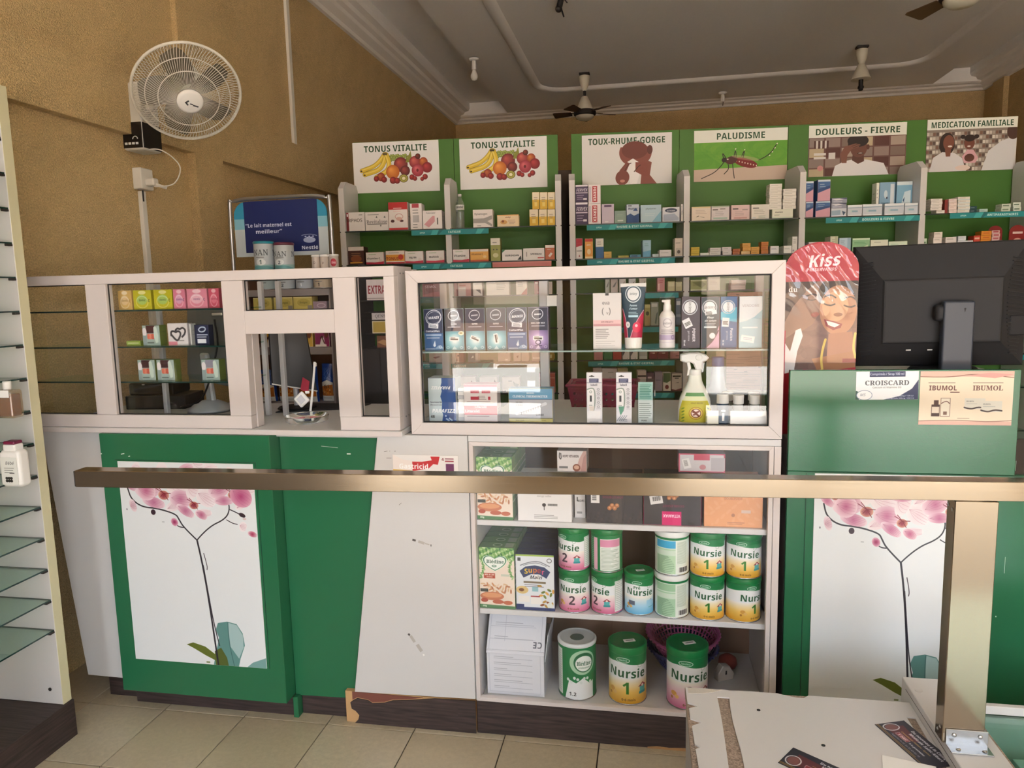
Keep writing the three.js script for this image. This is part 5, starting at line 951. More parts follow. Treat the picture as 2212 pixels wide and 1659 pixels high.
["c",907,50,21.4,60,1661.3,0,95,"white and pink lined carton, bottom of 2 up, second shelf under mosquito poster"],
["c",905,50,21.4,60,1683.3,0,95,"white and pink lined carton, topmost of 2, second shelf under mosquito poster"],
["c",957,39,15.8,60,1661.3,0,96,"small copper carton, bottom of 2 up, second shelf under mosquito poster"],
["c",959,39,15.8,60,1677.7,0,96,"small copper carton, topmost of 2, second shelf under mosquito poster"],
["c",1008,47,18.0,60,1661.3,0,97,"low cream orange carton, second shelf under mosquito poster"],
["c",1014,44,20.9,60,1680.3,0,98,"amber carton on the low one, bottom of 2 up, second shelf under mosquito poster"],
["c",1012,44,20.9,60,1701.8,0,98,"amber carton on the low one, topmost of 2, second shelf under mosquito poster"],
["c",1059,45,19.8,60,1661.3,0,99,"amber carton, bottom of 2 up, second shelf under mosquito poster"],
["c",1060,45,19.8,60,1681.7,0,99,"amber carton, topmost of 2, second shelf under mosquito poster"],
["c",1111,39,21.6,60,1661.3,0,100,"orange carton, bottom of 3 up, second shelf under mosquito poster"],
["c",1109,39,21.6,60,1683.5,0,100,"orange carton, second of 3 up, second shelf under mosquito poster"],
["c",1111,39,21.6,60,1705.7,0,100,"orange carton, topmost of 3, second shelf under mosquito poster"],
["c",1164,46,40.9,90,1661.3,0,101,"small white carton, second shelf under mosquito poster"],
["c",1234,43,40.8,90,1661.3,0,102,"small ivory carton, second shelf under mosquito poster"],
["c",1271,27,89.6,90,1661.3,0,103,"large white carton, second shelf under mosquito poster"],
["c",645,34,51.6,60,1468.3,0,67,"small cream carton by the upright, third shelf under mosquito poster"],
["c",754,90,59.4,90,1468.3,0,104,"olive green carton, third shelf under mosquito poster"],
["c",839,65,74.5,90,1468.3,0,105,"white carton with faint lines, third shelf under mosquito poster"],
["c",1343,41,107.3,85,1936.6,0,106,"blue and pink carton left of its pair above, top shelf under headache poster"],
["c",1345,40,84.3,85,1851.3,0,106,"blue and pink carton left of its pair below, top shelf under headache poster"],
["c",1416,77,84.4,85,1851.3,0,106,"wide blue and pink carton below, top shelf under headache poster"],
["c",1419,67,113.3,85,1936.7,0,106,"wide blue and pink carton above, top shelf under headache poster"],
["c",1500,80,26.8,85,1896.3,0,107,"crumpled grey blue carton, bottom of 2 up, top shelf under headache poster"],
["c",1502,80,26.8,85,1923.7,0,107,"crumpled grey blue carton, topmost of 2, top shelf under headache poster"],
["c",1501,81,44.0,90,1851.3,0,108,"small white and blue carton under the crumpled ones, top shelf under headache poster"],
["c",1585,76,59.0,70,1851.3,0,109,"pale blue and white carton in front row, leftmost of 4, top shelf under headache poster"],
["c",1677,102,61.0,70,1851.3,0,109,"pale blue and white carton in front row, second of 4, top shelf under headache poster"],
["c",1731,15,181.9,60,1851.3,75,110,"thin white carton at the back, top shelf under headache poster"],
["c",1782,82,182.8,60,1851.3,75,111,"tall light blue carton at the back, top shelf under headache poster"],
["c",1791,101,60.7,70,1851.3,0,109,"pale blue and white carton in front row, third of 4, top shelf under headache poster"],
["c",1873,83,184.1,60,1851.3,75,112,"wide light blue carton at the back, top shelf under headache poster"],
["c",1880,68,59.8,70,1851.3,0,109,"pale blue and white carton in front row, fourth of 4, top shelf under headache poster"],
["c",1402,112,57.0,90,1661.3,0,113,"long pale pink carton, second shelf under headache poster"],
["c",1481,41,85.0,90,1661.3,0,114,"cream green carton, second shelf under headache poster"],
["c",1539,62,75.0,90,1661.3,0,115,"pale blue carton, second shelf under headache poster"],
["c",1624,92,70.9,90,1661.3,0,116,"green and white carton, second shelf under headache poster"],
["c",1720,93,59.7,90,1661.3,0,117,"white carton with green corner, second shelf under headache poster"],
["c",1819,97,48.6,90,1661.3,0,118,"low pale green carton, second shelf under headache poster"],
["c",970,81,26.7,60,1468.3,0,119,"low pinkish carton, bottom of 2 up, third shelf under headache poster"],
["c",972,81,26.7,60,1495.6,0,119,"low pinkish carton, topmost of 2, third shelf under headache poster"],
["c",2008,59,14.7,70,1869.0,0,120,"flat white carton of the leaning stack, bottom of 4 up, top shelf under family poster"],
["c",2009,59,14.7,70,1884.3,0,120,"flat white carton of the leaning stack, second of 4 up, top shelf under family poster"],
["c",2011,59,14.7,70,1899.6,0,120,"flat white carton of the leaning stack, third of 4 up, top shelf under family poster"],
["c",2009,59,14.7,70,1914.9,0,120,"flat white carton of the leaning stack, topmost of 4, top shelf under family poster"],
["c",2032,43,16.7,60,1851.3,0,120,"flat white carton lying in front, top shelf under family poster"],
["c",2064,16,72.6,90,1851.3,8,121,"dark red carton end, top shelf under family poster"],
["c",2096,41,18.3,80,1851.3,0,122,"flat pinkish carton of the stack, bottom of 4 up, top shelf under family poster"],
["c",2094,41,18.3,80,1870.2,0,122,"flat pinkish carton of the stack, second of 4 up, top shelf under family poster"],
["c",2095,41,18.3,80,1889.1,0,122,"flat pinkish carton of the stack, third of 4 up, top shelf under family poster"],
["c",2093,41,18.3,80,1908.1,0,122,"flat pinkish carton of the stack, topmost of 4, top shelf under family poster"],
["c",2150,62,16.4,80,1851.3,0,123,"flat white carton of the taller stack, bottom of 5 up, top shelf under family poster"],
["c",2152,62,16.4,80,1868.3,0,123,"flat white carton of the taller stack, second of 5 up, top shelf under family poster"],
["c",2150,62,16.4,80,1885.2,0,123,"flat white carton of the taller stack, third of 5 up, top shelf under family poster"],
["c",2151,62,16.4,80,1902.2,0,123,"flat white carton of the taller stack, fourth of 5 up, top shelf under family poster"],
["c",2149,62,16.4,80,1919.2,0,123,"flat white carton of the taller stack, topmost of 5, top shelf under family poster"],
["c",2200,36,16.5,60,1851.3,0,124,"small dark teal carton, bottom of 2 up, top shelf under family poster"],
["c",2201,36,16.5,60,1868.4,0,124,"small dark teal carton, topmost of 2, top shelf under family poster"],
["c",2253,43,17.0,60,1851.3,0,125,"small pale green carton, top shelf under family poster"],
["c",2367,46,20.0,60,1851.3,0,126,"small white and green carton, bottom of 2 up, top shelf under family poster"],
["c",2369,46,20.0,60,1871.9,0,126,"small white and green carton, topmost of 2, top shelf under family poster"],
["c",2425,39,22.8,60,1851.3,0,127,"small green lettered carton, bottom of 2 up, top shelf under family poster"],
["c",2422,39,22.8,60,1874.7,0,127,"small green lettered carton, topmost of 2, top shelf under family poster"],
["c",1960,17,59.2,90,1661.3,0,128,"green lettered white carton, second shelf under family poster"],
["c",2026,44,30.4,60,1661.3,0,129,"small white carton of the tall stack, bottom of 3 up, second shelf under family poster"],
["c",2024,44,30.4,60,1692.3,0,129,"small white carton of the tall stack, second of 3 up, second shelf under family poster"],
["c",2026,44,30.4,60,1723.3,0,129,"small white carton of the tall stack, topmost of 3, second shelf under family poster"],
["c",2093,56,31.2,60,1661.3,0,130,"small white carton of the short stack, bottom of 2 up, second shelf under family poster"],
["c",2094,56,31.2,60,1693.1,0,130,"small white carton of the short stack, topmost of 2, second shelf under family poster"],
["c",2151,41,23.5,60,1704.7,0,131,"white carton on the long one, second shelf under family poster"],
["c",2169,80,42.4,60,1661.3,0,132,"long white carton lying flat, second shelf under family poster"],
["c",2226,33,33.5,60,1661.3,0,133,"small red carton, bottom of 2 up, second shelf under family poster"],
["c",2228,33,33.5,60,1695.4,0,133,"small red carton, topmost of 2, second shelf under family poster"],
["c",2275,53,22.0,60,1661.3,0,134,"flat orange carton, bottom of 4 up, second shelf under family poster"],
["c",2273,53,22.0,60,1683.9,0,134,"flat orange carton, second of 4 up, second shelf under family poster"],
["c",2274,53,22.0,60,1706.5,0,134,"flat orange carton, third of 4 up, second shelf under family poster"],
["c",2275,53,22.0,60,1729.1,0,134,"flat orange carton, topmost of 4, second shelf under family poster"],
["c",2324,40,17.0,60,1701.7,0,135,"flat pink lettered carton, bottom of 3 up, second shelf under family poster"],
["c",2326,40,17.0,60,1719.3,0,135,"flat pink lettered carton, second of 3 up, second shelf under family poster"],
["c",2323,40,17.0,60,1736.8,0,135,"flat pink lettered carton, topmost of 3, second shelf under family poster"],
["c",2334,55,39.4,60,1661.3,0,136,"low pink white carton, second shelf under family poster"],
["a",2360,73,122.0,20,1661.3,85,18,"red arched counter display behind orange cartons, second shelf under family poster"],
["c",2441,36,34.7,90,1661.3,0,137,"green and white carton by the red stand, second shelf under family poster"],
["a",2462,86,120.6,20,1661.3,60,18,"red arched counter display at the right edge, second shelf under family poster"],
["c",2425,38,64.7,90,1468.3,0,138,"white carton with crimson sweep, third shelf under family poster"],
["c",2466,40,77.4,90,1468.3,0,139,"tall ivory carton with grey print, third shelf under family poster"],
["c",2395,40,98.0,90,1278.3,0,140,"tall white carton with grey lines, fourth shelf under family poster"],
["c",2482,32,83.0,90,1278.3,0,141,"white carton at the edge, fourth shelf under family poster"],
["c",2351,31,95.8,90,1088.3,0,142,"slim white carton, fifth shelf under family poster"],
["c",2384,30,106.2,90,1088.3,0,143,"slim grey carton, fifth shelf under family poster"],
["c",2420,38,105.6,90,1088.3,0,144,"blue carton with white script, fifth shelf under family poster"],
["c",2452,20,102.3,90,1088.3,0,145,"slim black carton, fifth shelf under family poster"],
["c",2478,24,97.9,90,1088.3,0,146,"slim dark green carton, fifth shelf under family poster"]
];

for (const [kind, s, w, h, d, foot, back, k, label] of GOODS) {
  const p = onShelf(s / 1000, foot / 1000, 0.012 + back / 1000).toArray();
  const W = w / 1000, H = h / 1000, D = d / 1000;
  if (kind === 'c') {
    const geo = cartonGeo(farSheet, k, W, H, D, SPECS[k]);
    goods('carton', geo, farSheet.mat, label, 'carton', p, SH.a);
  } else if (kind === 'b') {                                            // clear water bottle
    const t = thing('water_bottle', label, 'bottle', onShelf(s / 1000, foot / 1000, 0.06).toArray(), SH.a), r = W / 2 * 0.85, f = H / 0.2;
    part('body', lathe([[0, 0], [r * 0.9, 0], [r, 0.006], [r, 0.10 * f], [r * 0.96, 0.105 * f], [r, 0.11 * f], [r * 0.97, 0.145 * f], [r * 0.5, 0.172 * f], [r * 0.4, 0.178 * f], [r * 0.4, 0.186 * f]], 28), phy(0xf0f4f2, 0.08, { transmission: 0.9, thickness: 0, ior: 1.45 }), t);
    part('water', lathe([[0, 0.002], [r * 0.88, 0.002], [r * 0.96, 0.007], [r * 0.96, 0.098 * f], [0, 0.098 * f]], 28), phy(0xd9dedb, 0.02, { transmission: 0.8, thickness: 0, ior: 1.33 }), t);
    part('cap', lathe([[0, 0.2 * f], [r * 0.42, 0.2 * f], [r * 0.44, 0.197 * f], [r * 0.44, 0.186 * f], [0, 0.186 * f]], 24), M.plastic, t);
    const uv = farSheet.add(0.1, 0.03, (c, A, B) => { fill(c, '#d9dcd8', -1, -1, A + 2, B + 2); text(c, 'Mobil', A / 2, B * 0.5, B * 0.7, '#1c1c1c', 'bi'); });
    const lb = new THREE.CylinderGeometry(r + 0.0006, r + 0.0006, 0.028, 28, 1, true, -1.5, 3); const q = lb.attributes.uv; for (let i = 0; i < q.count; i++) q.setXY(i, uv[0] + q.getX(i) * (uv[2] - uv[0]), uv[1] + q.getY(i) * (uv[3] - uv[1]));
    part('label', lb, farSheet.mat, t, [0, 0.122 * f, 0]);
  } else if (kind === 't') {
    const t = thing('tub', label, 'tub', onShelf(s / 1000, foot / 1000, 0.06).toArray(), SH.a), r = W / 2;
    part('body', lathe([[0, 0], [r * 0.8, 0], [r, H * 0.2], [r, H * 0.62], [r * 0.85, H * 0.7], [0, H * 0.7]], 28), std(0xc2a54a, 0.4), t);
    part('lid', lathe([[0, H], [r * 0.8, H], [r * 0.86, H * 0.96], [r * 0.86, H * 0.7], [0, H * 0.7]], 28), std(0xd0b860, 0.4), t);
    part('label', cbox(r * 0.8, H * 0.34, 0.002, 0.0005), std(0xe0d49a, 0.6), t, [0, H * 0.42, r * 0.98]);
  } else if (kind === 'a') {                                            // arched card stand
    const t = thing('counter_display', label, 'display', onShelf(s / 1000, foot / 1000, back / 1000).toArray(), SH.a), pts = [[-W / 2, 0], [W / 2, 0]];
    for (let i = 0; i <= 16; i++) { const a = i / 16 * Math.PI; pts.push([Math.cos(a) * W / 2, H - W * 0.45 + Math.sin(a) * W * 0.45]); }
    part('card', prism(pts, 0.004), std(0x8a1a1c, 0.45), t);
    part('badge', prism(Array.from({ length: 20 }, (_, i) => [Math.cos(i / 20 * 6.2832) * W * 0.26, H * 0.28 + Math.sin(i / 20 * 6.2832) * W * 0.2]), 0.002), std(0xd9a79a, 0.5), t, [0, 0, 0.0022]);
    part('lettering', cbox(W * 0.6, H * 0.09, 0.001, 0.0003), std(0xe6c9c4, 0.5), t, [0, H * 0.66, 0.0008]);
    part('foot', cbox(W * 0.7, 0.003, 0.02, 0.0005), std(0x8a1a1c, 0.45), t, [0, 0.0016, -0.008]);
  }
}

// ---------------------------------------------------------------- goods in the showcases and the kiosk
const SEEN = { shelf: 1.3045, floor: 1.0665, s1: 0.7478, s2: 0.4408, s3: 0.1263 };
// ribbed tin with printed wrap, plastic or metal lid; foot at the group origin, front of the wrap faces turn
function tin(label, pos, r, h, turn, draw, o = {}) {
  const t = thing('tin', label, 'tin', pos, turn, o.group), lh = o.lidH || h * 0.13;
  const sh = o.sheet || nearSheet, uv = sh.add(2 * Math.PI * r, h - lh, draw, o.density);
  const bead = 0.0012;
  const segs = 48, geo = new THREE.CylinderGeometry(r, r, h - lh - 0.004, segs, 1, true); geo.rotateY(Math.PI); const u = geo.attributes.uv;
  for (let i = 0; i < u.count; i++) u.setXY(i, uv[0] + u.getX(i) * (uv[2] - uv[0]), uv[1] + u.getY(i) * (uv[3] - uv[1]));
  part('wrap', geo, sh.mat, t, [0, (h - lh - 0.004) / 2 + 0.004, 0]);
  part('rim', lathe([[0, 0], [r - 0.001, 0], [r + bead, 0.001], [r + bead, 0.0035], [r - 0.0005, 0.0045]], 40), M.steel, t);
  const lid = o.lid || std(0x0f7a3f, 0.35);
  part('lid', lathe([[0, h - 0.004], [r * 0.86, h - 0.004], [r * 0.9, h], [r - 0.001, h], [r + 0.0022, h - 0.003], [r + 0.0022, h - lh + 0.002], [r + 0.0005, h - lh], [r - 0.003, h - lh]], 44), lid, t);
  if (o.disc) part('lid_print', lathe([[0, 0.0012], [r * 0.36, 0.0012], [r * 0.37, 0]], 30), o.disc, t, [0, h - 0.0042, 0]);
  if (o.tag) { part('price_tag', cbox(r * 0.62, 0.0006, r * 0.3, 0.0001), M.paper, t, [r * 0.1, h - 0.0034, -r * 0.05], [0, 0.3, 0]); part('tag_print', cbox(r * 0.4, 0.0004, r * 0.06, 0.0001), std(0x777777, 0.8), t, [r * 0.1, h - 0.0029, -r * 0.05], [0, 0.3, 0]); }
  return t;
}
function wrapPink(num, col, deep, opts = {}) {
  return (c, W, H) => {
    fill(c, '#eceef0', 0, 0, W, H); const m = W / 2, k = H * 0.9;
    const g = c.createLinearGradient(0, H * 0.5, 0, H); g.addColorStop(0, '#f3eee6'); g.addColorStop(0.5, col); g.addColorStop(1, deep); c.fillStyle = g; c.fillRect(0, H * 0.48, W, H * 0.52);
    poly(c, '#0f7a43', [[0, 0], [1, 0], [1, 0.1], [0.66, 0.22], [0.4, 0.14], [0.2, 0.2], [0, 0.1]], W, H);
    ell(c, m - k * 0.1, H * 0.1, k * 0.15, H * 0.055, '#e9f2ea'); ell(c, m - k * 0.1, H * 0.1, k * 0.135, H * 0.042, '#0f7a43'); text(c, 'bledina', m - k * 0.1, H * 0.1, H * 0.05, '#e9f2ea');
    text(c, 'Nursie', m, H * 0.37, H * 0.25, '#14532f', 'b', 0.04, k * 0.92); if (opts.pre) text(c, 'Pré', m - k * 0.1, H * 0.235, H * 0.12, '#14532f', 'b');
    ring(c, m + k * 0.28, H * 0.22, k * 0.05, H * 0.03, '#9aa8a0', 1.2);
    if (num) { text(c, num, m - k * 0.02, H * 0.68, H * 0.34, num === '1' ? '#2f7a1f' : '#4a3540', 'b'); text(c, num === '1' ? '0-6 mois' : '6-12 mois', m + k * 0.02, H * 0.92, H * 0.07, '#6a4a1a', 'b'); }
    poly(c, '#9a1f2c', [[0, 0], [0.5, -0.5], [1, 0]].map(([a, b]) => [m + k * (0.24 + a * 0.24), H * 0.66 + b * H * 0.16])); fill(c, '#4fb0b0', m + k * 0.28, H * 0.66, k * 0.16, H * 0.14); ell(c, m + k * 0.36, H * 0.64, k * 0.035, H * 0.03, '#efd9cf'); fill(c, '#2f8f96', m + k * 0.26, H * 0.76, k * 0.2, H * 0.05);
    ell(c, m - k * 0.36, H * 0.74, k * 0.07, H * 0.05, '#d9a04a'); ell(c, m - k * 0.29, H * 0.79, k * 0.05, H * 0.04, '#e6bc74'); ell(c, m - k * 0.41, H * 0.83, k * 0.03, H * 0.03, '#b3762c');
    if (opts.pre) { fill(c, '#5f6a80', m - k * 0.36, H * 0.62, k * 0.2, H * 0.12); fill(c, '#9fd0ea', m + k * 0.2, H * 0.6, k * 0.24, H * 0.2); }
    for (const x of [m + k * 0.6, 0]) { fill(c, '#e9ece9', x, H * 0.1, k * 0.4, H * 0.86); c.strokeStyle = '#8aa08f'; c.lineWidth = 1; c.strokeRect(x + 2, H * 0.13, k * 0.4 - 4, H * 0.78); for (let i = 0; i < 14; i++) fill(c, '#a9b3ab', x + 4, H * (0.17 + i * 0.053), k * 0.36 * (0.5 + 0.5 * Math.abs(Math.sin(i))), 1.5); }
  };
}
const wrapBack = (head, tone) => (c, W, H) => { fill(c, '#0f7a43', 0, 0, W, H); fill(c, '#e4ece4', W * 0.2, H * 0.06, W * 0.6, H * 0.94); const x = W * 0.33, w = W * 0.2; fill(c, head, x, H * 0.08, w, H * 0.2); fill(c, tone, x, H * 0.3, w, H * 0.68); fill(c, '#cfe0cf', x, H * 0.34, w, H * 0.14); fill(c, '#dfe8de', W * 0.54, H * 0.08, W * 0.13, H * 0.7); for (let i = 0; i < 20; i++) { fill(c, 'rgba(40,80,50,.45)', x + 3, H * (0.5 + i * 0.024), w * (0.6 + 0.3 * Math.sin(i * 3)), 1.4); fill(c, 'rgba(40,80,50,.4)', W * 0.545, H * (0.12 + i * 0.03), W * 0.11, 1.2); } fill(c, '#eef0ee', W * 0.56, H * 0.8, W * 0.11, H * 0.16); for (let i = 0; i < 12; i++) fill(c, '#222', W * 0.565 + i * W * 0.0085, H * 0.81, 1 + (i % 3), H * 0.13); };
{ // middle shelf
  const y = SEEN.s2, G = 'small green lidded tins on the middle shelf', yel = wrapPink('1', '#f0c766', '#d9a02c'), pink = wrapPink('2', '#e9b6c8', '#d0648f'), h = 0.1425;
  const a = { tag: true }, white = { lid: std(0xe6e8e6, 0.4) };
  const spot = (x, r) => [x, y, -2.287 - r];
  const up = (p) => [p[0], p[1] + h + 0.0006, p[2]];
  const p1 = spot(-0.2405, 0.0515), p2 = spot(-0.132, 0.0515), p3 = spot(0.0775, 0.0535), p4 = spot(0.1895, 0.0535), p5 = spot(0.3015, 0.0535);
  tin('pink and white tin with a 2, lower one of the left stack', p1, 0.051, h, -0.02, pink, a);
  tin('pink and white tin with a 2, upper one of the left stack', up(p1), 0.051, h, -0.5, pink, a);
  tin('pink and white tin turned sideways, lower one of the second stack', p2, 0.051, h, -0.75, pink, a);
  tin('tin showing its pink and white table side, upper one of the second stack', up(p2), 0.051, h, 0, (c, W, H) => { fill(c, '#0f7a43', 0, 0, W, H); fill(c, '#e3b0c4', W * 0.36, H * 0.08, W * 0.05, H * 0.9); fill(c, '#e6ebe4', W * 0.44, H * 0.1, W * 0.22, H * 0.88); fill(c, '#d98fae', W * 0.44, H * 0.12, W * 0.22, H * 0.2); for (let i = 0; i < 16; i++) { fill(c, '#8fa593', W * 0.45, H * (0.36 + i * 0.038), W * 0.2 * (0.5 + 0.5 * Math.abs(Math.sin(i * 2))), 1.4); fill(c, '#b5c2b6', W * 0.3, H * (0.1 + i * 0.052), W * 0.05, 1.3); } }, a);
  tin('single low tin with blue foot, green lid and a white price tag', [-0.028, y, -2.287 - 0.055], 0.0465, 0.139, 0.1, wrapPink('', '#a9d4ec', '#62b2dc', { pre: true }), a);
  tin('tin turned to its pale green text side with white lid, lower of its stack', p3, 0.0535, h, 0, wrapBack('#9fc9a4', '#a9cfae'), white);
  tin('tin turned to its text side with a blue patch, grey lid, upper of its stack', up(p3), 0.0535, h, 0, wrapBack('#3fa9d6', '#b5d6b4'), white);
  tin('yellow tin with a 1 and red roofed house, lower of the fourth stack', p4, 0.0535, h, 0.02, yel, a);
  tin('yellow tin with a 1 and red roofed house, upper of the fourth stack', up(p4), 0.0535, h, -0.08, yel, a);
  tin('yellow tin with a 1, turned right, lower of the rightmost stack', p5, 0.0535, h, 0.62, yel, a);
  tin('yellow tin with a 1, upper of the rightmost stack under the glare', up(p5), 0.0535, h, -0.05, yel, a);
}
const foliage = (c, W, H, h) => { fill(c, '#7fae5a', 0, 0, W, h); for (let i = 0; i < 60; i++) ell(c, (i * 71) % W, ((i * 37) % 100) / 100 * h, W * 0.05, W * 0.022, ['#4c8a3a', '#a5c882', '#2f6a35', '#c9d9a8'][i % 4], i); };
const cereal = (c, W, H) => {
  fill(c, '#ecdccb', 0, 0, W, H); foliage(c, W, H, H * 0.2); for (let i = 0; i < 26; i++) { ell(c, W * (i % 2 ? 0.06 : 0.93) + 8 * Math.sin(i * 3), H * (0.2 + i * 0.012), W * 0.06, W * 0.025, i % 3 ? '#6f9f5a' : '#a9c98a', i); }
  const heart = (s, col) => { c.save(); c.translate(W * 0.45, H * 0.245); c.scale(s, s); c.fillStyle = col; c.beginPath(); c.moveTo(0, H * 0.14); c.bezierCurveTo(-W * 0.62, -H * 0.02, -W * 0.28, -H * 0.2, 0, -H * 0.07); c.bezierCurveTo(W * 0.28, -H * 0.2, W * 0.62, -H * 0.02, 0, H * 0.14); c.fill(); c.restore(); };
  heart(1.0, '#e4efe2'); heart(0.94, '#1d6a3c'); heart(0.86, '#edf2ea'); text(c, 'Blédine', W * 0.46, H * 0.23, H * 0.075, '#17452c', 'bs', 0, W * 0.58); ring(c, W * 0.43, H * 0.3, W * 0.06, H * 0.014, '#2f6a45', 2);
  fill(c, '#b3492f', W * 0.13, H * 0.42, W * 0.32, H * 0.085); text(c, 'MIEL & LAIT', W * 0.29, H * 0.445, H * 0.03, '#f2e2d2', 'b', 0, W * 0.28); text(c, 'céréales', W * 0.29, H * 0.48, H * 0.025, '#f2e2d2', 'b');
  for (let i = 0; i < 30; i++) ell(c, W * (0.1 + ((i * 29) % 80) / 100), H * (0.6 + ((i * 17) % 16) / 100), W * 0.07, H * 0.014, ['#d9b48a', '#c98a5c', '#e6cdb0', '#b5734a'][i % 4], i); ell(c, W * 0.35, H * 0.8, W * 0.34, H * 0.07, '#c4744c'); ell(c, W * 0.35, H * 0.785, W * 0.28, H * 0.04, '#dc9a6a'); ell(c, W * 0.13, H * 0.87, W * 0.1, H * 0.035, '#a9482f'); ell(c, W * 0.52, H * 0.89, W * 0.16, H * 0.035, '#b85a3a'); ell(c, W * 0.8, H * 0.9, W * 0.13, H * 0.035, '#c0643f');
  fill(c, '#3a3a30', W * 0.02, H * 0.68, W * 0.22, H * 0.05); fill(c, '#c9cdb8', W * 0.62, H * 0.43, W * 0.24, H * 0.035); poly(c, '#4a7a4a', [[0, 0.94], [1, 0.955], [1, 1], [0, 1]], W, H); text(c, '250g', W * 0.13, H * 0.965, H * 0.03, '#e9efe0', 'b');
};
const cerealTop = (c, W, H) => { fill(c, '#6a8f5a', 0, 0, W, H); ell(c, W * 0.5, H * 0.5, W * 0.14, H * 0.28, '#c9d9b4'); ell(c, W * 0.5, H * 0.5, W * 0.11, H * 0.2, '#5a854f'); fill(c, '#a5b59a', W * 0.72, H * 0.1, W * 0.24, H * 0.8); };
const superMaize = (c, W, H) => {
  fill(c, '#dfe3e8', 0, 0, W, H); fill(c, '#9ab84a', 0, 0, W, H * 0.03); curve(c, '#7a808a', 3, [[0.12, 0.2], [0.5, 0.08], [0.88, 0.2]], W, H); curve(c, '#7a808a', 2, [[0.2, 0.2], [0.5, 0.12], [0.8, 0.2]], W, H); fill(c, '#333', W * 0.05, H * 0.06, W * 0.08, H * 0.06); ring(c, W * 0.88, H * 0.1, W * 0.06, H * 0.035, '#555', 2);
  poly(c, '#26355f', [[0.1, 0.3], [0.25, 0.22], [0.5, 0.19], [0.75, 0.22], [0.9, 0.3], [0.8, 0.42], [0.62, 0.35], [0.4, 0.35], [0.2, 0.42]], W, H); [['S', 0.27, '#e6c33a'], ['u', 0.38, '#e9a83a'], ['p', 0.5, '#d9722f'], ['e', 0.61, '#b8382f'], ['r', 0.71, '#d0567f']].forEach(([s, x, col], i) => text(c, s, W * x, H * (0.305 - 0.03 * Math.sin(i * 0.8)), H * 0.13, col, 'b'));
  ell(c, W * 0.57, H * 0.4, W * 0.08, H * 0.05, '#f0efe9'); text(c, 'Maïzi', W * 0.52, H * 0.405, H * 0.085, '#1d1d22', 'bi'); fill(c, '#7a6a52', W * 0.2, H * 0.48, W * 0.58, H * 0.035); lines(c, W * 0.22, H * 0.54, W * 0.55, 2, H * 0.03, '#6a6a70', 2);
  ell(c, W * 0.16, H * 0.64, W * 0.16, H * 0.07, '#d9bc7a'); ell(c, W * 0.14, H * 0.64, W * 0.07, H * 0.03, '#7a4a2a'); fill(c, '#8fbcc4', W * 0.42, H * 0.58, W * 0.16, H * 0.08); for (let i = 0; i < 14; i++) ell(c, W * (0.62 + ((i * 13) % 36) / 100), H * (0.56 + ((i * 19) % 40) / 100), W * 0.06, H * 0.02, ['#b58a3a', '#6a7a2f', '#8a4a22', '#d9a04a'][i % 4], i); fill(c, '#e9e6e2', W * 0.05, H * 0.75, W * 0.3, H * 0.11); fill(c, '#eceae6', W * 0.38, H * 0.76, W * 0.28, H * 0.13); fill(c, '#9a2a35', W * 0.38, H * 0.74, W * 0.24, H * 0.02); ell(c, W * 0.88, H * 0.9, W * 0.08, H * 0.05, '#e4e8e0'); fill(c, '#1d2f66', 0, H * 0.95, W, H * 0.05); fill(c, '#1d2f66', 0, H * 0.9, W * 0.2, H * 0.06);
};
const superTop = (c, W, H) => { fill(c, '#2c2440', 0, 0, W, H); ell(c, W * 0.5, H * 0.5, W * 0.16, H * 0.22, '#3f3558'); };
{
  const bigBox = (n, label, g, x, y, z) => goods('cereal_carton', g, nearSheet.mat, label, 'carton', [x, y, z]);
  const gB = cartonGeo(nearSheet, 'bled', 0.121, 0.212, 0.052, '#8fae7c', (c, W, H) => { fill(c, '#8fae7c', 0, 0, W, H); lines(c, 2, H * 0.2, W - 4, 6, H * 0.1, '#dfe8d4', 2); }, cerealTop, cereal);
  const gS = cartonGeo(nearSheet, 'sup', 0.129, 0.193, 0.052, '#2c2440', '#2c2440', superTop, superMaize);
  const ord = ['front', 'second', 'third', 'fourth', 'rear'];
  for (let i = 0; i < 5; i++) bigBox(0, `green leafy cereal carton with heart, ${ord[i]} of the row on the middle shelf`, gB, -0.4935 + 0.0004 * (i % 2), SEEN.s2, -2.29 - i * 0.0535);
  for (let i = 0; i < 5; i++) bigBox(0, `dark lidded maize cereal carton, ${ord[i]} of the row beside the green cartons`, gS, -0.3655, SEEN.s2, -2.292 - i * 0.0535);
  for (let i = 0; i < 5; i++) bigBox(0, `green leafy cereal carton with heart, ${ord[i]} of the row on the upper shelf`, gB, -0.4935 + 0.0006 * (i % 2), SEEN.s1, -2.29 - i * 0.0535);
  for (let i = 0; i < 2; i++) bigBox(0, `green leafy cereal carton lying on the row of the upper shelf, ${['nearer', 'farther'][i]} one`, cartonGeo(nearSheet, 'bledlay', 0.1, 0.034, 0.1, '#8fae7c', cerealTop, cerealTop, cerealTop), -0.482, SEEN.s1 + 0.2125, -2.41 - i * 0.11);
}
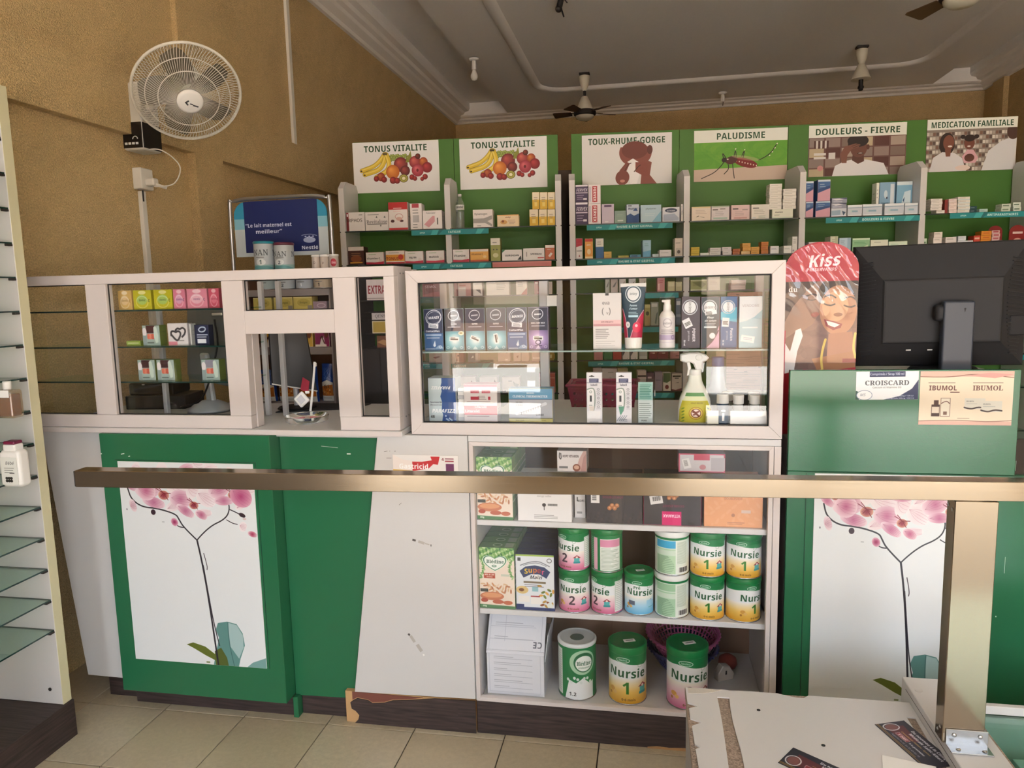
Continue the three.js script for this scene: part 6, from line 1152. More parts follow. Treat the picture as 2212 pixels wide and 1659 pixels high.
{ // upper shelf of the low showcase
  const y = SEEN.s1, box = (label, key, w, h, d, x, z, draw, side, top, yy = y) => goods('carton', cartonGeo(nearSheet2, key, w, h, d, side || '#ddd', side, top, draw), nearSheet2.mat, label, 'carton', [x, yy, z]);
  box('white carton printed with one spoon and small capitals, on the upper shelf', 'dbl', 0.177, 0.148, 0.12, -0.329, -2.292, (c, W, H) => { fill(c, '#e6e4e4', 0, 0, W, H); text(c, 'VITAMAX', W * 0.5, H * 0.12, H * 0.09, '#444'); text(c, 'DOUBLESHOT', W * 0.5, H * 0.36, H * 0.065, '#5a3038', '', 0, W * 0.4); text(c, 'energy coffee', W * 0.49, H * 0.43, H * 0.05, '#999', 'is'); ell(c, W * 0.49, H * 0.63, W * 0.035, H * 0.04, '#2c2424'); fill(c, '#2c2424', W * 0.485, H * 0.66, W * 0.012, H * 0.09); for (let i = 0; i < 16; i++) fill(c, '#555', W * 0.56 + i * W * 0.011, H * 0.6, 1 + (i % 2), H * 0.05); lines(c, W * 0.3, H * 0.86, W * 0.45, 3, H * 0.035, '#777', 1.5); }, '#d9d6d6', '#e0dddd');
  box('narrow white carton with small figures, between the white and dark cartons', 'kopi2', 0.036, 0.142, 0.1, -0.2185, -2.34, (c, W, H) => { fill(c, '#e0dedd', 0, 0, W, H); text(c, 'KOPI', W * 0.6, H * 0.6, H * 0.07, '#333', 'b'); fill(c, '#555', W * 0.2, H * 0.5, 4, H * 0.1); fill(c, '#999', W * 0.2, H * 0.85, W * 0.5, H * 0.05); }, '#d6d3d2', '#dcdada');
  const coffee = (rot) => (c, W, H) => { if (rot) { c.translate(W, H); c.rotate(Math.PI); } fill(c, '#3a363b', 0, 0, W, H); for (let i = 0; i < 50; i++) ell(c, (i * 67) % W, H * 0.75 + ((i * 29) % 30) / 100 * H, W * 0.03, H * 0.03, i % 2 ? '#443c3e' : '#332e32', i); fill(c, '#d2266f', W * (rot ? 0.34 : 0.3), 0, W * 0.34, H * 0.3); text(c, 'VITAMAX', W * (rot ? 0.51 : 0.47), H * 0.2, H * 0.09, '#f6dfe8', 'b', 0, W * 0.3); text(c, 'DOUBLESHOT', W * 0.48, H * 0.42, H * 0.07, '#8a2a4a', 'b'); for (let i = 0; i < 7; i++) { ell(c, W * (0.42 + (i % 4) * 0.045), H * (0.66 - (i % 2) * 0.06), W * 0.04, H * 0.05, '#b5744c', i); ell(c, W * (0.42 + (i % 4) * 0.045), H * (0.65 - (i % 2) * 0.06), W * 0.02, H * 0.02, '#d9a47c', i); } c.setTransform; };
  const tagd = (x, y, r) => (c, W, H) => { c.save(); c.translate(W * x, H * y); c.rotate(r); fill(c, '#e6e4e4', -14, -20, 28, 40); for (let i = 0; i < 9; i++) fill(c, '#333', -10, -14 + i * 3, 14, 1 + (i % 2)); c.restore(); };
  box('dark coffee carton with beans and barcode tag, left of two dark ones', 'cof1', 0.177, 0.148, 0.13, -0.1055, -2.295, (c, W, H) => { c.save(); coffee(false)(c, W, H); c.restore(); tagd(0.16, 0.42, 0)(c, W, H); }, '#332f34', '#37343a');
  box('dark coffee carton standing upside down, right of two dark ones', 'cof2', 0.178, 0.15, 0.13, 0.0765, -2.295, (c, W, H) => { c.save(); coffee(true)(c, W, H); c.restore(); tagd(0.22, 0.45, 1.4)(c, W, H); }, '#332f34', '#37343a');
  box('peach orange carton at the right end of the upper shelf', 'cof3', 0.176, 0.146, 0.13, 0.262, -2.298, (c, W, H) => { fill(c, '#e2a374', 0, 0, W, H); for (let i = 0; i < 40; i++) ell(c, (i * 53) % W, ((i * 37) % 100) / 100 * H, W * 0.06, H * 0.03, 'rgba(240,190,150,.25)', i); text(c, 'VITAMAX', W * 0.5, H * 0.3, H * 0.08, '#8a5a48', 'b'); text(c, 'DOUBLESHOT', W * 0.5, H * 0.38, H * 0.06, '#a9705a'); ell(c, W * 0.5, H * 0.74, W * 0.03, H * 0.04, '#b5805f'); fill(c, '#d9c0b0', W * 0.64, H * 0.62, W * 0.16, H * 0.07); lines(c, W * 0.4, H * 0.9, W * 0.3, 2, H * 0.03, '#a9745c', 1.5); }, '#d99a6c', '#e0a87c');
  box('white carton with a ring cup picture on top of the spoon carton', 'kopi', 0.098, 0.07, 0.08, -0.2465, -2.37, (c, W, H) => { fill(c, '#e8e3e2', 0, 0, W, H); poly(c, '#cfaaa6', [[0.62, 1], [0.75, 0.4], [0.9, 0], [1, 0], [1, 1]], W, H); poly(c, '#b98f8a', [[0.8, 1], [0.9, 0.3], [1, 0.1], [1, 1]], W, H); text(c, 'KOPI VITAMIN', W * 0.46, H * 0.27, H * 0.14, '#3a2a2a', 'b', 0, W * 0.56); curve(c, '#444', 3, [[0.08, 0.1], [0.06, 0.3], [0.1, 0.4]], W, H); curve(c, '#444', 3, [[0.12, 0.12], [0.14, 0.3], [0.12, 0.4]], W, H); fill(c, '#777', W * 0.06, H * 0.76, W * 0.3, H * 0.1); ell(c, W * 0.66, H * 0.82, W * 0.13, H * 0.18, '#8a4f3c'); ell(c, W * 0.66, H * 0.8, W * 0.09, H * 0.1, '#d9b09a'); }, '#dcd6d4', '#e0dad8', y + 0.1486);
  box('pale carton with a pink ribbon and price tag on the dark cartons', 'rib', 0.146, 0.062, 0.09, 0.172, -2.385, (c, W, H) => { fill(c, '#d6d2d6', 0, 0, W, H); c.strokeStyle = '#d2637f'; c.lineWidth = 5; c.strokeRect(1, 1, W - 2, H - 2); fill(c, '#cf4a6a', W * 0.33, 0, W * 0.34, H * 0.34); ell(c, W * 0.52, H * 0.72, W * 0.07, H * 0.14, '#c98a92'); c.save(); c.translate(W * 0.17, H * 0.55); c.rotate(-0.25); fill(c, '#efeeee', -12, -18, 24, 34); for (let i = 0; i < 7; i++) fill(c, '#444', -8, -12 + i * 3, 12, 1); c.restore(); poly(c, '#bcb8bf', [[0.7, 0.2], [1, 0.2], [1, 0.9], [0.7, 0.9]], W, H); }, '#c9a5ae', '#d9cdd2', y + 0.1508);
}
{ // bottom of the low showcase
  const y = SEEN.s3;
  const t = thing('open_box', 'white cardboard box with printed text and a raised lid flap', 'box', [-0.4415, y, -2.305]);
  const lns = (n, top) => (c, W, H) => { fill(c, '#dadbe2', 0, 0, W, H); c.strokeStyle = '#b9bbc6'; c.lineWidth = 1.5; c.strokeRect(W * 0.04, H * 0.06, W * 0.9, H * 0.88); for (let i = 0; i < n; i++) { fill(c, '#9a9ca8', W * 0.12, H * (0.14 + i * 0.8 / n), W * 0.5 * (0.7 + 0.3 * Math.sin(i * 2)), 1.6); fill(c, '#a9abb6', W * 0.12, H * (0.18 + i * 0.8 / n), W * 0.68, 1.4); } if (top) { text(c, 'CE', W * 0.88, H * 0.8, H * 0.16, '#555866', 'b', Math.PI); for (let i = 1; i < 4; i++) fill(c, '#b4b6c2', W * 0.04, H * i * 0.24, W * 0.8, 1.4); fill(c, '#b4b6c2', W * 0.3, H * 0.06, 1.4, H * 0.7); } };
  part('body', cartonGeo(nearSheet2, 'wb', 0.197, 0.16, 0.22, '#d3d4dc', '#d0d1da', '#c9cad3', lns(6, false)), nearSheet2.mat, t);
  const fl = part('lid_flap', cartonGeo(nearSheet2, 'wbf', 0.2, 0.175, 0.003, '#dadbe2', '#d0d1da', '#dadbe2', lns(3, true)), nearSheet2.mat, t, [0, 0.149, 0.004], [-0.62, 0, 0]);
  part('side_flap', cbox(0.003, 0.1, 0.16, 0.0006), std(0xcfd0d8, 0.7), t, [0.105, 0.165, -0.1], [0, 0, -0.12]);
  const bl = (c, W, H) => { fill(c, '#0f7a43', 0, 0, W, H); fill(c, '#e3e7e2', W * 0.28, H * 0.06, W * 0.15, H * 0.9); for (let i = 0; i < 18; i++) fill(c, '#9fb0a2', W * 0.29, H * (0.12 + i * 0.045), W * 0.13, 1.4); for (let i = 1; i < 5; i++) fill(c, '#9fb0a2', W * (0.28 + i * 0.03), H * 0.1, 1.2, H * 0.82); ell(c, W * 0.62, H * 0.28, W * 0.115, H * 0.24, '#a9cfae'); ell(c, W * 0.63, H * 0.28, W * 0.09, H * 0.19, '#14653a'); ell(c, W * 0.63, H * 0.3, W * 0.075, H * 0.15, '#eef2ec'); text(c, 'Blédine', W * 0.63, H * 0.3, H * 0.11, '#14532f', 'bs', 0, W * 0.13); text(c, 'croissance', W * 0.63, H * 0.38, H * 0.045, '#14532f', 's'); poly(c, '#eceff0', [[0.46, 1], [0.5, 0.62], [0.56, 0.68], [0.62, 0.58], [0.68, 0.7], [0.72, 0.66], [0.72, 1]], W, H); for (let i = 0; i < 8; i++) ell(c, W * (0.49 + i * 0.028), H * (0.62 + 0.05 * Math.sin(i * 2)), W * 0.012, H * 0.03, '#dfe6e4'); text(c, '1.2', W * 0.53, H * 0.9, H * 0.1, '#222', 'b'); };
  const lidW = std(0xdcdedc, 0.4);
  tin('tall tin with white lid and grey disc, green wrap, on the showcase floor', [-0.2365, y, -2.365], 0.064, 0.198, -0.35, bl, { lid: lidW, lidH: 0.014, disc: std(0x5f6f66, 0.5) });
  const big = { tag: true, lidH: 0.026 };
  tin('large yellow tin with a 1 and green lid on the showcase floor', [-0.0665, y, -2.36], 0.0625, 0.198, 0.03, wrapPink('1', '#f0c766', '#d9a02c'), big);
  tin('large pink tin with green lid, half hidden by the bench corner', [0.1295, y, -2.36], 0.0665, 0.203, 0.12, wrapPink('2', '#e6b3c6', '#cc6d95'), big);
  // nested strainer baskets behind the tins
  const basket = (n, label, col, p, r, h, tilt) => {
    const b = thing(n, label, 'basket', p), m = phy(col, 0.35, { side: THREE.DoubleSide }); b.rotation.x = tilt;
    const rows = 10, cols = 44, P = [], I = [], prof = (k) => [r * (0.62 + 0.38 * Math.pow(k, 0.8)), h * k];
    const geos = [lathe([[0, 0], [r * 0.6, 0], [r * 0.62, 0.002], [r * 0.6, 0.004], [0, 0.004]], 40)];
    for (let k = 0; k <= rows; k++) { const [rr, yy] = prof(k / rows); if (k % 2 === 0 || k > 8) { const tr = new THREE.TorusGeometry(rr, 0.0026, 5, cols); tr.rotateX(Math.PI / 2); tr.translate(0, yy, 0); geos.push(tr); } }
    for (let j = 0; j < cols; j++) { const a = j / cols * 2 * Math.PI, pts = []; for (let k = 0; k <= 5; k++) { const [rr, yy] = prof(k / 5); pts.push([rr * Math.cos(a), yy, rr * Math.sin(a)]); } geos.push(tube(pts, 0.003, 5, 4)); }
    part('lattice', join(geos), m, b); part('rim', join([at((() => { const q = new THREE.TorusGeometry(r * 1.02, 0.006, 8, 60); q.rotateX(Math.PI / 2); q.scale(1, 0.5, 1); return q; })(), 0, h, 0), ...Array.from({ length: 40 }, (_, i) => at(new THREE.SphereGeometry(0.0058, 6, 5), r * 1.045 * Math.cos(i / 40 * 6.283), h - 0.002, r * 1.045 * Math.sin(i / 40 * 6.283)))]), m, b);
  };
  basket('strainer_basket', 'navy blue plastic strainer basket under the pink one', 0x2a2f6a, [0.125, y + 0.012, -2.575], 0.118, 0.075, 0.04);
  basket('strainer_basket', 'pink plastic strainer basket nested in the blue one', 0xb8578a, [0.125, y + 0.062, -2.575], 0.122, 0.08, 0.12);
  const sc = thing('carton', 'crushed grey packet lying at the back right of the showcase floor', 'packet', [0.27, y, -2.5], 0.5);
  part('packet', prism([[-0.03, 0], [0.03, 0], [0.034, 0.02], [0.015, 0.05], [-0.012, 0.055], [-0.03, 0.03]], 0.03, 0.003), std(0xb5ada4, 0.7), sc); part('mark', cbox(0.006, 0.014, 0.001, 0.0003), M.black, sc, [0.0, 0.03, 0.0006]);
  const rc = thing('ball', 'dull red round pack at the back right of the showcase floor', 'pack', [0.285, y, -2.60]);
  part('pack', lathe([[0, 0], [0.028, 0.002], [0.034, 0.015], [0.03, 0.034], [0.016, 0.044], [0, 0.046]], 24), std(0x8a2a22, 0.6), rc);
}
{ // glass shelf of the upper showcase
  const y = SEEN.shelf, z = -2.34;
  const box = (name, label, key, w, h, d, x, zz, draw, side, top, yy = y, turn = 0, group) => goods(name, cartonGeo(nearSheet2, key, w, h, d, side || '#ddd', side, top, draw), nearSheet2.mat, label, 'carton', [x, yy, zz], turn, group);
  const badge = (c, W, H, x, y, r, big) => { ring(c, W * x, H * y, W * r, H * r * 0.42, '#e6eaf2', W * 0.035, -0.35); if (big) ring(c, W * (x + 0.02), H * (y + 0.005), W * r * 0.9, H * r * 0.34, '#e6eaf2', W * 0.02, -0.35); text(c, 'MANIX', W * x, H * (y + 0.005), H * (big ? 0.085 : 0.05), '#f0f2f6', 'bi', -0.06, W * r * 1.55); };
  const plus = (c, W, H) => { fill(c, '#1f2d50', 0, 0, W, H); poly(c, '#2f5f96', [[0, 0.58], [1, 0.58], [1, 1], [0, 1]], W, H); badge(c, W, H, 0.52, 0.2, 0.42, 1); c.save(); c.translate(W * 0.5, H * 0.4); c.rotate(0.1); fill(c, '#dfe3ea', -W * 0.27, -H * 0.05, W * 0.54, H * 0.11); lines(c, -W * 0.2, -H * 0.02, W * 0.4, 3, H * 0.025, '#7a8496', 2); c.restore(); text(c, 'ContactPlus', W * 0.45, H * 0.535, H * 0.062, '#f0f4fa', 'b', 0, W * 0.82); fill(c, '#a5bedb', W * 0.08, H * 0.61, W * 0.84, H * 0.035); fill(c, '#cfdcea', W * 0.12, H * 0.69, W * 0.7, H * 0.018); poly(c, '#d3e2f0', [[0.45, 0.88], [0.56, 0.76], [0.6, 0.9], [0.5, 0.92]], W, H); poly(c, '#7fa4c8', [[0.5, 0.98], [0.75, 0.88], [1, 0.92], [1, 0.98]], W, H); fill(c, '#b9cbe0', W * 0.04, H * 0.955, W * 0.5, H * 0.022); ring(c, W * 0.84, H * 0.92, W * 0.07, H * 0.03, '#c9d9ea', 2); };
  const sup = (v) => (c, W, H) => { const king = v === 3; fill(c, king ? '#262c46' : '#33344a', 0, 0, W, H); const g = c.createRadialGradient(W * 0.5, H * 0.76, W * 0.1, W * 0.5, H * 0.76, W * 0.75); g.addColorStop(0, king ? '#e6d9f0' : '#dff0f4'); g.addColorStop(0.35, king ? '#a78fc4' : '#7fc0cf'); g.addColorStop(1, king ? '#4a3f6e' : '#3f6f86'); c.fillStyle = g; c.fillRect(0, H * 0.54, W, H * 0.46); badge(c, W, H, 0.47, 0.16, 0.28, 0); text(c, king ? 'KING SIZE MAX' : 'SUPER', W * 0.48, H * 0.37, H * 0.048, '#eef0f4', 'b', 0, W * 0.78); fill(c, '#b9bccb', W * 0.14, H * 0.43, W * 0.7, H * 0.02); c.save(); c.translate(W * 0.48, H * 0.73); c.rotate([0.05, 0.4, 1.4, 0.02][v]); fill(c, '#eceff2', -W * 0.26, -H * 0.05, W * 0.52, H * 0.1); fill(c, '#444', -W * 0.2, -H * 0.01, W * 0.4, H * 0.035); lines(c, -W * 0.2, -H * 0.035, W * 0.3, 1, 1, '#666', 2); c.restore(); if (king) { ring(c, W * 0.48, H * 0.83, W * 0.13, H * 0.05, '#3a2f52', 3); fill(c, '#3a2f52', W * 0.3, H * 0.9, W * 0.38, 3); } if (!v) { ell(c, W * 0.86, H * 0.59, W * 0.16, H * 0.05, '#f0ead2'); fill(c, '#8a7a3a', W * 0.78, H * 0.575, W * 0.14, H * 0.025); } poly(c, king ? '#d9cdea' : '#bfe2ea', [[0.35, 0.985], [0.48, 0.9], [0.62, 0.985]], W, H); for (const x of [0.13, 0.86]) ring(c, W * x, H * 0.94, W * 0.07, H * 0.025, king ? '#c9b9de' : '#a9d4de', 2); };
  const L = [['plus', plus, -0.697, 'leftmost of two navy cartons with a large oval badge'], ['s0', sup(0), -0.626, 'dark carton with teal glow and a small yellow tab'], ['s1', sup(1), -0.5555, 'dark carton with teal glow and slanted tag, left of two alike'], ['s2', sup(2), -0.4845, 'dark carton with teal glow and an upright tag'], ['plus', plus, -0.4165, 'right one of two navy cartons with a large oval badge'], ['s3', sup(3), -0.3465, 'dark carton with a violet glow at the row end']];
  for (const [k, d, x, l] of L) box('carton', l + ', upper glass shelf', k, 0.0645, 0.137, 0.05, x, -2.345, d, '#20253f', '#2a2f4a');
  box('carton', 'tall white carton with a pink band and a round bracket sign', 'eva', 0.089, 0.177, 0.04, -0.126, -2.345, (c, W, H) => { fill(c, '#e3dfde', 0, 0, W, H); fill(c, '#333', W * 0.44, 0, W * 0.12, H * 0.04); text(c, 'eva', W * 0.46, H * 0.17, H * 0.09, '#6a6666'); text(c, '(  )', W * 0.47, H * 0.32, H * 0.15, '#777'); text(c, 'v', W * 0.51, H * 0.35, H * 0.07, '#6a6666'); fill(c, '#e9c4c6', 0, H * 0.48, W, H * 0.1); fill(c, '#cf9aa0', 0, H * 0.55, W, H * 0.04); text(c, 'ACTI GYNE pH 7.5', W * 0.5, H * 0.515, H * 0.026, '#7a4a50', 'b'); lines(c, W * 0.08, H * 0.64, W * 0.5, 6, H * 0.032, '#8a8686', 2); lines(c, W * 0.08, H * 0.86, W * 0.75, 3, H * 0.04, '#b9b5b5', 1.5); }, '#d9d5d4', '#e0dcdb');
  { // standing tube, crimped end up
    const t = thing('tube', 'dark teal and crimson squeeze tube standing on its white cap', 'tube', [-0.0445, y, -2.362]);
    const h = 0.165, uv = nearSheet2.add(0.1, h, (c, W, H) => { fill(c, '#1d3f52', 0, 0, W, H); poly(c, '#b51f4a', [[0.9, 0.55], [1, 0.5], [1, 1], [0.32, 1], [0.55, 0.75]], W, H); poly(c, '#a81f46', [[0, 0.45], [0.12, 0.6], [0.2, 1], [0, 1]], W, H); curve(c, '#e6a9bc', 3, [[0.98, 0.48], [0.6, 0.72], [0.34, 1]], W, H); curve(c, '#e6a9bc', 3, [[0.02, 0.45], [0.14, 0.62], [0.2, 1]], W, H); ell(c, W * 0.5, H * 0.17, W * 0.25, H * 0.125, '#eef0f2'); ring(c, W * 0.5, H * 0.17, W * 0.31, H * 0.155, '#d9e2e6', 4); text(c, 'intimy', W * 0.5, H * 0.17, H * 0.06, '#2a3a46', 'is'); text(c, 'Pomme', W * 0.5, H * 0.39, H * 0.055, '#cfe0ea', 'bi'); text(c, "d'amour", W * 0.5, H * 0.45, H * 0.055, '#cfe0ea', 'bi'); lines(c, W * 0.28, H * 0.51, W * 0.45, 2, H * 0.03, '#a9c4d2', 2); fill(c, '#b9dcea', W * 0.27, H * 0.57, W * 0.46, H * 0.04); ell(c, W * 0.23, H * 0.75, W * 0.11, H * 0.06, '#ece9ea'); text(c, '0', W * 0.23, H * 0.75, H * 0.05, '#333', 'b'); ell(c, W * 0.68, H * 0.8, W * 0.22, H * 0.1, '#d8224f'); ell(c, W * 0.66, H * 0.77, W * 0.07, H * 0.03, '#f0c4cf'); });
    const P = [], U = [], I = [], n = 36, m = 14; for (let j = 0; j <= m; j++) for (let i = 0; i <= n; i++) { const k = j / m, a = i / n * 2 * Math.PI, rx = 0.0275 + 0.012 * k, rz = 0.0235 * (1 - k * 0.94); P.push(Math.sin(a) * rx, 0.035 + h * k, Math.cos(a) * rz); const s = Math.sin(a) * 0.5 + 0.5; U.push(uv[0] + (Math.cos(a) >= -0.001 ? s : 0.02) * (uv[2] - uv[0]), uv[1] + k * (uv[3] - uv[1])); }
    for (let j = 0; j < m; j++) for (let i = 0; i < n; i++) { const a = j * (n + 1) + i; I.push(a, a + 1, a + n + 1, a + 1, a + n + 2, a + n + 1); }
    const g = new THREE.BufferGeometry(); g.setAttribute('position', new THREE.Float32BufferAttribute(P, 3)); g.setAttribute('uv', new THREE.Float32BufferAttribute(U, 2)); g.setIndex(I); g.computeVertexNormals();
    part('body', g, nearSheet2.mat, t); part('crimp', cbox(0.081, 0.012, 0.0035, 0.0008), M.plastic, t, [0, 0.2, 0]); part('cap', lathe([[0, 0], [0.0245, 0], [0.0265, 0.003], [0.0272, 0.034], [0.0255, 0.036], [0, 0.036]], 32), M.plastic, t);
  }
  { const t = thing('pump_bottle', 'white pump bottle with a clear cap and lilac label band', 'bottle', [0.0605, y, -2.365]), r = 0.0245;
    const uv = nearSheet2.add(2 * Math.PI * r, 0.095, (c, W, H) => { fill(c, '#e6e2e4', 0, 0, W, H); const m = W / 2; ring(c, m, H * 0.18, H * 0.14, H * 0.14, '#c4bfc4', 3); text(c, 'intimy', m, H * 0.18, H * 0.1, '#6a6670', 'is'); lines(c, m - H * 0.22, H * 0.4, H * 0.45, 3, H * 0.06, '#8a8690', 2); fill(c, '#bfb0cf', m - H * 0.4, H * 0.57, H * 0.8, H * 0.17); ring(c, m + H * 0.2, H * 0.65, H * 0.06, H * 0.06, '#8a7aa4', 2); fill(c, '#d3ccd9', m - H * 0.4, H * 0.8, H * 0.8, H * 0.02); });
    const g = new THREE.CylinderGeometry(r, r, 0.095, 36, 1, true); g.rotateY(Math.PI); const u = g.attributes.uv; for (let i = 0; i < u.count; i++) u.setXY(i, uv[0] + u.getX(i) * (uv[2] - uv[0]), uv[1] + u.getY(i) * (uv[3] - uv[1]));
    part('body', g, nearSheet2.mat, t, [0, 0.0495, 0]); part('base', lathe([[0, 0], [r - 0.002, 0], [r, 0.002]], 32), M.plastic, t); part('shoulder', lathe([[r, 0.097], [r, 0.1], [r * 0.75, 0.112], [r * 0.5, 0.118], [r * 0.5, 0.135], [r * 0.42, 0.137], [r * 0.42, 0.152], [0, 0.152]], 32), M.plastic, t); part('nozzle', cbox(0.022, 0.008, 0.01, 0.002), M.plastic, t, [-0.006, 0.148, 0.004]); part('clear_cap', lathe([[r - 0.001, 0.098], [r, 0.1], [r * 0.98, 0.156], [r * 0.9, 0.16], [0, 0.16]], 36), phy(0xffffff, 0.02, { transmission: 1, thickness: 0, ior: 1.45 }), t);
  }
  const inti = (v) => (c, W, H) => { fill(c, ['#4a4450', '#33424e', '#2a5f94'][v], 0, 0, W, H); if (v === 2) poly(c, '#4fb4cf', [[0, 0.3], [1, 0.2], [1, 0.5], [0, 0.45]], W, H); const cx = W * 0.45, cy = H * 0.2; ring(c, cx, cy, W * 0.4, W * 0.4, '#c4c9d2', 3); ell(c, cx, cy, W * 0.33, W * 0.33, '#e6e8ec'); text(c, 'intimy', cx, cy, W * 0.2, '#333', 'is', v === 1 ? 0 : 1.57); c.save(); c.translate(W * (v === 1 ? 0.5 : 0.38), H * (v === 1 ? 0.3 : 0.5)); c.rotate([-0.45, -0.12, 0.08][v]); fill(c, '#e3e5ea', -W * 0.3, -H * (v === 1 ? 0.04 : 0.09), W * (v === 1 ? 0.66 : 0.44), H * (v === 1 ? 0.085 : 0.18)); lines(c, -W * 0.24, -H * 0.02, W * 0.34, 3, H * 0.025, '#555', 2.5); c.restore(); if (v === 1) { text(c, 'Fleur', W * 0.5, H * 0.4, H * 0.055, '#dfe6ea', 'bi'); text(c, 'de coton', W * 0.5, H * 0.46, H * 0.055, '#dfe6ea', 'bi'); lines(c, W * 0.2, H * 0.51, W * 0.6, 2, H * 0.03, '#b9c4cc', 2); fill(c, '#d9e6ec', W * 0.15, H * 0.57, W * 0.7, H * 0.035); poly(c, '#c9a4bd', [[0.3, 1], [0.75, 0.8], [1, 0.55], [1, 1]], W, H); curve(c, '#4a3a4a', 4, [[0.2, 1], [0.6, 0.9], [0.95, 0.66]], W, H); ell(c, W * 0.62, H * 0.76, W * 0.17, H * 0.06, '#e9e4ea'); } else { text(c, v ? 'Passion' : 'POWER', W * 0.66, H * 0.74, W * 0.22, '#e9e2ea', 'b', 1.57); text(c, 'gel intime', W * 0.4, H * 0.76, W * 0.13, '#cfc9d4', '', 1.57); text(c, '50 ml', W * 0.16, H * 0.9, W * 0.13, '#dfe0e6', 'b', 1.57); } };
  box('carton', 'dark grey purple carton with a sideways round badge', 'i0', 0.056, 0.16, 0.045, 0.132, -2.345, inti(0), '#3f3a46', '#4a4450');
  box('carton', 'slate carton with a round badge and pink flower swirl', 'i1', 0.055, 0.158, 0.045, 0.1905, -2.345, inti(1), '#2f3d48', '#33424e');
  box('carton', 'blue carton with a sideways round badge, half behind the white one', 'i2', 0.05, 0.158, 0.045, 0.2465, -2.352, inti(2), '#25548a', '#2a5f94');
  box('carton', 'white and pale blue carton with a curved split', 'vd', 0.068, 0.158, 0.04, 0.309, -2.335, (c, W, H) => { fill(c, '#dfe2e4', 0, 0, W, H); poly(c, '#a9c9d4', [[0, 0.5], [0.3, 0.47], [0.65, 0.4], [1, 0.26], [1, 1], [0, 1]], W, H); text(c, 'VENDOME', W * 0.5, H * 0.18, H * 0.07, '#b3aeb0', '', 0, W * 0.85); fill(c, '#dfeaee', W * 0.13, H * 0.59, W * 0.68, H * 0.025); c.save(); c.translate(W * 0.38, H * 0.82); c.rotate(0.16); fill(c, '#e6e9ea', -W * 0.3, -H * 0.06, W * 0.6, H * 0.13); lines(c, -W * 0.2, -H * 0.02, W * 0.4, 2, H * 0.03, '#aab', 2); c.restore(); }, '#c9d4d9', '#e4e6e8');
  // showcase floor
  const f = SEEN.floor;
  box('carton', 'white and dark blue carton lettered upside down at its head', 'pf', 0.094, 0.147, 0.075, -0.6735, -2.335, (c, W, H) => { fill(c, '#c4d4d8', 0, 0, W, H); poly(c, '#1f4f94', [[0.5, 0], [0.5, 0.1], [0.46, 0.18], [0.5, 0.3], [0.44, 0.42], [0.5, 0.55], [0.48, 0.7], [0.52, 0.85], [0.48, 1], [1, 1], [1, 0]], W, H); text(c, 'PARAFIZZ', W * 0.48, H * 0.22, H * 0.1, '#f0f2f4', 'bi', Math.PI, W * 0.85); text(c, 'PARAFIZZ', W * 0.52, H * 0.76, H * 0.12, '#f4f6f8', 'bi', 0, W * 0.9); text(c, 'Paracetamol 500', W * 0.27, H * 0.56, H * 0.045, '#223', 'b', 0, W * 0.44); text(c, 'Effervescent tabs', W * 0.27, H * 0.62, H * 0.045, '#223', '', 0, W * 0.44); text(c, '48', W * 0.13, H * 0.89, H * 0.09, '#222', 'b'); for (let i = 0; i < 7; i++) ell(c, W * (0.62 + (i * 37 % 26) / 100), H * (0.87 + (i * 23 % 12) / 100), 3, 3, '#b9d0ea'); }, '#b9c2c6', '#c9d4d8', f);
  { // sheaf of leaflets beside it
    const t = thing('leaflet_stack', 'sheaf of grey white folded leaflets beside the blue carton', 'leaflets', [-0.613, f, -2.35]); for (let i = 0; i < 9; i++) part('leaflet', cbox(0.022, 0.012, 0.06, 0.0006), i % 2 ? M.paper : std(0xc9c9ca, 0.8), t, [0.001 * (i % 3), 0.0062 + i * 0.0124, -0.03]);
  }
  box('carton', 'white and red medicine carton with a torn band, lower of two', 'lt', 0.113, 0.062, 0.06, -0.5425, -2.335, (c, W, H) => { fill(c, '#dcd4d4', 0, 0, W, H); fill(c, '#b8213a', 0, H * 0.12, W, H * 0.48); text(c, 'Litacold', W * 0.24, H * 0.4, H * 0.2, '#f0d9dc', 'bs'); text(c, 'Litacold', W * 0.5, H * 0.2, H * 0.16, '#f0d9dc', 'bs'); lines(c, W * 0.08, H * 0.68, W * 0.8, 1, 1, '#8a7a7c', 2); }, '#cfc6c6', '#d9d0d0', f);
  box('carton', 'white medicine carton with red lid and small red panels, upper of two', 'lt2', 0.113, 0.064, 0.055, -0.5425, -2.337, (c, W, H) => { fill(c, '#ded8d6', 0, 0, W, H); fill(c, '#c4405a', 0, 0, W, H * 0.14); poly(c, '#f0ecea', [[0, 0.14], [0.3, 0.2], [0.7, 0.18], [1, 0.26], [1, 0.14]], W, H); for (const [x, y] of [[0.2, 0.3], [0.54, 0.3], [0.2, 0.66]]) fill(c, '#b3223a', W * x, H * y, W * 0.26, H * 0.17); fill(c, '#b3223a', W * 0.73, H * 0.66, W * 0.07, H * 0.17); lines(c, W * 0.42, H * 0.62, W * 0.26, 3, H * 0.08, '#7a6a6c', 1.6); lines(c, W * 0.08, H * 0.92, W * 0.84, 1, 1, '#8a7a7c', 2); }, '#d3c9c9', '#c4405a', f + 0.0624);
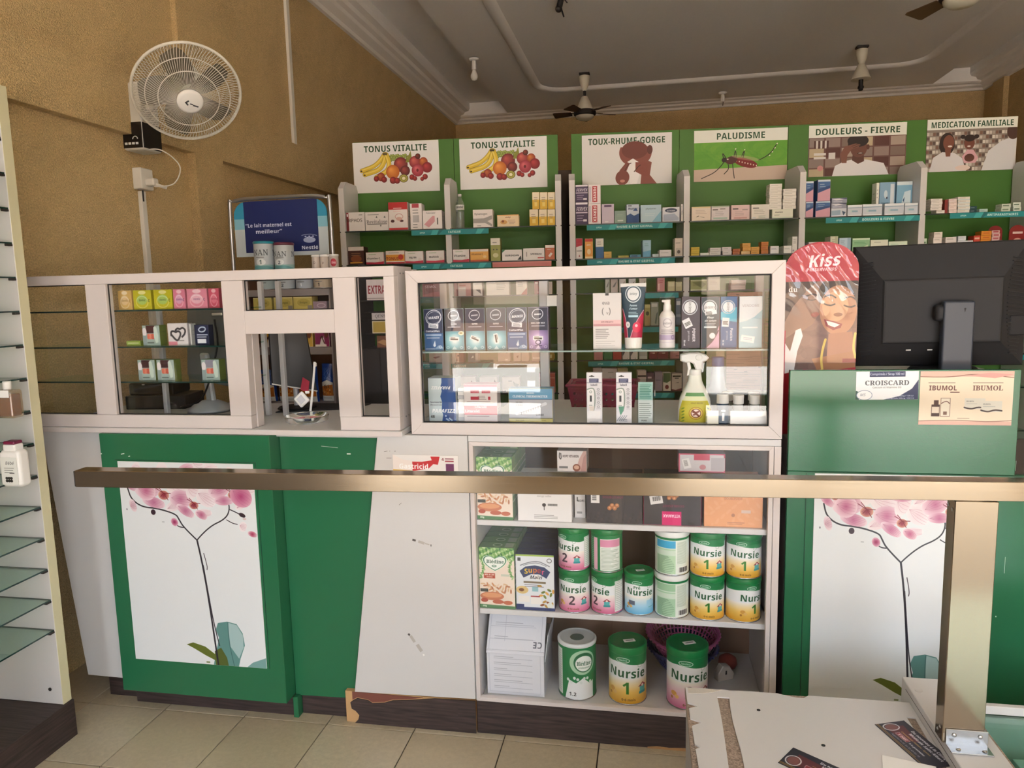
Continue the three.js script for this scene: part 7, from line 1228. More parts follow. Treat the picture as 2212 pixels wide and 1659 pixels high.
  box('carton', 'blue, silver and yellow thermometer carton lettered LARGE', 'th', 0.145, 0.113, 0.05, -0.3745, -2.33, (c, W, H) => { fill(c, '#b4b8c0', 0, 0, W, H); fill(c, '#6ba4c9', 0, 0, W, H * 0.31); fill(c, '#2f5f8a', 0, H * 0.3, W, 2); fill(c, '#cfc884', 0, H * 0.875, W, H * 0.125); fill(c, '#555', 0, H * 0.865, W, 2); text(c, 'MODEL', W * 0.5, H * 0.13, H * 0.06, '#e4eef4', 'bs'); text(c, 'CLINICAL THERMOMETER', W * 0.49, H * 0.225, H * 0.085, '#f0f4f8', 'bs', 0, W * 0.8); text(c, 'OR ORAL', W * 0.24, H * 0.4, H * 0.05, '#5a5e66', 'b'); text(c, 'C SCALE', W * 0.24, H * 0.48, H * 0.05, '#5a5e66', 'b'); curve(c, '#dfe2e8', H * 0.09, [[0.18, 0.74], [0.5, 0.6], [0.84, 0.44]], W, H); curve(c, '#8a8e98', 3, [[0.22, 0.73], [0.5, 0.61], [0.74, 0.5]], W, H); for (let i = 0; i < 9; i++) fill(c, '#5a5e68', W * (0.28 + i * 0.055), H * (0.69 - i * 0.026), 2, 8); text(c, 'LARGE', W * 0.71, H * 0.77, H * 0.075, '#2c2e34', 'b'); text(c, 'Made in India', W * 0.25, H * 0.94, H * 0.04, '#5a5430'); text(c, '12 PCS', W * 0.8, H * 0.94, H * 0.04, '#5a5430'); }, '#a4a8b0', '#6ba4c9', f);
  const thermo = (v) => (c, W, H) => { fill(c, '#e4e4ea', 0, 0, W, H); fill(c, '#444', W * 0.17, H * 0.06, W * 0.34, H * 0.015); ell(c, W * 0.34, H * 0.06, W * 0.07, H * 0.02, '#444'); fill(c, '#3a3f66', W * 0.17, H * 0.11, W * 0.62, H * 0.075); lines(c, W * 0.22, H * 0.13, W * 0.5, 2, H * 0.025, '#9a9fc0', 2); fill(c, '#8a8ea0', 0, H * 0.185, W, 2); text(c, 'labell', W * 0.48, H * 0.235, H * 0.05, '#2a2c40', 'b'); poly(c, '#f4f4f6', [[0.04, 0.3], [0.3, 0.285], [0.54, 0.31], [0.54, 0.6], [0.45, 0.74], [0.2, 0.74], [0.04, 0.6]], W, H); curve(c, '#8fa09c', 4, [[0.04, 0.32], [0.3, 0.29], [0.54, 0.32], [0.55, 0.6], [0.44, 0.74]], W, H); ring(c, W * 0.26, H * 0.37, W * 0.07, H * 0.02, '#9aa', 2); fill(c, '#3a3c44', W * 0.2, H * 0.44, W * 0.13, H * 0.12); fill(c, '#7a8a86', W * 0.15, H * 0.625, W * 0.22, H * 0.012); poly(c, v ? '#5f9f88' : '#e0d9d4', [[0.14, 0.65], [0.5, 0.65], [0.44, 0.75], [0.3, 0.82], [0.24, 0.8]], W, H); for (let i = 0; i < 5; i++) { ring(c, W * 0.77, H * (0.32 + i * 0.085), W * 0.07, H * 0.018, '#9a9ca8', 2); fill(c, '#b9bbc6', W * 0.64, H * (0.355 + i * 0.085), W * 0.3, 1.5); } if (v) { for (let i = 0; i < 4; i++) curve(c, '#7a8896', 2, [[0.05 + i * 0.13, 0.93], [0.3 + i * 0.13, 0.83]], W, H); lines(c, W * 0.2, H * 0.9, W * 0.6, 2, H * 0.03, '#8a94a4', 2); fill(c, '#2c3052', W * 0.15, H * 0.975, W * 0.64, H * 0.025); } else { fill(c, '#eeeef0', 0, H * 0.74, W * 0.88, H * 0.26); fill(c, '#a9a9ae', W * 0.16, H * 0.955, W * 0.6, 2); } };
  box('carton', 'hanging thermometer pack with a white tip, left of two', 'tm0', 0.049, 0.166, 0.022, -0.1665, -2.315, thermo(0), '#d4d4da', '#e0e0e6', f);
  box('carton', 'hanging thermometer pack with a green tip, right of two', 'tm1', 0.049, 0.166, 0.022, -0.0735, -2.315, thermo(1), '#d4d4da', '#e0e0e6', f);
  { const t = thing('clear_case', 'clear plastic case with a mint green printed insert', 'case', [-0.0065, f, -2.318]); const uv = nearSheet2.add(0.046, 0.13, (c, W, H) => { fill(c, '#dfe6e6', 0, 0, W, H); fill(c, '#a4d0c8', 0, 0, W, H * 0.44); lines(c, W * 0.1, H * 0.06, W * 0.8, 9, H * 0.04, '#3f8a7c', 2.2); lines(c, W * 0.06, H * 0.52, W * 0.86, 8, H * 0.05, '#7a8a88', 2); text(c, 'FRAIS', W * 0.4, H * 0.95, H * 0.05, '#555', 'b'); });
    part('insert', at(boxFaces(0.046, 0.13, 0.006, 0.0006, () => uv), 0, 0.07, -0.008), nearSheet2.mat, t); part('shell', at(new RoundedBoxGeometry(0.056, 0.144, 0.018, 3, 0.008), 0, 0.0725, -0.009), phy(0xf2f6f6, 0.05, { transmission: 1, thickness: 0, ior: 1.4 }), t); part('latch', cbox(0.004, 0.02, 0.01, 0.001), phy(0xe6ecec, 0.1, { transmission: 0.6, thickness: 0 }), t, [0.029, 0.1, -0.009]); }
  // trigger spray: body swept from superellipse sections
  { const t = thing('spray_bottle', 'yellow labelled insect spray bottle with a white trigger head', 'bottle', [0.1485, f, -2.39]); t.scale.y = 0.93;
    const secs = [[0, 0.05, 0.028], [0.004, 0.0525, 0.031], [0.04, 0.0525, 0.031], [0.08, 0.0475, 0.03], [0.105, 0.038, 0.027], [0.125, 0.028, 0.023], [0.14, 0.0225, 0.019], [0.155, 0.0205, 0.017], [0.162, 0.02, 0.017]];
    const uv = nearSheet2.add(0.105, 0.108, (c, W, H) => { fill(c, '#eef0e6', 0, 0, W, H); poly(c, '#c9bf3c', [[0.12, 0.3], [0.86, 0.3], [0.97, 0.6], [0.98, 1], [0.02, 1], [0.04, 0.6]], W, H); poly(c, '#e9eec2', [[0.22, 0.16], [0.78, 0.16], [0.86, 0.3], [0.12, 0.3]], W, H); poly(c, '#5f9a58', [[0.24, 0.05], [0.74, 0.05], [0.78, 0.16], [0.2, 0.16]], W, H); text(c, 'smart barrier', W * 0.55, H * 0.37, H * 0.055, '#6a5a1c', 'b'); ell(c, W * 0.52, H * 0.7, W * 0.21, H * 0.2, '#a8701c'); ell(c, W * 0.52, H * 0.7, W * 0.19, H * 0.18, '#e6d05a'); ell(c, W * 0.52, H * 0.7, W * 0.155, H * 0.15, '#7a3a24'); ell(c, W * 0.52, H * 0.7, W * 0.13, H * 0.125, '#f2dfd6'); curve(c, '#8a4a3c', 6, [[0.44, 0.66], [0.52, 0.69], [0.6, 0.64]], W, H); curve(c, '#8a4a3c', 5, [[0.45, 0.75], [0.52, 0.71], [0.58, 0.76]], W, H); curve(c, '#7a3a24', 6, [[0.43, 0.62], [0.61, 0.79]], W, H); for (let i = 0; i < 9; i++) ell(c, W * (i < 5 ? 0.14 : 0.88), H * (0.55 + (i % 5) * 0.1), W * 0.055, H * 0.022, i % 2 ? '#5a7a1f' : '#7f9a2c', i < 5 ? -0.6 : 0.7); });
    const P = [], U = [], I = [], n = 40; secs.forEach(([yy, a, b]) => { for (let i = 0; i <= n; i++) { const th = i / n * 2 * Math.PI, s = Math.sin(th), k = Math.cos(th), e = 0.72; P.push(Math.sign(s) * Math.abs(s) ** e * a, yy, Math.sign(k) * Math.abs(k) ** e * b); const f0 = Math.max(0, Math.min(1, (Math.sign(s) * Math.abs(s) ** e * a) / 0.105 + 0.5)); U.push(k > -0.05 && yy <= 0.108 ? uv[0] + f0 * (uv[2] - uv[0]) : uv[0] + 0.02 * (uv[2] - uv[0]), k > -0.05 && yy <= 0.108 ? uv[1] + yy / 0.108 * (uv[3] - uv[1]) : uv[3] - 0.001); } });
    for (let j = 0; j + 1 < secs.length; j++) for (let i = 0; i < n; i++) { const a = j * (n + 1) + i; I.push(a, a + 1, a + n + 1, a + 1, a + n + 2, a + n + 1); }
    const g = new THREE.BufferGeometry(); g.setAttribute('position', new THREE.Float32BufferAttribute(P, 3)); g.setAttribute('uv', new THREE.Float32BufferAttribute(U, 2)); g.setIndex(I); g.computeVertexNormals();
    part('body', g, nearSheet2.mat, t); part('collar', lathe([[0.0155, 0.16], [0.0195, 0.161], [0.0195, 0.178], [0.015, 0.18], [0, 0.18]], 24), M.plastic, t);
    part('trigger_head', at(prism([[-0.046, 0.21], [-0.046, 0.232], [-0.02, 0.239], [0.012, 0.239], [0.034, 0.23], [0.042, 0.22], [0.034, 0.209], [0.024, 0.205], [0.022, 0.18], [0.002, 0.178], [-0.006, 0.2], [-0.016, 0.206], [-0.03, 0.204]], 0.03, 0.004), 0, 0, 0.015), M.plastic, t);
    part('trigger', at(prism([[-0.026, 0.205], [-0.016, 0.206], [-0.012, 0.185], [-0.02, 0.16], [-0.026, 0.158], [-0.022, 0.182]], 0.014, 0.002), 0, 0, 0.007), M.plastic, t); part('pivot', lathe([[0, 0.003], [0.008, 0.0025], [0.011, 0]], 20), M.plastic, t, [0.011, 0.222, 0.0152], [Math.PI / 2, 0, 0]); }
  { const t = thing('small_bottle', 'navy bottle with white cap at the showcase corner', 'bottle', [0.2315, f, -2.352]); part('body', lathe([[0, 0], [0.018, 0], [0.0195, 0.002], [0.0195, 0.058], [0.017, 0.064], [0.012, 0.066], [0, 0.066]], 28), std(0x26415a, 0.3), t); part('cap', lathe([[0.012, 0.064], [0.0185, 0.065], [0.0185, 0.092], [0.017, 0.094], [0, 0.094]], 28), M.plastic, t); part('mark', cbox(0.007, 0.026, 0.0006, 0.0002), M.paper, t, [0, 0.024, 0.0194]); part('mark', prism(Array.from({ length: 14 }, (_, i) => [Math.cos(i / 14 * 6.283) * 0.007, Math.sin(i / 14 * 6.283) * 0.0035]), 0.0006), M.paper, t, [0, 0.043, 0.0199]); }
  const vial = (label, x, z) => { const t = thing('small_bottle', label, 'bottle', [x, f, z]); part('body', lathe([[0, 0], [0.014, 0], [0.0155, 0.002], [0.0155, 0.058], [0.012, 0.064], [0, 0.064]], 26), phy(0xdfe4e4, 0.1, { transmission: 0.7, thickness: 0 }), t); part('cap', lathe([[0.0118, 0.062], [0.0165, 0.064], [0.0165, 0.081], [0.0172, 0.083], [0.0172, 0.09], [0.016, 0.0915], [0, 0.0915]], 28), M.plastic, t); };
  vial('clear vial with white cap, front left of four at the corner', 0.2785, -2.352); vial('clear vial with white cap, front right of four at the corner', 0.328, -2.352); vial('clear vial with white cap, rear left of four at the corner', 0.2535, -2.42); vial('clear vial with white cap, rear right of four at the corner', 0.332, -2.42);
  { const t = thing('reflection_card', 'blank white card standing in for a glass reflection before the capped vials', 'card', [0.305, f, -2.3145]); part('card', cbox(0.108, 0.046, 0.0012, 0.0003), M.paper, t, [0, 0.0232, 0], [-0.06, 0, 0]); const u = thing('reflection_card', 'small white card standing in for a glass reflection beside the spray bottle', 'card', [0.1995, f, -2.3225]); part('card', cbox(0.034, 0.045, 0.0012, 0.0003), std(0xf0eedc, 0.7), u, [0, 0.0228, 0], [-0.06, 0, 0]); }  // white cards added in place of bright reflections on the glass
  { const t = thing('reflection_board', 'wood patterned board standing in for a reflection in the showcase glass at right', 'board', [0.325, 1.137, -2.62]); const wt = canvasTex(256, 512, (c, W, H) => { fill(c, '#b58a72', 0, 0, W, H); for (let i = 0; i < 140; i++) { fill(c, ['rgba(120,80,62,.35)', 'rgba(205,165,140,.3)', 'rgba(90,60,48,.25)'][i % 3], (i * 53) % W - 60, (i * 97) % H, 90 + (i * 31) % 120, 1 + i % 4); } for (let i = 0; i < 14; i++) ell(c, (i * 83) % W, (i * 131) % H, 14, 3, 'rgba(70,44,34,.6)'); });  // wood-toned reflection in the glass built as an added board
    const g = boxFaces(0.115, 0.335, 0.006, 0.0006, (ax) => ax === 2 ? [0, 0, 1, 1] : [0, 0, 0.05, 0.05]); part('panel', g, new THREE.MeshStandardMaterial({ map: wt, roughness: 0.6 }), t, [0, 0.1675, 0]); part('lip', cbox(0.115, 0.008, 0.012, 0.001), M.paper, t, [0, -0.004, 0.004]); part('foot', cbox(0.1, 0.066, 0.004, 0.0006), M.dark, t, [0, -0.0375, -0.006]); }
  { const t = thing('measuring_cup', 'translucent plastic cone cup with a blue ring standing behind the spray bottle', 'cup', [0.229, f, -2.5]); part('cone', lathe([[0.03, 0], [0.031, 0.001], [0.031, 0.09], [0.026, 0.1], [0.0185, 0.165], [0.0175, 0.165], [0.025, 0.098], [0.03, 0.089]], 32), phy(0xe3e9ee, 0.25, { transmission: 0.6, thickness: 0 }), t); part('ring', lathe([[0.0165, 0.166], [0.0205, 0.166], [0.0205, 0.196], [0.0165, 0.196]], 28), std(0x3f5f9a, 0.4), t); }
  { // pink basket on the inner counter behind the showcase
    const t = thing('plastic_basket', 'crimson plastic basket with round holes behind the showcase glass', 'basket', [-0.166, 1.0355, -2.80]); const m = phy(0x8f2447, 0.35, { side: THREE.DoubleSide }), sh = new THREE.Shape(); const Wd = 0.26;
    const wall = (w, pos, rot) => { const s = new THREE.Shape([[-w / 2 * 0.86, 0], [w / 2 * 0.86, 0], [w / 2, 0.1], [-w / 2, 0.1]].map((p) => new THREE.Vector2(...p))); for (let i = 0; i < Math.floor(w / 0.024); i++) for (let j = 0; j < 3; j++) { const h = new THREE.Path(); h.absarc(-w / 2 + 0.028 + i * 0.023, 0.026 + j * 0.023, 0.0062, 0, Math.PI * 2, true); if (Math.abs(-w / 2 + 0.028 + i * 0.023) < w / 2 * 0.84) s.holes.push(h); } const g = new THREE.ExtrudeGeometry(s, { depth: 0.003, bevelEnabled: false, curveSegments: 6 }); part('wall', g, m, t, pos, rot); };
    wall(0.26, [0, 0, 0.068], [0.14, 0, 0]); wall(0.26, [0, 0, -0.068], [0.14, Math.PI, 0]); wall(0.16, [0.113, 0, 0], [0, Math.PI / 2, 0]); wall(0.16, [-0.113, 0, 0], [0, -Math.PI / 2, 0]); part('floor', cbox(0.224, 0.003, 0.136, 0.001), m, t, [0, 0.002, 0]); part('rim', join([at(cbox(0.275, 0.012, 0.012, 0.004), 0, 0.102, 0.084), at(cbox(0.275, 0.012, 0.012, 0.004), 0, 0.102, -0.084), at(cbox(0.012, 0.012, 0.17, 0.004), 0.13, 0.102, 0), at(cbox(0.012, 0.012, 0.17, 0.004), -0.13, 0.102, 0)]), m, t);
    board(thing('inner_worktop', 'white inner worktop behind the showcases', 'worktop', [-0.1, 1.0, -2.9]), 'top_board', -0.57, 0.39, 1.01, 1.034, -3.05, -2.725, M.white); }
}

// ---------------------------------------------------------------- inside the kiosk and behind it
{
  const G = (name, label, key, w, h, d, x, y, z, draw, side, top) => goods(name, cartonGeo(farSheet, key, w, h, d, side, side, top, draw), farSheet.mat, label, 'carton', [x, y, z]);
  const [y1, y2, y3] = shelfY.map((y) => y + 0.0028), z = -2.318;
  const tonic = (bg, mid, ink) => (c, W, H) => { fill(c, bg, 0, 0, W, H); ell(c, W * 0.5, H * 0.12, W * 0.22, H * 0.1, 'rgba(255,255,255,.55)'); ell(c, W * 0.48, H * 0.5, W * 0.3, H * 0.26, mid); text(c, 'tonic', W * 0.48, H * 0.52, H * 0.16, ink, 'bi'); ring(c, W * 0.48, H * 0.62, W * 0.33, H * 0.3, 'rgba(255,255,255,.4)', 2); text(c, 'C', W * 0.86, H * 0.54, H * 0.2, ink, 'b'); };
  G('carton', 'peach carton with round emblem, leftmost on the top kiosk shelf', 'k1', 0.054, 0.068, 0.05, -1.815, y1, z, tonic('#d9b46a', '#e3c795', '#a9824a'), '#cfae68');
  G('carton', 'acid yellow carton, left of two on the top kiosk shelf', 'k2', 0.071, 0.068, 0.05, -1.746, y1, z, tonic('#c3bd1e', '#a9c96a', '#4f6a3a'), '#b5af1c');
  G('carton', 'acid yellow carton, right of two on the top kiosk shelf', 'k2', 0.071, 0.068, 0.05, -1.6655, y1, z, tonic('#c3bd1e', '#a9c96a', '#4f6a3a'), '#b5af1c');
  G('carton', 'narrow pink carton beside the yellow ones on the top kiosk shelf', 'k3', 0.046, 0.068, 0.05, -1.602, y1, z, tonic('#d97f98', '#d9a3c0', '#7a4a78'), '#cf7890');
  G('carton', 'wide pink carton with white cap print on the top kiosk shelf', 'k4', 0.077, 0.068, 0.05, -1.534, y1, z, tonic('#dd8a9e', '#e6b5c4', '#8a5a80'), '#d17f94');
  G('carton', 'rose red carton at the right end of the top kiosk shelf', 'k5', 0.04, 0.068, 0.05, -1.4695, y1, z, tonic('#c9546a', '#d9778a', '#a93a52'), '#b84a60');
  G('carton', 'flat lime green carton on the middle kiosk shelf', 'k6', 0.056, 0.017, 0.03, -1.797, y2, z, (c, W, H) => { fill(c, '#93ad4a', 0, 0, W, H); fill(c, '#c3d094', W * 0.1, H * 0.3, W * 0.8, H * 0.35); }, '#8aa344');
  const sweets = (dark) => (c, W, H) => { fill(c, '#9fb5b0', 0, 0, W, H); fill(c, dark, W * 0.22, 0, W * 0.52, H * 0.38); for (let i = 0; i < 6; i++) ell(c, W * (0.36 + (i % 3) * 0.12), H * (0.5 + Math.floor(i / 3) * 0.1), W * 0.1, H * 0.09, ['#d9745f', '#e08a74', '#c9604f'][i % 3]); ell(c, W * 0.12, H * 0.32, W * 0.13, H * 0.22, '#e6e2e6'); fill(c, '#8fa3a6', 0, H * 0.5, W * 0.22, H * 0.5); poly(c, '#c9dcd2', [[0.66, 0.1], [0.75, 0.02], [0.84, 0.1], [0.93, 0.5], [0.9, 0.85], [0.76, 0.9], [0.66, 0.6]], W, H); fill(c, '#5a6a64', W * 0.25, H * 0.84, W * 0.4, H * 0.06); };
  G('carton', 'mixed colour sweets carton on the middle kiosk shelf', 'k7', 0.068, 0.071, 0.04, -1.7235, y2, z, sweets('#4a1f26'), '#6a7a3a');
  G('carton', 'square white carton with heart line drawing on the middle kiosk shelf', 'k8', 0.077, 0.077, 0.03, -1.619, y2, z, (c, W, H) => { fill(c, '#dfdcdf', 0, 0, W, H); curve(c, '#3a3a40', 4, [[0.16, 0.55], [0.14, 0.38], [0.3, 0.34], [0.4, 0.42], [0.52, 0.34], [0.66, 0.42], [0.62, 0.6], [0.45, 0.85], [0.16, 0.5]], W, H); curve(c, '#3a3a40', 4, [[0.4, 0.32], [0.5, 0.2], [0.62, 0.28], [0.76, 0.18], [0.92, 0.3], [0.86, 0.5], [0.72, 0.62]], W, H); fill(c, '#d98a9a', 0, H * 0.84, W * 0.45, H * 0.16); fill(c, '#777', W * 0.55, H * 0.78, W * 0.26, H * 0.03); }, '#c9c6c9');
  G('leaflet', 'thin white leaflet standing between two cartons on the middle kiosk shelf', 'k9', 0.006, 0.075, 0.03, -1.5695, y2, z, (c, W, H) => fill(c, '#cfd3d3', 0, 0, W, H), '#c4c8c8');
  G('carton', 'navy carton with an oval badge on the middle kiosk shelf', 'k10', 0.054, 0.07, 0.03, -1.5265, y2, z, (c, W, H) => { fill(c, '#1c2444', 0, 0, W, H); ring(c, W * 0.55, H * 0.22, W * 0.25, H * 0.12, '#b9c9dc', 3, -0.2); fill(c, '#b9c4d6', W * 0.14, H * 0.46, W * 0.8, H * 0.06); fill(c, '#b9c4d6', W * 0.14, H * 0.58, W * 0.7, H * 0.05); fill(c, '#dde2ea', W * 0.16, H * 0.7, W * 0.64, H * 0.22); }, '#161c36');
  [[-1.7535, 'left'], [-1.678, 'middle'], [-1.503, 'right']].forEach(([x, w], i) => G('carton', `mixed colour sweets carton, ${w} of three on the lowest kiosk shelf`, 'k7' + i, 0.068, 0.073, 0.04, x, y3, z, sweets(i === 2 ? '#8a8a9a' : '#3f1f24'), '#6a7a3a'));
}
{ // black till printer and its neighbours on the worktop
  const Y0 = 1.0524;
  const t = thing('cash_drawer', 'black cash drawer with a receipt printer on the kiosk worktop', 'cash drawer', [-1.965, Y0, -2.70], 0.12);
  part('drawer', at(new RoundedBoxGeometry(0.25, 0.055, 0.16, 2, 0.004), 0, 0.0278, 0), M.blackSoft, t); part('printer', at(new RoundedBoxGeometry(0.19, 0.05, 0.14, 3, 0.01), -0.02, 0.081, 0), M.black, t); part('paper_slot', cbox(0.09, 0.004, 0.03, 0.001), M.dark, t, [0.0, 0.106, 0.02]); part('light', cbox(0.012, 0.004, 0.001, 0.0003), M.paper, t, [-0.05, 0.1, 0.0706]);
  const m = thing('monitor', 'grey backed flat monitor on a silver domed foot inside the kiosk', 'monitor', [-1.68, Y0, -2.62], -0.5);
  part('screen_back', prism([[-0.19, 0.12], [0.17, 0.10], [0.19, 0.42], [-0.14, 0.45]], 0.02, 0.006), std(0x767b7c, 0.5), m, [0, 0, 0.02]); part('bezel', prism([[-0.215, 0.115], [0.18, 0.095], [0.2, 0.43], [-0.165, 0.46]], 0.018, 0.004), M.black, m); part('pillar', cbox(0.05, 0.2, 0.02, 0.006), M.greyAlu, m, [0.0, 0.13, 0.03], [0.08, 0, 0]);
  part('foot', lathe([[0, 0.045], [0.03, 0.043], [0.06, 0.03], [0.08, 0.012], [0.085, 0], [0, 0]], 36), M.greyAlu, m, [0, 0, 0.03]); part('handle', cbox(0.07, 0.01, 0.006, 0.002), M.plastic, m, [0.09, 0.38, 0.024], [0, 0, 0.02]); part('cable', tube([[0.08, 0.36, 0.03], [0.1, 0.25, 0.04], [0.02, 0.06, 0.07], [-0.12, 0.012, 0.09]], 0.004, 24, 6), M.black, m);
  const s = thing('laptop_stand', 'dark computer screen turned sideways behind the hatch', 'screen', [-1.36, Y0 + 0.0046, -2.66], 0.55);
  part('panel', prism([[-0.09, 0.1], [0.08, 0.06], [0.05, 0.32], [-0.09, 0.33]], 0.014, 0.004), M.black, s); part('arm', bar([0, 0.002, -0.02], [0, 0.16, -0.02], 0.01), M.greyAlu, s); part('foot', lathe([[0, 0.008], [0.07, 0.006], [0.075, 0], [0, 0]], 30), M.blackSoft, s); part('trim', bar([-0.09, 0.1, 0.002], [0.08, 0.06, 0.002], 0.003, 6), M.plastic, s);
  const mat = thing('counter_mat', 'black rubber mat lying behind the serving hatch', 'mat', [-1.2, Y0, -2.66]); part('mat', prism([[-0.2, -0.1], [0.02, -0.02], [0.09, 0.07], [0.1, 0.12], [-0.2, 0.12]], 0.004, 0.0008), M.blackSoft, mat, [0, 0.0002, 0], [-Math.PI / 2, 0, 0]); mat.children[0].position.y = 0.0042;
  const w = thing('card_reader', 'small white square reader on a thin white stand in the hatch', 'reader', [-1.24, Y0, -2.51]);
  part('stand', join([tube([[0.006, 0.008, 0], [0.014, 0.05, 0], [0.03, 0.15, 0], [0.036, 0.2, 0]], 0.0045, 20, 8), at(lathe([[0, 0.007], [0.028, 0.006], [0.032, 0], [0, 0]], 24), 0, 0, 0), at(cbox(0.012, 0.014, 0.008, 0.002), 0.037, 0.19, 0)]), M.plastic, w);
  part('reader', at(new RoundedBoxGeometry(0.046, 0.046, 0.012, 4, 0.006), 0, 0, 0), M.plastic, w, [-0.018, 0.062, 0.012], [0, 0, 0.72]); part('face', at(new RoundedBoxGeometry(0.026, 0.026, 0.002, 2, 0.0008), 0, 0, 0.0062), std(0xd4d4da, 0.3), w.children[1]); part('clip', cbox(0.016, 0.01, 0.008, 0.002), M.paper, w, [0.002, 0.088, 0.004]); part('tag', prism([[-0.018, 0], [0.012, -0.012], [0.02, 0.03], [-0.006, 0.046]], 0.003), std(0x9a1f38, 0.5), w, [-0.006, 0.098, 0.006]);
  const d = thing('coin_dish', 'clear round glass dish on the worktop in the serving hatch', 'dish', [-1.19, Y0, -2.395]);
  const gl = phy(0xf4faf8, 0.02, { transmission: 1, thickness: 0.01, ior: 1.5 }); part('dish', lathe([[0, 0.004], [0.05, 0.004], [0.066, 0.008], [0.072, 0.022], [0.0755, 0.023], [0.077, 0.02], [0.074, 0.004], [0.068, 0], [0, 0]], 56), gl, d);
}
{ // baby milk display rack with a round cornered sign
  const t = thing('display_rack', 'baby milk rack with silver tube frame and navy sign behind the kiosk', 'rack', [-1.66, 0, -3.2]);
  const tubeM = std(0xa9aaac, 0.28, { metalness: 0.85 }), R = 0.07, x0 = -0.253, x1 = 0.243, yT = 1.942, pts = [[x0, 0, 0], [x0, 1.0, 0], [x0, yT - R, 0], [x0 + R * 0.3, yT - R * 0.3, 0], [x0 + R, yT, 0], [x1 - R, yT, 0], [x1 - R * 0.3, yT - R * 0.3, 0], [x1, yT - R, 0], [x1, 1.0, 0], [x1, 0, 0]];
  part('tube_frame', tube(pts, 0.0095, 140, 10), tubeM, t);
  const sign = canvasTex(560, 400, (c, W, H) => { fill(c, '#b9c4c9', 0, 0, W, H); fill(c, '#2c8cb0', 0, 0, W, H * 0.42); fill(c, '#7db4c6', 0, H * 0.34, W, H * 0.18); fill(c, '#14245e', W * 0.11, H * 0.03, W * 0.79, H * 0.9); text(c, '“Le lait maternel est', W * 0.37, H * 0.46, H * 0.09, '#cfd6ea', 'b', 0, W * 0.5); text(c, 'meilleur”', W * 0.37, H * 0.57, H * 0.09, '#cfd6ea', 'b'); text(c, 'Nestlé', W * 0.8, H * 0.87, H * 0.08, '#cfd6ea', 'b'); ell(c, W * 0.8, H * 0.74, W * 0.065, H * 0.05, '#9fabcc'); curve(c, '#9fabcc', 4, [[0.72, 0.66], [0.8, 0.63], [0.88, 0.67]], W, H); for (let i = 0; i < 5; i++) ell(c, W * (0.76 + i * 0.02), H * (0.68 + 0.02 * (i % 2)), 6, 5, '#b5bfdb'); });
  const sp = [[-0.231, -0.131], [0.231, -0.131]]; for (const [cx, a0] of [[0.166, 0], [-0.166, Math.PI / 2]]) for (let i = 0; i <= 8; i++) sp.push([cx + 0.065 * Math.cos(a0 + i / 8 * Math.PI / 2), 0.056 + 0.065 * Math.sin(a0 + i / 8 * Math.PI / 2)]); const sg = prism(sp, 0.006), su2 = sg.attributes.uv, sp2 = sg.attributes.position; for (let i = 0; i < su2.count; i++) su2.setXY(i, sp2.getX(i) / 0.462 + 0.5, (sp2.getY(i) + 0.131) / 0.262); part('sign_panel', sg, new THREE.MeshStandardMaterial({ map: sign, roughness: 0.4 }), t, [-0.004, 1.81, 0]);
  const shm = std(0x8a7f7c, 0.6);
  for (const [y, h] of [[1.60, 0.02], [1.508, 0.03], [1.425, 0.012], [1.25, 0.034], [1.0, 0.03], [0.6, 0.03], [0.2, 0.03]]) K(-0.24, 0.29, y - h / 2, y + h / 2, -0.02, 0.165, shm, 'shelf', t);
  board(t, 'back_panel', -1.91, -1.36, 0.1, 1.6, -3.232, -3.222, std(0x6e4a34, 0.8)); board(t, 'side_panel', -1.376, -1.368, 0.1, 1.52, -3.22, -3.04, shm);
}
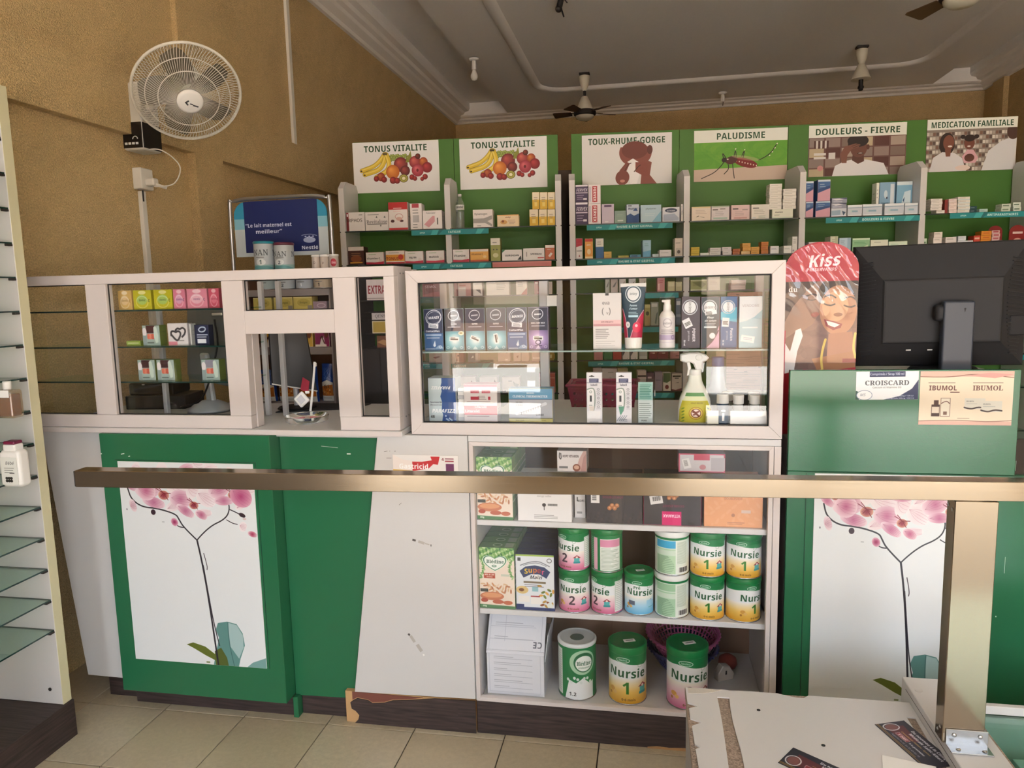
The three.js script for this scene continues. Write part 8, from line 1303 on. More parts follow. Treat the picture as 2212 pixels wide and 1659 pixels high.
{
  const silver = (num, tone) => (c, W, H) => { fill(c, '#b9c0c4', 0, 0, W, H); fill(c, '#8fb5b3', 0, H * 0.82, W, H * 0.18); poly(c, '#5f9a9c', [[0.2, 1], [0.4, 0.86], [0.6, 0.86], [0.8, 1]], W, H); for (const o of [0.12, 0.46, 0.8]) text(c, 'NAN', W * (o + 0.04), H * 0.36, H * 0.3, '#2c3238', 's', 0, W * 0.26); ell(c, W * 0.5, H * 0.72, W * 0.08, H * 0.13, '#dde2e2'); text(c, num, W * 0.5, H * 0.72, H * 0.22, tone, 'b'); lines(c, W * 0.42, H * 0.52, W * 0.16, 1, 1, '#777', 2); };
  const lidT = (col) => ({ lid: std(col, 0.35), lidH: 0.012, sheet: farSheet });
  tin('silver baby milk tin with a teal lid, left of two before the navy sign', [-1.7, 1.6105, -3.1], 0.044, 0.129, 0.1, silver('1', '#3a5a5c'), lidT(0x1c7f92));
  tin('silver baby milk tin with a maroon lid, right of two before the navy sign', [-1.603, 1.6105, -3.1], 0.043, 0.12, -0.1, silver('2', '#3a4a5c'), lidT(0x5f1f3a));
  const low = (num, bg, tone) => (c, W, H) => { fill(c, bg, 0, 0, W, H); lines(c, W * 0.42, H * 0.4, W * 0.16, 1, 1, '#666', 2); text(c, num, W * 0.5, H * 0.7, H * 0.4, tone, 'b'); };
  [['1', '#a4b3b2', '#e6ecec', -1.694], ['2', '#b3bbc0', '#22262c', -1.6], ['1', '#a9b0b8', '#eef0f2', -1.511], ['1', '#b5a48c', '#2c2420', -1.427]].forEach(([n, bg, tone, x], i) => tin(`short milk tin, ${['leftmost', 'second', 'third', 'rightmost beige one'][i]} on the second rack shelf seen through the kiosk`, [x, 1.5235, -3.1], 0.04, 0.064, 0, low(n, bg, tone), lidT(0x8a9496)));
  const F = (label, key, w, h, d, x, y, z, draw, side) => goods('carton', cartonGeo(farSheet, key, w, h, d, side, side, side, draw), farSheet.mat, label, 'carton', [x, y, z]);
  const gold = (v) => (c, W, H) => { fill(c, '#c9b660', 0, 0, W, H); ell(c, W * 0.55, H * 0.45, W * 0.34, H * 0.3, '#b3a04a'); text(c, 'Guigoz', W * 0.55, H * 0.42, H * 0.2, '#6a6a2a', 'b'); if (v) fill(c, '#8a8274', W * 0.76, H * 0.66, W * 0.24, H * 0.34); fill(c, '#dccf90', 0, 0, W, H * 0.08); };
  [-1.694, -1.594, -1.501].forEach((x, i) => F(`yellow carton, ${['left', 'middle', 'right'][i]} of three on the rack seen through the small kiosk pane`, 'g' + (i > 0), 0.09, 0.058, 0.06, x, 1.4315, -3.045, gold(i > 0), '#b5a352'));
  F('mauve carton right of the yellow ones on the rack', 'mv', 0.064, 0.036, 0.06, -1.42, 1.4315, -3.045, (c, W, H) => { fill(c, '#9a8390', 0, 0, W, H); ring(c, W * 0.6, H * 0.5, W * 0.3, H * 0.25, '#c9b5c0', 2); }, '#8a7582');
  const cer = (bg, deep) => (c, W, H) => { fill(c, bg, 0, 0, W, H); poly(c, deep, [[0.5, 0], [1, 0], [1, 0.5], [0.6, 0.4]], W, H); ell(c, W * 0.8, H * 0.4, W * 0.13, H * 0.2, '#6a3a24'); poly(c, '#e6ddd6', [[0.3, 0.95], [0.45, 0.6], [0.62, 0.5], [0.72, 0.95]], W, H); curve(c, '#4a2a1c', 4, [[0.4, 0.6], [0.48, 0.5], [0.56, 0.55]], W, H); curve(c, '#5a2f2a', 3, [[0.52, 0.6], [0.66, 0.85]], W, H); fill(c, '#efe6dc', 0, H * 0.9, W * 0.8, H * 0.1); };
  [[-1.676, 0.05, '#d0a03a', '#b8862c'], [-1.593, 0.084, '#cfa443', '#b07a24'], [-1.504, 0.082, '#cda548', '#b98a30'], [-1.419, 0.068, '#8a2a58', '#6a1a42']].forEach(([x, w, a, b], i) => F(`${i < 3 ? 'amber' : 'magenta'} cereal carton with mother and child, ${['leftmost', 'second', 'third', 'rightmost'][i]} in the hatch opening`, 'ce' + i, w, 0.094, 0.06, x, 1.2675, -3.045, cer(a, b), b));
  // plastic bags of powdered meal
  const bagTex = canvasTex(256, 320, (c, W, H) => { fill(c, '#1d3f86', 0, 0, W, H); for (let i = 0; i < 12; i++) curve(c, 'rgba(160,190,230,.35)', 3, [[(i * 0.17) % 1, 0.1], [(i * 0.23) % 1, 0.3], [(i * 0.31) % 1, 0.42]], W, H); poly(c, '#d9d2c4', [[0.08, 0.5], [0.6, 0.42], [0.92, 0.5], [0.92, 1], [0.08, 1]], W, H); poly(c, '#c4702c', [[0.1, 0.6], [0.9, 0.55], [0.9, 0.85], [0.1, 0.85]], W, H); text(c, 'Plus', W * 0.5, H * 0.6, H * 0.15, '#1c1612', 'bi', -0.15); for (let i = 0; i < 14; i++) ell(c, W * (0.14 + (i * 29 % 72) / 100), H * (0.68 + (i * 17 % 16) / 100), 12, 8, ['#d98a3a', '#a85a22', '#e0b070'][i % 3], i); fill(c, '#e3ded2', W * 0.1, H * 0.86, W * 0.8, H * 0.12); lines(c, W * 0.18, H * 0.9, W * 0.6, 2, 10, '#8a7a6a', 2); });
  const bagM = new THREE.MeshStandardMaterial({ map: bagTex, roughness: 0.25 });
  const bag = (label, x, z, w, h, turn) => { const n = 14, P = [], U = [], I = []; for (const s of [1, -1]) for (let j = 0; j <= n; j++) for (let i = 0; i <= n; i++) { const u = i / n, v = j / n, bul = Math.pow(Math.sin(Math.PI * u), 0.6) * Math.pow(Math.sin(Math.PI * Math.min(1, v * 0.9 + 0.06)), 0.7); P.push((u - 0.5) * w * (1 - 0.12 * v), v * h, s * (0.028 * bul + 0.004 * perlin.noise(u * 6 + x * 9, v * 6, s) * bul)); U.push(s > 0 ? u : 1 - u, v); }
    const m1 = n + 1; for (let q = 0; q < 2; q++) for (let j = 0; j < n; j++) for (let i = 0; i < n; i++) { const a = q * m1 * m1 + j * m1 + i; if (!q) I.push(a, a + 1, a + m1, a + 1, a + m1 + 1, a + m1); else I.push(a, a + m1, a + 1, a + 1, a + m1, a + m1 + 1); }
    const g = new THREE.BufferGeometry(); g.setAttribute('position', new THREE.Float32BufferAttribute(P, 3)); g.setAttribute('uv', new THREE.Float32BufferAttribute(U, 2)); g.setIndex(I); g.computeVertexNormals(); goods('meal_bag', g, bagM, label, 'bag', [x, 1.0165, z], turn); };
  bag('blue and orange plastic meal bag, leftmost behind the hatch upright', -1.72, -3.08, 0.1, 0.145, 0.1); bag('blue and orange plastic meal bag, second from the left in the hatch', -1.612, -3.085, 0.11, 0.158, -0.08); bag('blue and orange plastic meal bag, third from the left in the hatch', -1.51, -3.07, 0.1, 0.166, 0.1); bag('blue and orange plastic meal bag, rightmost in the hatch', -1.424, -3.1, 0.07, 0.17, -0.1);
  const tub = (label, x, w, draw) => tin(label, [x, 1.6105, -3.1], w, 0.062, 0, draw, { lid: M.plastic, lidH: 0.01, sheet: farSheet });
  const tw = (s, red) => (c, W, H) => { fill(c, '#c9bcb2', 0, 0, W, H); if (red) { ell(c, W * 0.55, H * 0.55, W * 0.1, H * 0.36, '#b3263a'); text(c, 'Omis', W * 0.55, H * 0.55, H * 0.3, '#f0e0e2', 'i', 0, W * 0.15); } else text(c, s, W * 0.5, H * 0.5, H * 0.3, '#5a4a44'); };
  tub('small beige tub right of the navy sign, left of three', -1.452, 0.019, tw('D')); tub('small beige tub right of the navy sign, middle of three', -1.411, 0.02, tw('p')); tub('small beige tub with a red oval right of the navy sign', -1.3915 + 0.0235, 0.0215, tw('', true));
  // narrow pane: cartons on a rack end
  const e = thing('display_rack', 'narrow dark rack seen through the slim kiosk pane', 'rack', [-1.14, 0, -3.06]); const dk = std(0x2a2528, 0.7); board(e, 'carcass', -1.225, -1.06, 0.0, 1.258, -3.2, -3.02, dk); for (const y of [1.325, 1.383, 1.417, 1.467]) K(-0.075, 0.075, y - 0.0035, y - 0.0005, -0.1, 0.06, M.dark, 'shelf', e); for (const sx of [-0.078, 0.076]) K(sx, sx + 0.002, 1.258, 1.62, -0.1, 0.06, dk, 'side_panel', e);
  F('white carton with big red block letters in the slim pane', 'ex', 0.09, 0.088, 0.05, -1.14, 1.4675, -3.005, (c, W, H) => { fill(c, '#d9cdcf', 0, 0, W, H); text(c, 'EXTRA', W * 0.5, H * 0.5, H * 0.55, '#8a1f2c', 'b', 0, W * 0.9); fill(c, '#8a7a7c', 0, H * 0.9, W, 2); }, '#c9bdbf');
  F('white carton with dark lettering above the yellow one in the slim pane', 'qn', 0.07, 0.031, 0.05, -1.132, 1.3835, -3.005, (c, W, H) => { fill(c, '#cfc8c9', 0, 0, W, H); text(c, 'QENS', W * 0.55, H * 0.45, H * 0.6, '#2a2a34', 's'); }, '#bfb8b9');
  F('mustard yellow carton in the slim pane', 'yl', 0.07, 0.054, 0.05, -1.132, 1.3255, -3.005, (c, W, H) => { fill(c, '#b3983a', 0, 0, W, H); c.strokeStyle = '#d9cfae'; c.lineWidth = 3; c.strokeRect(1, 1, W - 2, H - 2); }, '#a38a34');
  F('brown patterned carton low in the slim pane', 'br', 0.06, 0.056, 0.05, -1.128, 1.2585, -3.03, (c, W, H) => { fill(c, '#8a5a3c', 0, 0, W, H); poly(c, '#c99a6c', [[0, 0.5], [0.5, 0.3], [1, 0.5], [1, 0.9], [0.4, 0.7]], W, H); fill(c, '#5a3424', 0, H * 0.9, W, H * 0.1); }, '#7a4e34');
}
{ // till counter: monitor seen from behind
  const t = thing('monitor', 'black computer monitor seen from behind on the green till counter', 'monitor', [0.885, 1.2205, -2.5], 0.0);
  const scr = new THREE.Group(); scr.name = 'display'; scr.position.set(0, 0.2, 0); scr.rotation.set(0.02, -0.09, 0.014); t.add(scr);
  // shell: rectangles of shrinking size, lofted towards the viewer
  const rect = (w, h, z, cy, tw = 1) => [[-w / 2, cy - h / 2 * tw, z], [w / 2, cy - h / 2 * tw, z], [w / 2, cy + h / 2, z], [-w / 2, cy + h / 2, z]];
  const loft = (rs) => { const P = []; const q = (a, b, c, d) => { P.push(...a, ...b, ...c, ...a, ...c, ...d); }; for (let k = 0; k + 1 < rs.length; k++) for (let i = 0; i < 4; i++) { const j = (i + 1) % 4; q(rs[k][i], rs[k][j], rs[k + 1][j], rs[k + 1][i]); } const L = rs[rs.length - 1]; q(L[0], L[1], L[2], L[3]); const f = rs[0]; q(f[3], f[2], f[1], f[0]); const g = new THREE.BufferGeometry(); g.setAttribute('position', new THREE.Float32BufferAttribute(P, 3)); g.computeVertexNormals(); return g; };
  part('back_shell', loft([rect(0.478, 0.375, -0.02, 0), rect(0.482, 0.379, -0.012, 0), rect(0.482, 0.379, 0.004, 0), rect(0.474, 0.371, 0.012, 0), rect(0.33, 0.20, 0.055, -0.015), rect(0.32, 0.19, 0.06, -0.015), rect(0.31, 0.18, 0.061, -0.015)]), M.blackSoft, scr);
  const fin = std(0x2a2a2e, 0.5), sl = []; for (let i = 0; i < 26; i++) for (const s of [-1, 1]) { const y = -0.15 + i * 0.0115, cl0 = Math.min(0.062, 0.03 + 0.0035 * Math.min(i, 25 - i)); sl.push(at(cbox(cl0, 0.0028, 0.006, 0.0006), s * (0.203), y, 0.0325, 0, s * 0.545, s * -0.14)); }
  part('vent_fins', join(sl), fin, scr).userData.kind = 'stuff';
  const hs = []; for (let i = 0; i < 46; i++) for (let j = 0; j < 2; j++) hs.push(at(cbox(0.0035, 0.007, 0.002, 0.0004), -0.16 + i * 0.0071, 0.158 - j * 0.012, 0.0195 + j * 0.0065, -0.45)); part('vent_slots', join(hs), M.black, scr).userData.kind = 'stuff';
  part('badge', cbox(0.06, 0.007, 0.0012, 0.0003), std(0x8a8c90, 0.3, { metalness: 0.6 }), scr, [0.03, 0.118, 0.0395], [-0.45, 0, 0]); part('hinge', at(new RoundedBoxGeometry(0.09, 0.05, 0.05, 3, 0.012), 0.02, -0.02, 0.07), M.blackSoft, scr);
  const pl = []; for (let i = 0; i < 4; i++) pl.push(at(cbox(0.014, 0.004, 0.001, 0.0003), -0.085 + i * 0.03, -0.135 + (i % 2) * 0.01, 0.048, 0.5)); part('port_marks', join(pl), M.paper, scr); part('lock_tab', cbox(0.05, 0.06, 0.012, 0.003), M.blackSoft, scr, [0.21, -0.065, 0.03], [0, 0.3, 0]);
  part('pillar', at(new RoundedBoxGeometry(0.086, 0.215, 0.028, 3, 0.006), 0, 0.108, 0), std(0x343a46, 0.4), t, [0.03, -0.002, 0.085]); part('foot', lathe([[0, 0.012], [0.09, 0.01], [0.1, 0], [0, 0]], 40), M.black, t, [0.02, 0, 0.02]); t.children[t.children.length - 1].scale.set(1, 1, 0.8);
  
}

// ---------------------------------------------------------------- fans, lamps, conduits
{ // oscillating wall fan, tilted down into the room
  const t = thing('wall_fan', 'white wall fan with a wire cage and five pale blades', 'fan', [-2.3, 2.3, -3.08]);
  const wh = std(0xd9d6cc, 0.4), bk = M.blackGloss;
  part('base', at(new RoundedBoxGeometry(0.1, 0.29, 0.13, 3, 0.012), 0.0505, 0, 0), wh, t); part('control_panel', at(new RoundedBoxGeometry(0.004, 0.11, 0.124, 2, 0.0018), 0, 0, 0), bk, t, [0.102, -0.082, 0]); part('control_panel', cbox(0.094, 0.11, 0.004, 0.001), bk, t, [0.052, -0.082, 0.0662]);
  for (let i = 0; i < 4; i++) part('button', cbox(0.013, 0.01, 0.003, 0.0008), M.plastic, t, [0.02 + i * 0.018, -0.118, 0.069]); part('arc_mark', at(new THREE.TorusGeometry(0.012, 0.0022, 6, 16, Math.PI), 0, 0, 0), M.plastic, t, [0.066, -0.1, 0.0685]);
  const head = new THREE.Group(); head.name = 'head'; head.position.set(0.365, 0.067, 0.11); t.add(head);
  const ax = V(0.50, -0.66, 0.56).normalize(); head.quaternion.setFromUnitVectors(V(0, 0, 1), ax);
  part('neck', tube([[0.09, 0.05, 0], [0.18, 0.1, 0.02], [0.27, 0.1, 0.05]], 0.028, 16, 12), wh, t); part('motor', lathe([[0, -0.15], [0.05, -0.148], [0.07, -0.13], [0.075, -0.07], [0.06, -0.045], [0, -0.045]], 32), wh, head, [0, 0, 0], [Math.PI / 2, 0, 0]);
  const wire = std(0xdcd8cc, 0.45), R = 0.216, g1 = [], prof = (k) => [R * k, 0.075 - 0.075 * k * k * 0.9], N = 104;
  for (let i = 0; i < N; i++) { const a = i / N * 2 * Math.PI, fr = [], re = []; for (let k = 0; k <= 4; k++) { const q = 0.2 + 0.8 * k / 4, [r, z] = prof(q), b = a + 0.35 * (1 - q); fr.push([Math.cos(b) * r, Math.sin(b) * r, z]); re.push([Math.cos(a) * R * q, Math.sin(a) * R * q, -0.085 + 0.08 * q * q]); } g1.push(tube(fr, 0.0011, 6, 4), tube(re, 0.0011, 4, 4)); }
  part('cage_wires', join(g1), wire, head); const tr = (r, z, w) => at(new THREE.TorusGeometry(r, w, 8, 90), 0, 0, z); part('cage_ring', tr(R, 0.002, 0.0065), wire, head); part('cage_ring', join([tr(R * 0.78, prof(0.78)[1], 0.0022), tr(R * 0.56, prof(0.56)[1], 0.0022)]), wire, head); part('hub_cap', lathe([[0, 0.088], [0.04, 0.086], [0.052, 0.079], [0.055, 0.07], [0, 0.068]], 40), M.plastic, head, [0, 0, 0], [Math.PI / 2, 0, 0]);
  const mk = std(0x4a4e55, 0.6); part('emblem', join([at(cbox(0.016, 0.006, 0.0008, 0.0002), -0.012, 0.008, 0.0882, 0, 0, 0.4), at(cbox(0.006, 0.018, 0.0008, 0.0002), -0.016, 0.0, 0.0882, 0, 0, 0.4), at(cbox(0.012, 0.005, 0.0008, 0.0002), 0.002, -0.006, 0.0882, 0, 0, -0.5), at(cbox(0.022, 0.006, 0.0008, 0.0002), 0.016, -0.017, 0.0882, 0, 0, -0.5)]), mk, head);
  const bl = phy(0x77705f, 0.3, { transmission: 0.12, thickness: 0, side: THREE.DoubleSide });
  for (let k = 0; k < 5; k++) { const n = 10, P = [], I = []; for (let i = 0; i <= n; i++) for (let j = 0; j <= 6; j++) { const r = 0.035 + 0.155 * i / n, w = 0.045 + 0.065 * Math.sin(Math.PI * (0.15 + 0.6 * i / n)), s = (j / 6 - 0.5), a = 0.25 * i / n + s * w / r * (i === n ? 0.8 : 1); P.push(Math.cos(a) * r, Math.sin(a) * r, s * 0.05 * (1 - 0.3 * i / n) + 0.012); } for (let i = 0; i < n; i++) for (let j = 0; j < 6; j++) { const a = i * 7 + j; I.push(a, a + 1, a + 7, a + 1, a + 8, a + 7); } const g = new THREE.BufferGeometry(); g.setAttribute('position', new THREE.Float32BufferAttribute(P, 3)); g.setIndex(I); g.computeVertexNormals(); part('blade', g, bl, head, [0, 0, -0.01], [0, 0, k / 5 * 2 * Math.PI + 0.22]); }
  const c = thing('power_cord', 'thin white cord looping from the wall fan to the socket', 'cord', [-2.27, 2.1, -3.1]); part('cord', tube([[0.03, 0.055, 0.06], [0.11, 0.06, 0.02], [0.15, 0.0, -0.05], [0.13, -0.08, -0.03], [0.06, -0.095, 0.0], [0.035, -0.085, 0.0]], 0.003, 40, 6), M.pvc, c);
}
{
  const t = thing('wall_socket', 'white wall socket box with a plug above the conduit', 'socket', [-2.3, 2.04, -3.1]); part('box', at(new RoundedBoxGeometry(0.045, 0.095, 0.085, 2, 0.005), 0.0228, 0, 0), M.pvc, t); part('plug', at(new RoundedBoxGeometry(0.045, 0.035, 0.04, 3, 0.008), 0.067, -0.015, 0.0), M.pvc, t); part('cord_grip', bar([0.085, -0.025, 0], [0.12, -0.04, -0.03], 0.007), M.pvc, t);
  const c = thing('conduit', 'white cable trunking running down the left wall below the socket', 'conduit', [-2.3, 0.4, -3.1]); part('trunking', cbox(0.02, 1.575, 0.032, 0.002), M.pvc, c, [0.0102, 0.8, 0]); part('bare_wire', cbox(0.006, 0.05, 0.006, 0.001), M.black, c, [0.022, 1.565, 0.008]);
  const u = thing('conduit', 'white cable trunking running from the ceiling to the wall beam', 'conduit', [-2.3, 2.475, -4.665]); part('trunking', cbox(0.02, 1.02, 0.04, 0.002), M.pvc, u, [0.0102, 0.512, 0]); part('open_end', cbox(0.016, 0.006, 0.034, 0.001), M.black, u, [0.011, 0.0015, 0]);
  const k = thing('ceiling_camera', 'small dark round camera under the cornice at the picture top', 'camera', [-2.165, 3.458, -4.76]); part('dome', lathe([[0, -0.045], [0.02, -0.042], [0.034, -0.025], [0.038, -0.004], [0.038, 0.0], [0, 0.0]], 28), M.blackGloss, k); part('ring', lathe([[0.036, -0.006], [0.044, -0.004], [0.046, 0.01], [0.04, 0.04], [0, 0.042]], 28), M.plastic, k);
}
function ceilingFan(label, pos, drop, rad, turn, n, woods, full = true) {
  const t = thing('ceiling_fan', label, 'fan', pos); const cr = std(0xd9d2bf, 0.35), br = std(woods, 0.45), rod = M.dark;
  part('canopy', lathe([[0, 0], [0.012, -0.002], [0.05, -0.014], [0.048, -0.06], [0.036, -0.11], [0.018, -0.15], [0, -0.152]], 30), cr, t, [0, -0.02, 0]); part('hook', join([bar([0, 0, 0], [0, -0.04, 0], 0.008), at(cbox(0.1, 0.02, 0.07, 0.004), 0, -0.015, 0)]), M.dark, t); if (drop > 0.2) part('rod', bar([0, -0.15, 0], [0, -drop, 0], 0.013), rod, t);
  part('motor_cover', lathe([[0, -drop + 0.02], [0.03, -drop + 0.015], [0.055, -drop - 0.04], [0.078, -drop - 0.1], [0.085, -drop - 0.115], [0, -drop - 0.115]], 32), cr, t);
  if (!full) { part('shaft', cyl(0.02, 0.018, 0.09, 16), M.black, t, [0, -drop - 0.16, 0]); part('shaft_nut', cyl(0.026, 0.026, 0.02, 6), M.black, t, [0, -drop - 0.18, 0]); return; }
  part('motor', lathe([[0, -drop - 0.115], [0.1, -drop - 0.116], [0.108, -drop - 0.13], [0.106, -drop - 0.155], [0.095, -drop - 0.165], [0, -drop - 0.165]], 32), M.dark, t); part('bottom_cap', lathe([[0.09, -drop - 0.165], [0.086, -drop - 0.18], [0.06, -drop - 0.2], [0, -drop - 0.206]], 32), cr, t);
  for (let k = 0; k < n; k++) { const b = new THREE.Group(); b.name = 'blade'; b.position.set(0, -drop - 0.135, 0); b.rotation.y = turn + k / n * 2 * Math.PI; t.add(b); part('board', prism([[0.13, -0.035], [rad - 0.01, -0.058], [rad, -0.045], [rad, 0.05], [rad - 0.02, 0.058], [0.13, 0.04]], 0.006, 0.001), br, b, [0, 0, 0], [-Math.PI / 2 + 0.22, 0, 0]); part('bracket', cbox(0.1, 0.005, 0.03, 0.001), M.steel, b, [0.135, 0.004, 0], [0.22, 0, 0]); }
}
ceilingFan('small brown four bladed ceiling fan over the gap between fruit and sneezing posters', [-0.6, 3.559, -7.42], 0.24, 0.31, 0.5, 5, 0x4a3524);
ceilingFan('bladeless cream ceiling fan motor hanging right of centre', [1.86, 3.559, -7.25], 0.175, 0.3, 0, 0, 0x4a3524, false);
ceilingFan('nearest ceiling fan with four brown blades, upper right', [1.62, 3.559, -4.44], 0.44, 0.34, 0.42, 4, 0x6a5238);
function bulb(label, pos, on = true) { const t = thing('lamp_holder', label, 'lamp', pos); part('rose', lathe([[0, 0], [0.045, 0], [0.045, -0.012], [0.03, -0.022], [0, -0.022]], 26), M.plastic, t); part('holder', lathe([[0, -0.02], [0.017, -0.022], [0.02, -0.05], [0.022, -0.095], [0.016, -0.1], [0, -0.1]], 22), M.plastic, t); if (on) part('bulb', lathe([[0.014, -0.095], [0.02, -0.12], [0.032, -0.145], [0.033, -0.165], [0.022, -0.188], [0, -0.195]], 26), std(0xe9e6dc, 0.3), t); else part('wire', bar([0.004, -0.1, 0], [0.0, -0.14, 0], 0.004), M.dark, t); }
bulb('white ceiling bulb at the left edge of the lowered panel', [-1.53, 3.559, -6.72]); bulb('small empty white lamp holder near the back wall', [0.8, 3.559, -8.55], false);
{ const t = thing('ceiling_hook', 'small black hook with wire ends hanging from the ceiling near the top', 'hook', [-0.603, 3.559, -5.52]); part('hook', join([bar([0.0, 0, 0], [-0.02, -0.075, 0], 0.022), at(new THREE.IcosahedronGeometry(0.026, 1), -0.022, -0.08, 0), bar([-0.01, -0.06, 0], [0.015, -0.14, 0.01], 0.006), bar([0.02, -0.02, 0], [0.04, -0.045, 0], 0.004)]), M.black, t); }
// ---------------------------------------------------------------- on and beside the bench
{
  const fly = (label, x, z, w, h, rot, cover) => { const uv = nearSheet.add(w, h, (c, W, H) => { fill(c, '#1c1c2e', 0, 0, W, H); poly(c, '#5a1f28', [[0.1, 0.2], [0.5, 0.3], [0.4, 0.7], [0.1, 0.8]], W, H); text(c, 'Du nouveau à la Clinique', W * 0.6, H * 0.16, H * 0.13, '#e9e9f0', 'b', 0, W * 0.74); text(c, 'Médicale Saint Albert', W * 0.6, H * 0.31, H * 0.13, '#e9e9f0', 'b', 0, W * 0.7); text(c, 'Consultation Pédiatre - Gynéco', W * 0.5, H * 0.46, H * 0.08, '#c9a45c', 'b', 0, W * 0.7); fill(c, '#d9d0d2', W * 0.23, H * 0.54, W * 0.22, H * 0.15); fill(c, '#8a2a35', W * 0.235, H * 0.555, W * 0.21, H * 0.12); text(c, '5 000f', W * 0.34, H * 0.615, H * 0.12, '#f0e6e6', 'b'); text(c, 'à la prochaine', W * 0.62, H * 0.62, H * 0.09, '#e3e3ea', 'b', 0, W * 0.3); ring(c, W * 0.1, H * 0.6, W * 0.075, H * 0.24, '#d9d6d8', 3); ell(c, W * 0.1, H * 0.6, W * 0.06, H * 0.2, '#7a4a48'); text(c, 'Appelez le 22 30 33 45 60 16', W * 0.5, H * 0.78, H * 0.09, '#b9b9c4', '', 0, W * 0.6); lines(c, 0, H * 0.88, W, 2, H * 0.05, '#9a7a3c', 2); });
    const m = goods('flyer', boxFaces(w, h, 0.0006, 0.0001, (ax, s) => ax === 2 && s > 0 ? uv : [uv[0] + 0.0006, uv[1] + 0.0006, uv[0] + 0.001, uv[1] + 0.001]), nearSheet.mat, label, 'flyer', [x, 0.4506, z]); m.rotation.set(-Math.PI / 2, 0, rot); return m; };
  fly('dark clinic flyer lying slanted in the middle of the bench', 0.39, -1.545, 0.21, 0.075, -0.62); fly('dark clinic flyer at the right of the bench, half under paper', 0.5985, -1.69, 0.17, 0.078, -1.22);
  const p = goods('paper_sheet', cbox(0.105, 0.0006, 0.16, 0.0002), M.paper, 'blank white paper lying over the right flyer', 'paper', [0.545, 0.4516, -1.545], -0.25); void p;
  const g = thing('glass_counter', 'low glass topped counter with white cartons at the lower right corner', 'showcase', [1.05, 0, -1.5]);
  const x0 = 0.775, x1 = 1.6, z0 = -1.86, z1 = -0.7, y = 0.445; board(g, 'base', x0, x1, 0, 0.25, z0, z1, M.white); board(g, 'top_glass', x0 - 0.005, x1, y - 0.006, y, z0 - 0.005, z1, M.shelfGlass, 0.0005); part('glass_edge', join([at(cbox(0.0015, 0.0062, z1 - z0, 0.0004), x0 - 0.0058 - 1.05, y - 0.003, (z0 + z1) / 2 + 1.5), at(cbox(x1 - x0, 0.0062, 0.0015, 0.0004), (x0 + x1) / 2 - 1.05, y - 0.003, z0 - 0.0058 + 1.5)]), M.glassEdge, g);
  board(g, 'back_rim', x0, x1, y + 0.0005, y + 0.022, z0 - 0.004, z0 + 0.012, M.white); board(g, 'side_glass', x0, x0 + 0.005, 0.251, y - 0.007, z0, z1, M.shelfGlass, 0.0005); board(g, 'back_board', x0 + 0.006, x1, 0.251, y - 0.007, z0, z0 + 0.012, M.white);
  for (const [lab, x, z, w, d, h, a] of [['white carton under the glass top at the far corner', 0.93, -1.63, 0.16, 0.15, 0.13, 0.06], ['white carton under the glass top nearer the viewer', 0.94, -1.40, 0.17, 0.15, 0.165, -0.05]]) { const c = goods('carton', cartonGeo(nearSheet, 'gl' + z, w, h, d, '#dfe3e4', '#dfe3e4', (q, W, H) => { fill(q, '#dfe3e4', 0, 0, W, H); fill(q, '#a9b5b5', W * 0.3, H * 0.4, W * 0.5, H * 0.08); fill(q, '#8fa09f', W * 0.25, H * 0.75, W * 0.35, H * 0.06); }), nearSheet.mat, lab, 'carton', [x, 0.2505, z], a); void c; }
}
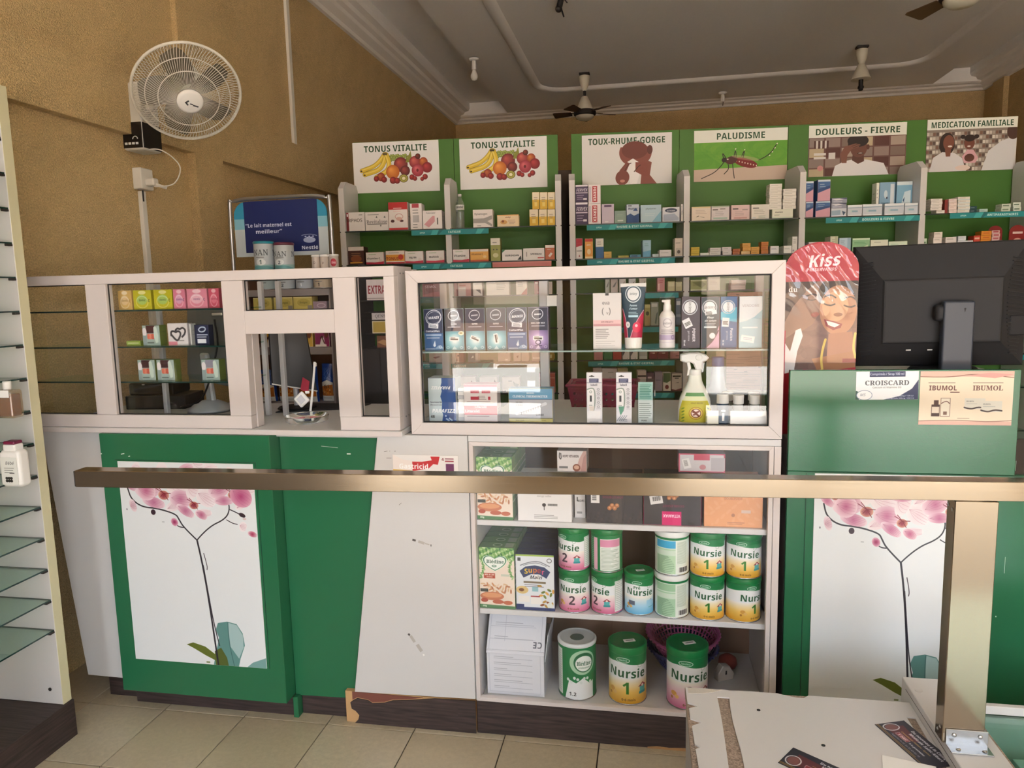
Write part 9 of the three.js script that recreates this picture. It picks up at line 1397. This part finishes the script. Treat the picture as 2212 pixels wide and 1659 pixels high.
{ // left rack goods
  const o = thing('oil_bottle', 'square bottle of amber oil with white cap on the left display rack', 'bottle', [-1.902, 1.1498, -1.885]); part('body', at(new RoundedBoxGeometry(0.062, 0.085, 0.045, 4, 0.008), 0, 0.0427, 0), phy(0xe9dcc9, 0.06, { transmission: 0.85, thickness: 0, ior: 1.45 }), o); part('oil', at(new RoundedBoxGeometry(0.054, 0.068, 0.037, 3, 0.006), 0, 0.039, 0), phy(0x9a5a12, 0.1, { transmission: 0.4, thickness: 0 }), o); part('label', cbox(0.05, 0.022, 0.001, 0.0003), M.paper, o, [0, 0.075, 0.0232]); part('cap', lathe([[0, 0.112], [0.011, 0.111], [0.012, 0.108], [0.012, 0.086], [0, 0.086]], 22), M.plastic, o);
  const b = thing('powder_bottle', 'white plastic bottle with dark berries and crimson cap on the left rack', 'bottle', [-1.905, 0.9363, -1.885]);
  const uv = nearSheet.add(0.07, 0.1, (c, W, H) => { fill(c, '#e4e6e0', 0, 0, W, H); text(c, 'Bébé', W * 0.55, H * 0.2, H * 0.16, '#444', 'i'); lines(c, W * 0.2, H * 0.38, W * 0.6, 3, H * 0.08, '#8a8f88', 2); for (let i = 0; i < 6; i++) ell(c, W * (0.3 + (i % 3) * 0.14), H * (0.76 + Math.floor(i / 3) * 0.1), 6, 5, '#2a2a26'); fill(c, '#777', W * 0.5, H * 0.55, W * 0.3, H * 0.05); });
  part('body', at(new RoundedBoxGeometry(0.072, 0.115, 0.045, 4, 0.014), 0, 0.0577, 0), M.plastic, b); part('label', at(boxFaces(0.058, 0.085, 0.001, 0.0003, () => uv), 0, 0.052, 0.0228), nearSheet.mat, b); part('neck', at(new RoundedBoxGeometry(0.044, 0.022, 0.036, 3, 0.006), 0, 0.122, 0), M.plastic, b); part('cap', cbox(0.04, 0.01, 0.034, 0.003), std(0x7a1f44, 0.4), b, [0, 0.137, 0]);
  const q = thing('carton', 'white and pink carton high on the left display rack', 'carton', [-1.935, 1.7873, -1.9]); part('pack', at(cbox(0.035, 0.09, 0.05, 0.001), 0, 0.0452, 0), M.paper, q); part('flap', cbox(0.034, 0.012, 0.0008, 0.0002), std(0xc98a9a, 0.6), q, [0, 0.08, 0.0254]);
}
{ // white estate car parked across the street, mirrored in the showcase glass
  const t = thing('parked_car', 'white estate car parked across the street, mirrored in the showcase', 'car', [-15.6, -1.5, 46], Math.PI);
  const pts = [[-2.35, 0.45], [-2.4, 0.9], [-2.3, 1.1], [-2.15, 1.62], [-1.9, 1.74], [0.35, 1.74], [0.75, 1.6], [1.25, 1.12], [2.15, 1.02], [2.35, 0.85], [2.38, 0.45], [1.95, 0.42], [1.85, 0.72], [1.5, 0.82], [1.15, 0.72], [1.05, 0.42], [-1.0, 0.42], [-1.1, 0.72], [-1.45, 0.82], [-1.8, 0.72], [-1.9, 0.42]];
  part('body', at(prism(pts, 1.75, 0.06), 0, 0, 0.875), std(0xe9e9e6, 0.3), t); const gm = M.blackGloss;
  for (const s of [1, -1]) { for (const w of [[[-2.02, 1.15], [-1.85, 1.6], [-1.2, 1.62], [-1.2, 1.15]], [[-1.1, 1.15], [-1.1, 1.62], [-0.2, 1.62], [-0.2, 1.15]], [[-0.1, 1.15], [-0.1, 1.62], [0.3, 1.62], [0.85, 1.15]]]) part('window', prism(w, 0.02), gm, t, [0, 0, s > 0 ? 0.885 : -0.865]); for (const x of [-1.45, 1.5]) part('wheel', cyl(0.36, 0.36, 0.22, 28), M.black, t, [x, 0.36, s * 0.78], [Math.PI / 2, 0, 0]); }
  part('bumper', cbox(0.14, 0.25, 1.7, 0.03), std(0x8a8a88, 0.5), t, [2.36, 0.55, 0]);
  const h = thing('building', 'long plain beige building across the street, mirrored in the glass', 'building', [0, -1.5, 62]); part('wall', cbox(110, 9, 1, 0.02), std(0x9a8f80, 0.9), h, [0, 4.5, 0]); part('roof', cbox(111, 0.4, 2, 0.02), std(0x6a5f55, 0.9), h, [0, 9.2, 0]); for (let i = 0; i < 11; i++) part('door', cbox(2.6, 3, 0.1, 0.02), std(0x5a4a40, 0.8), h, [-40 + i * 8, 1.6, -0.52]);
}

renderer.render(scene, camera);
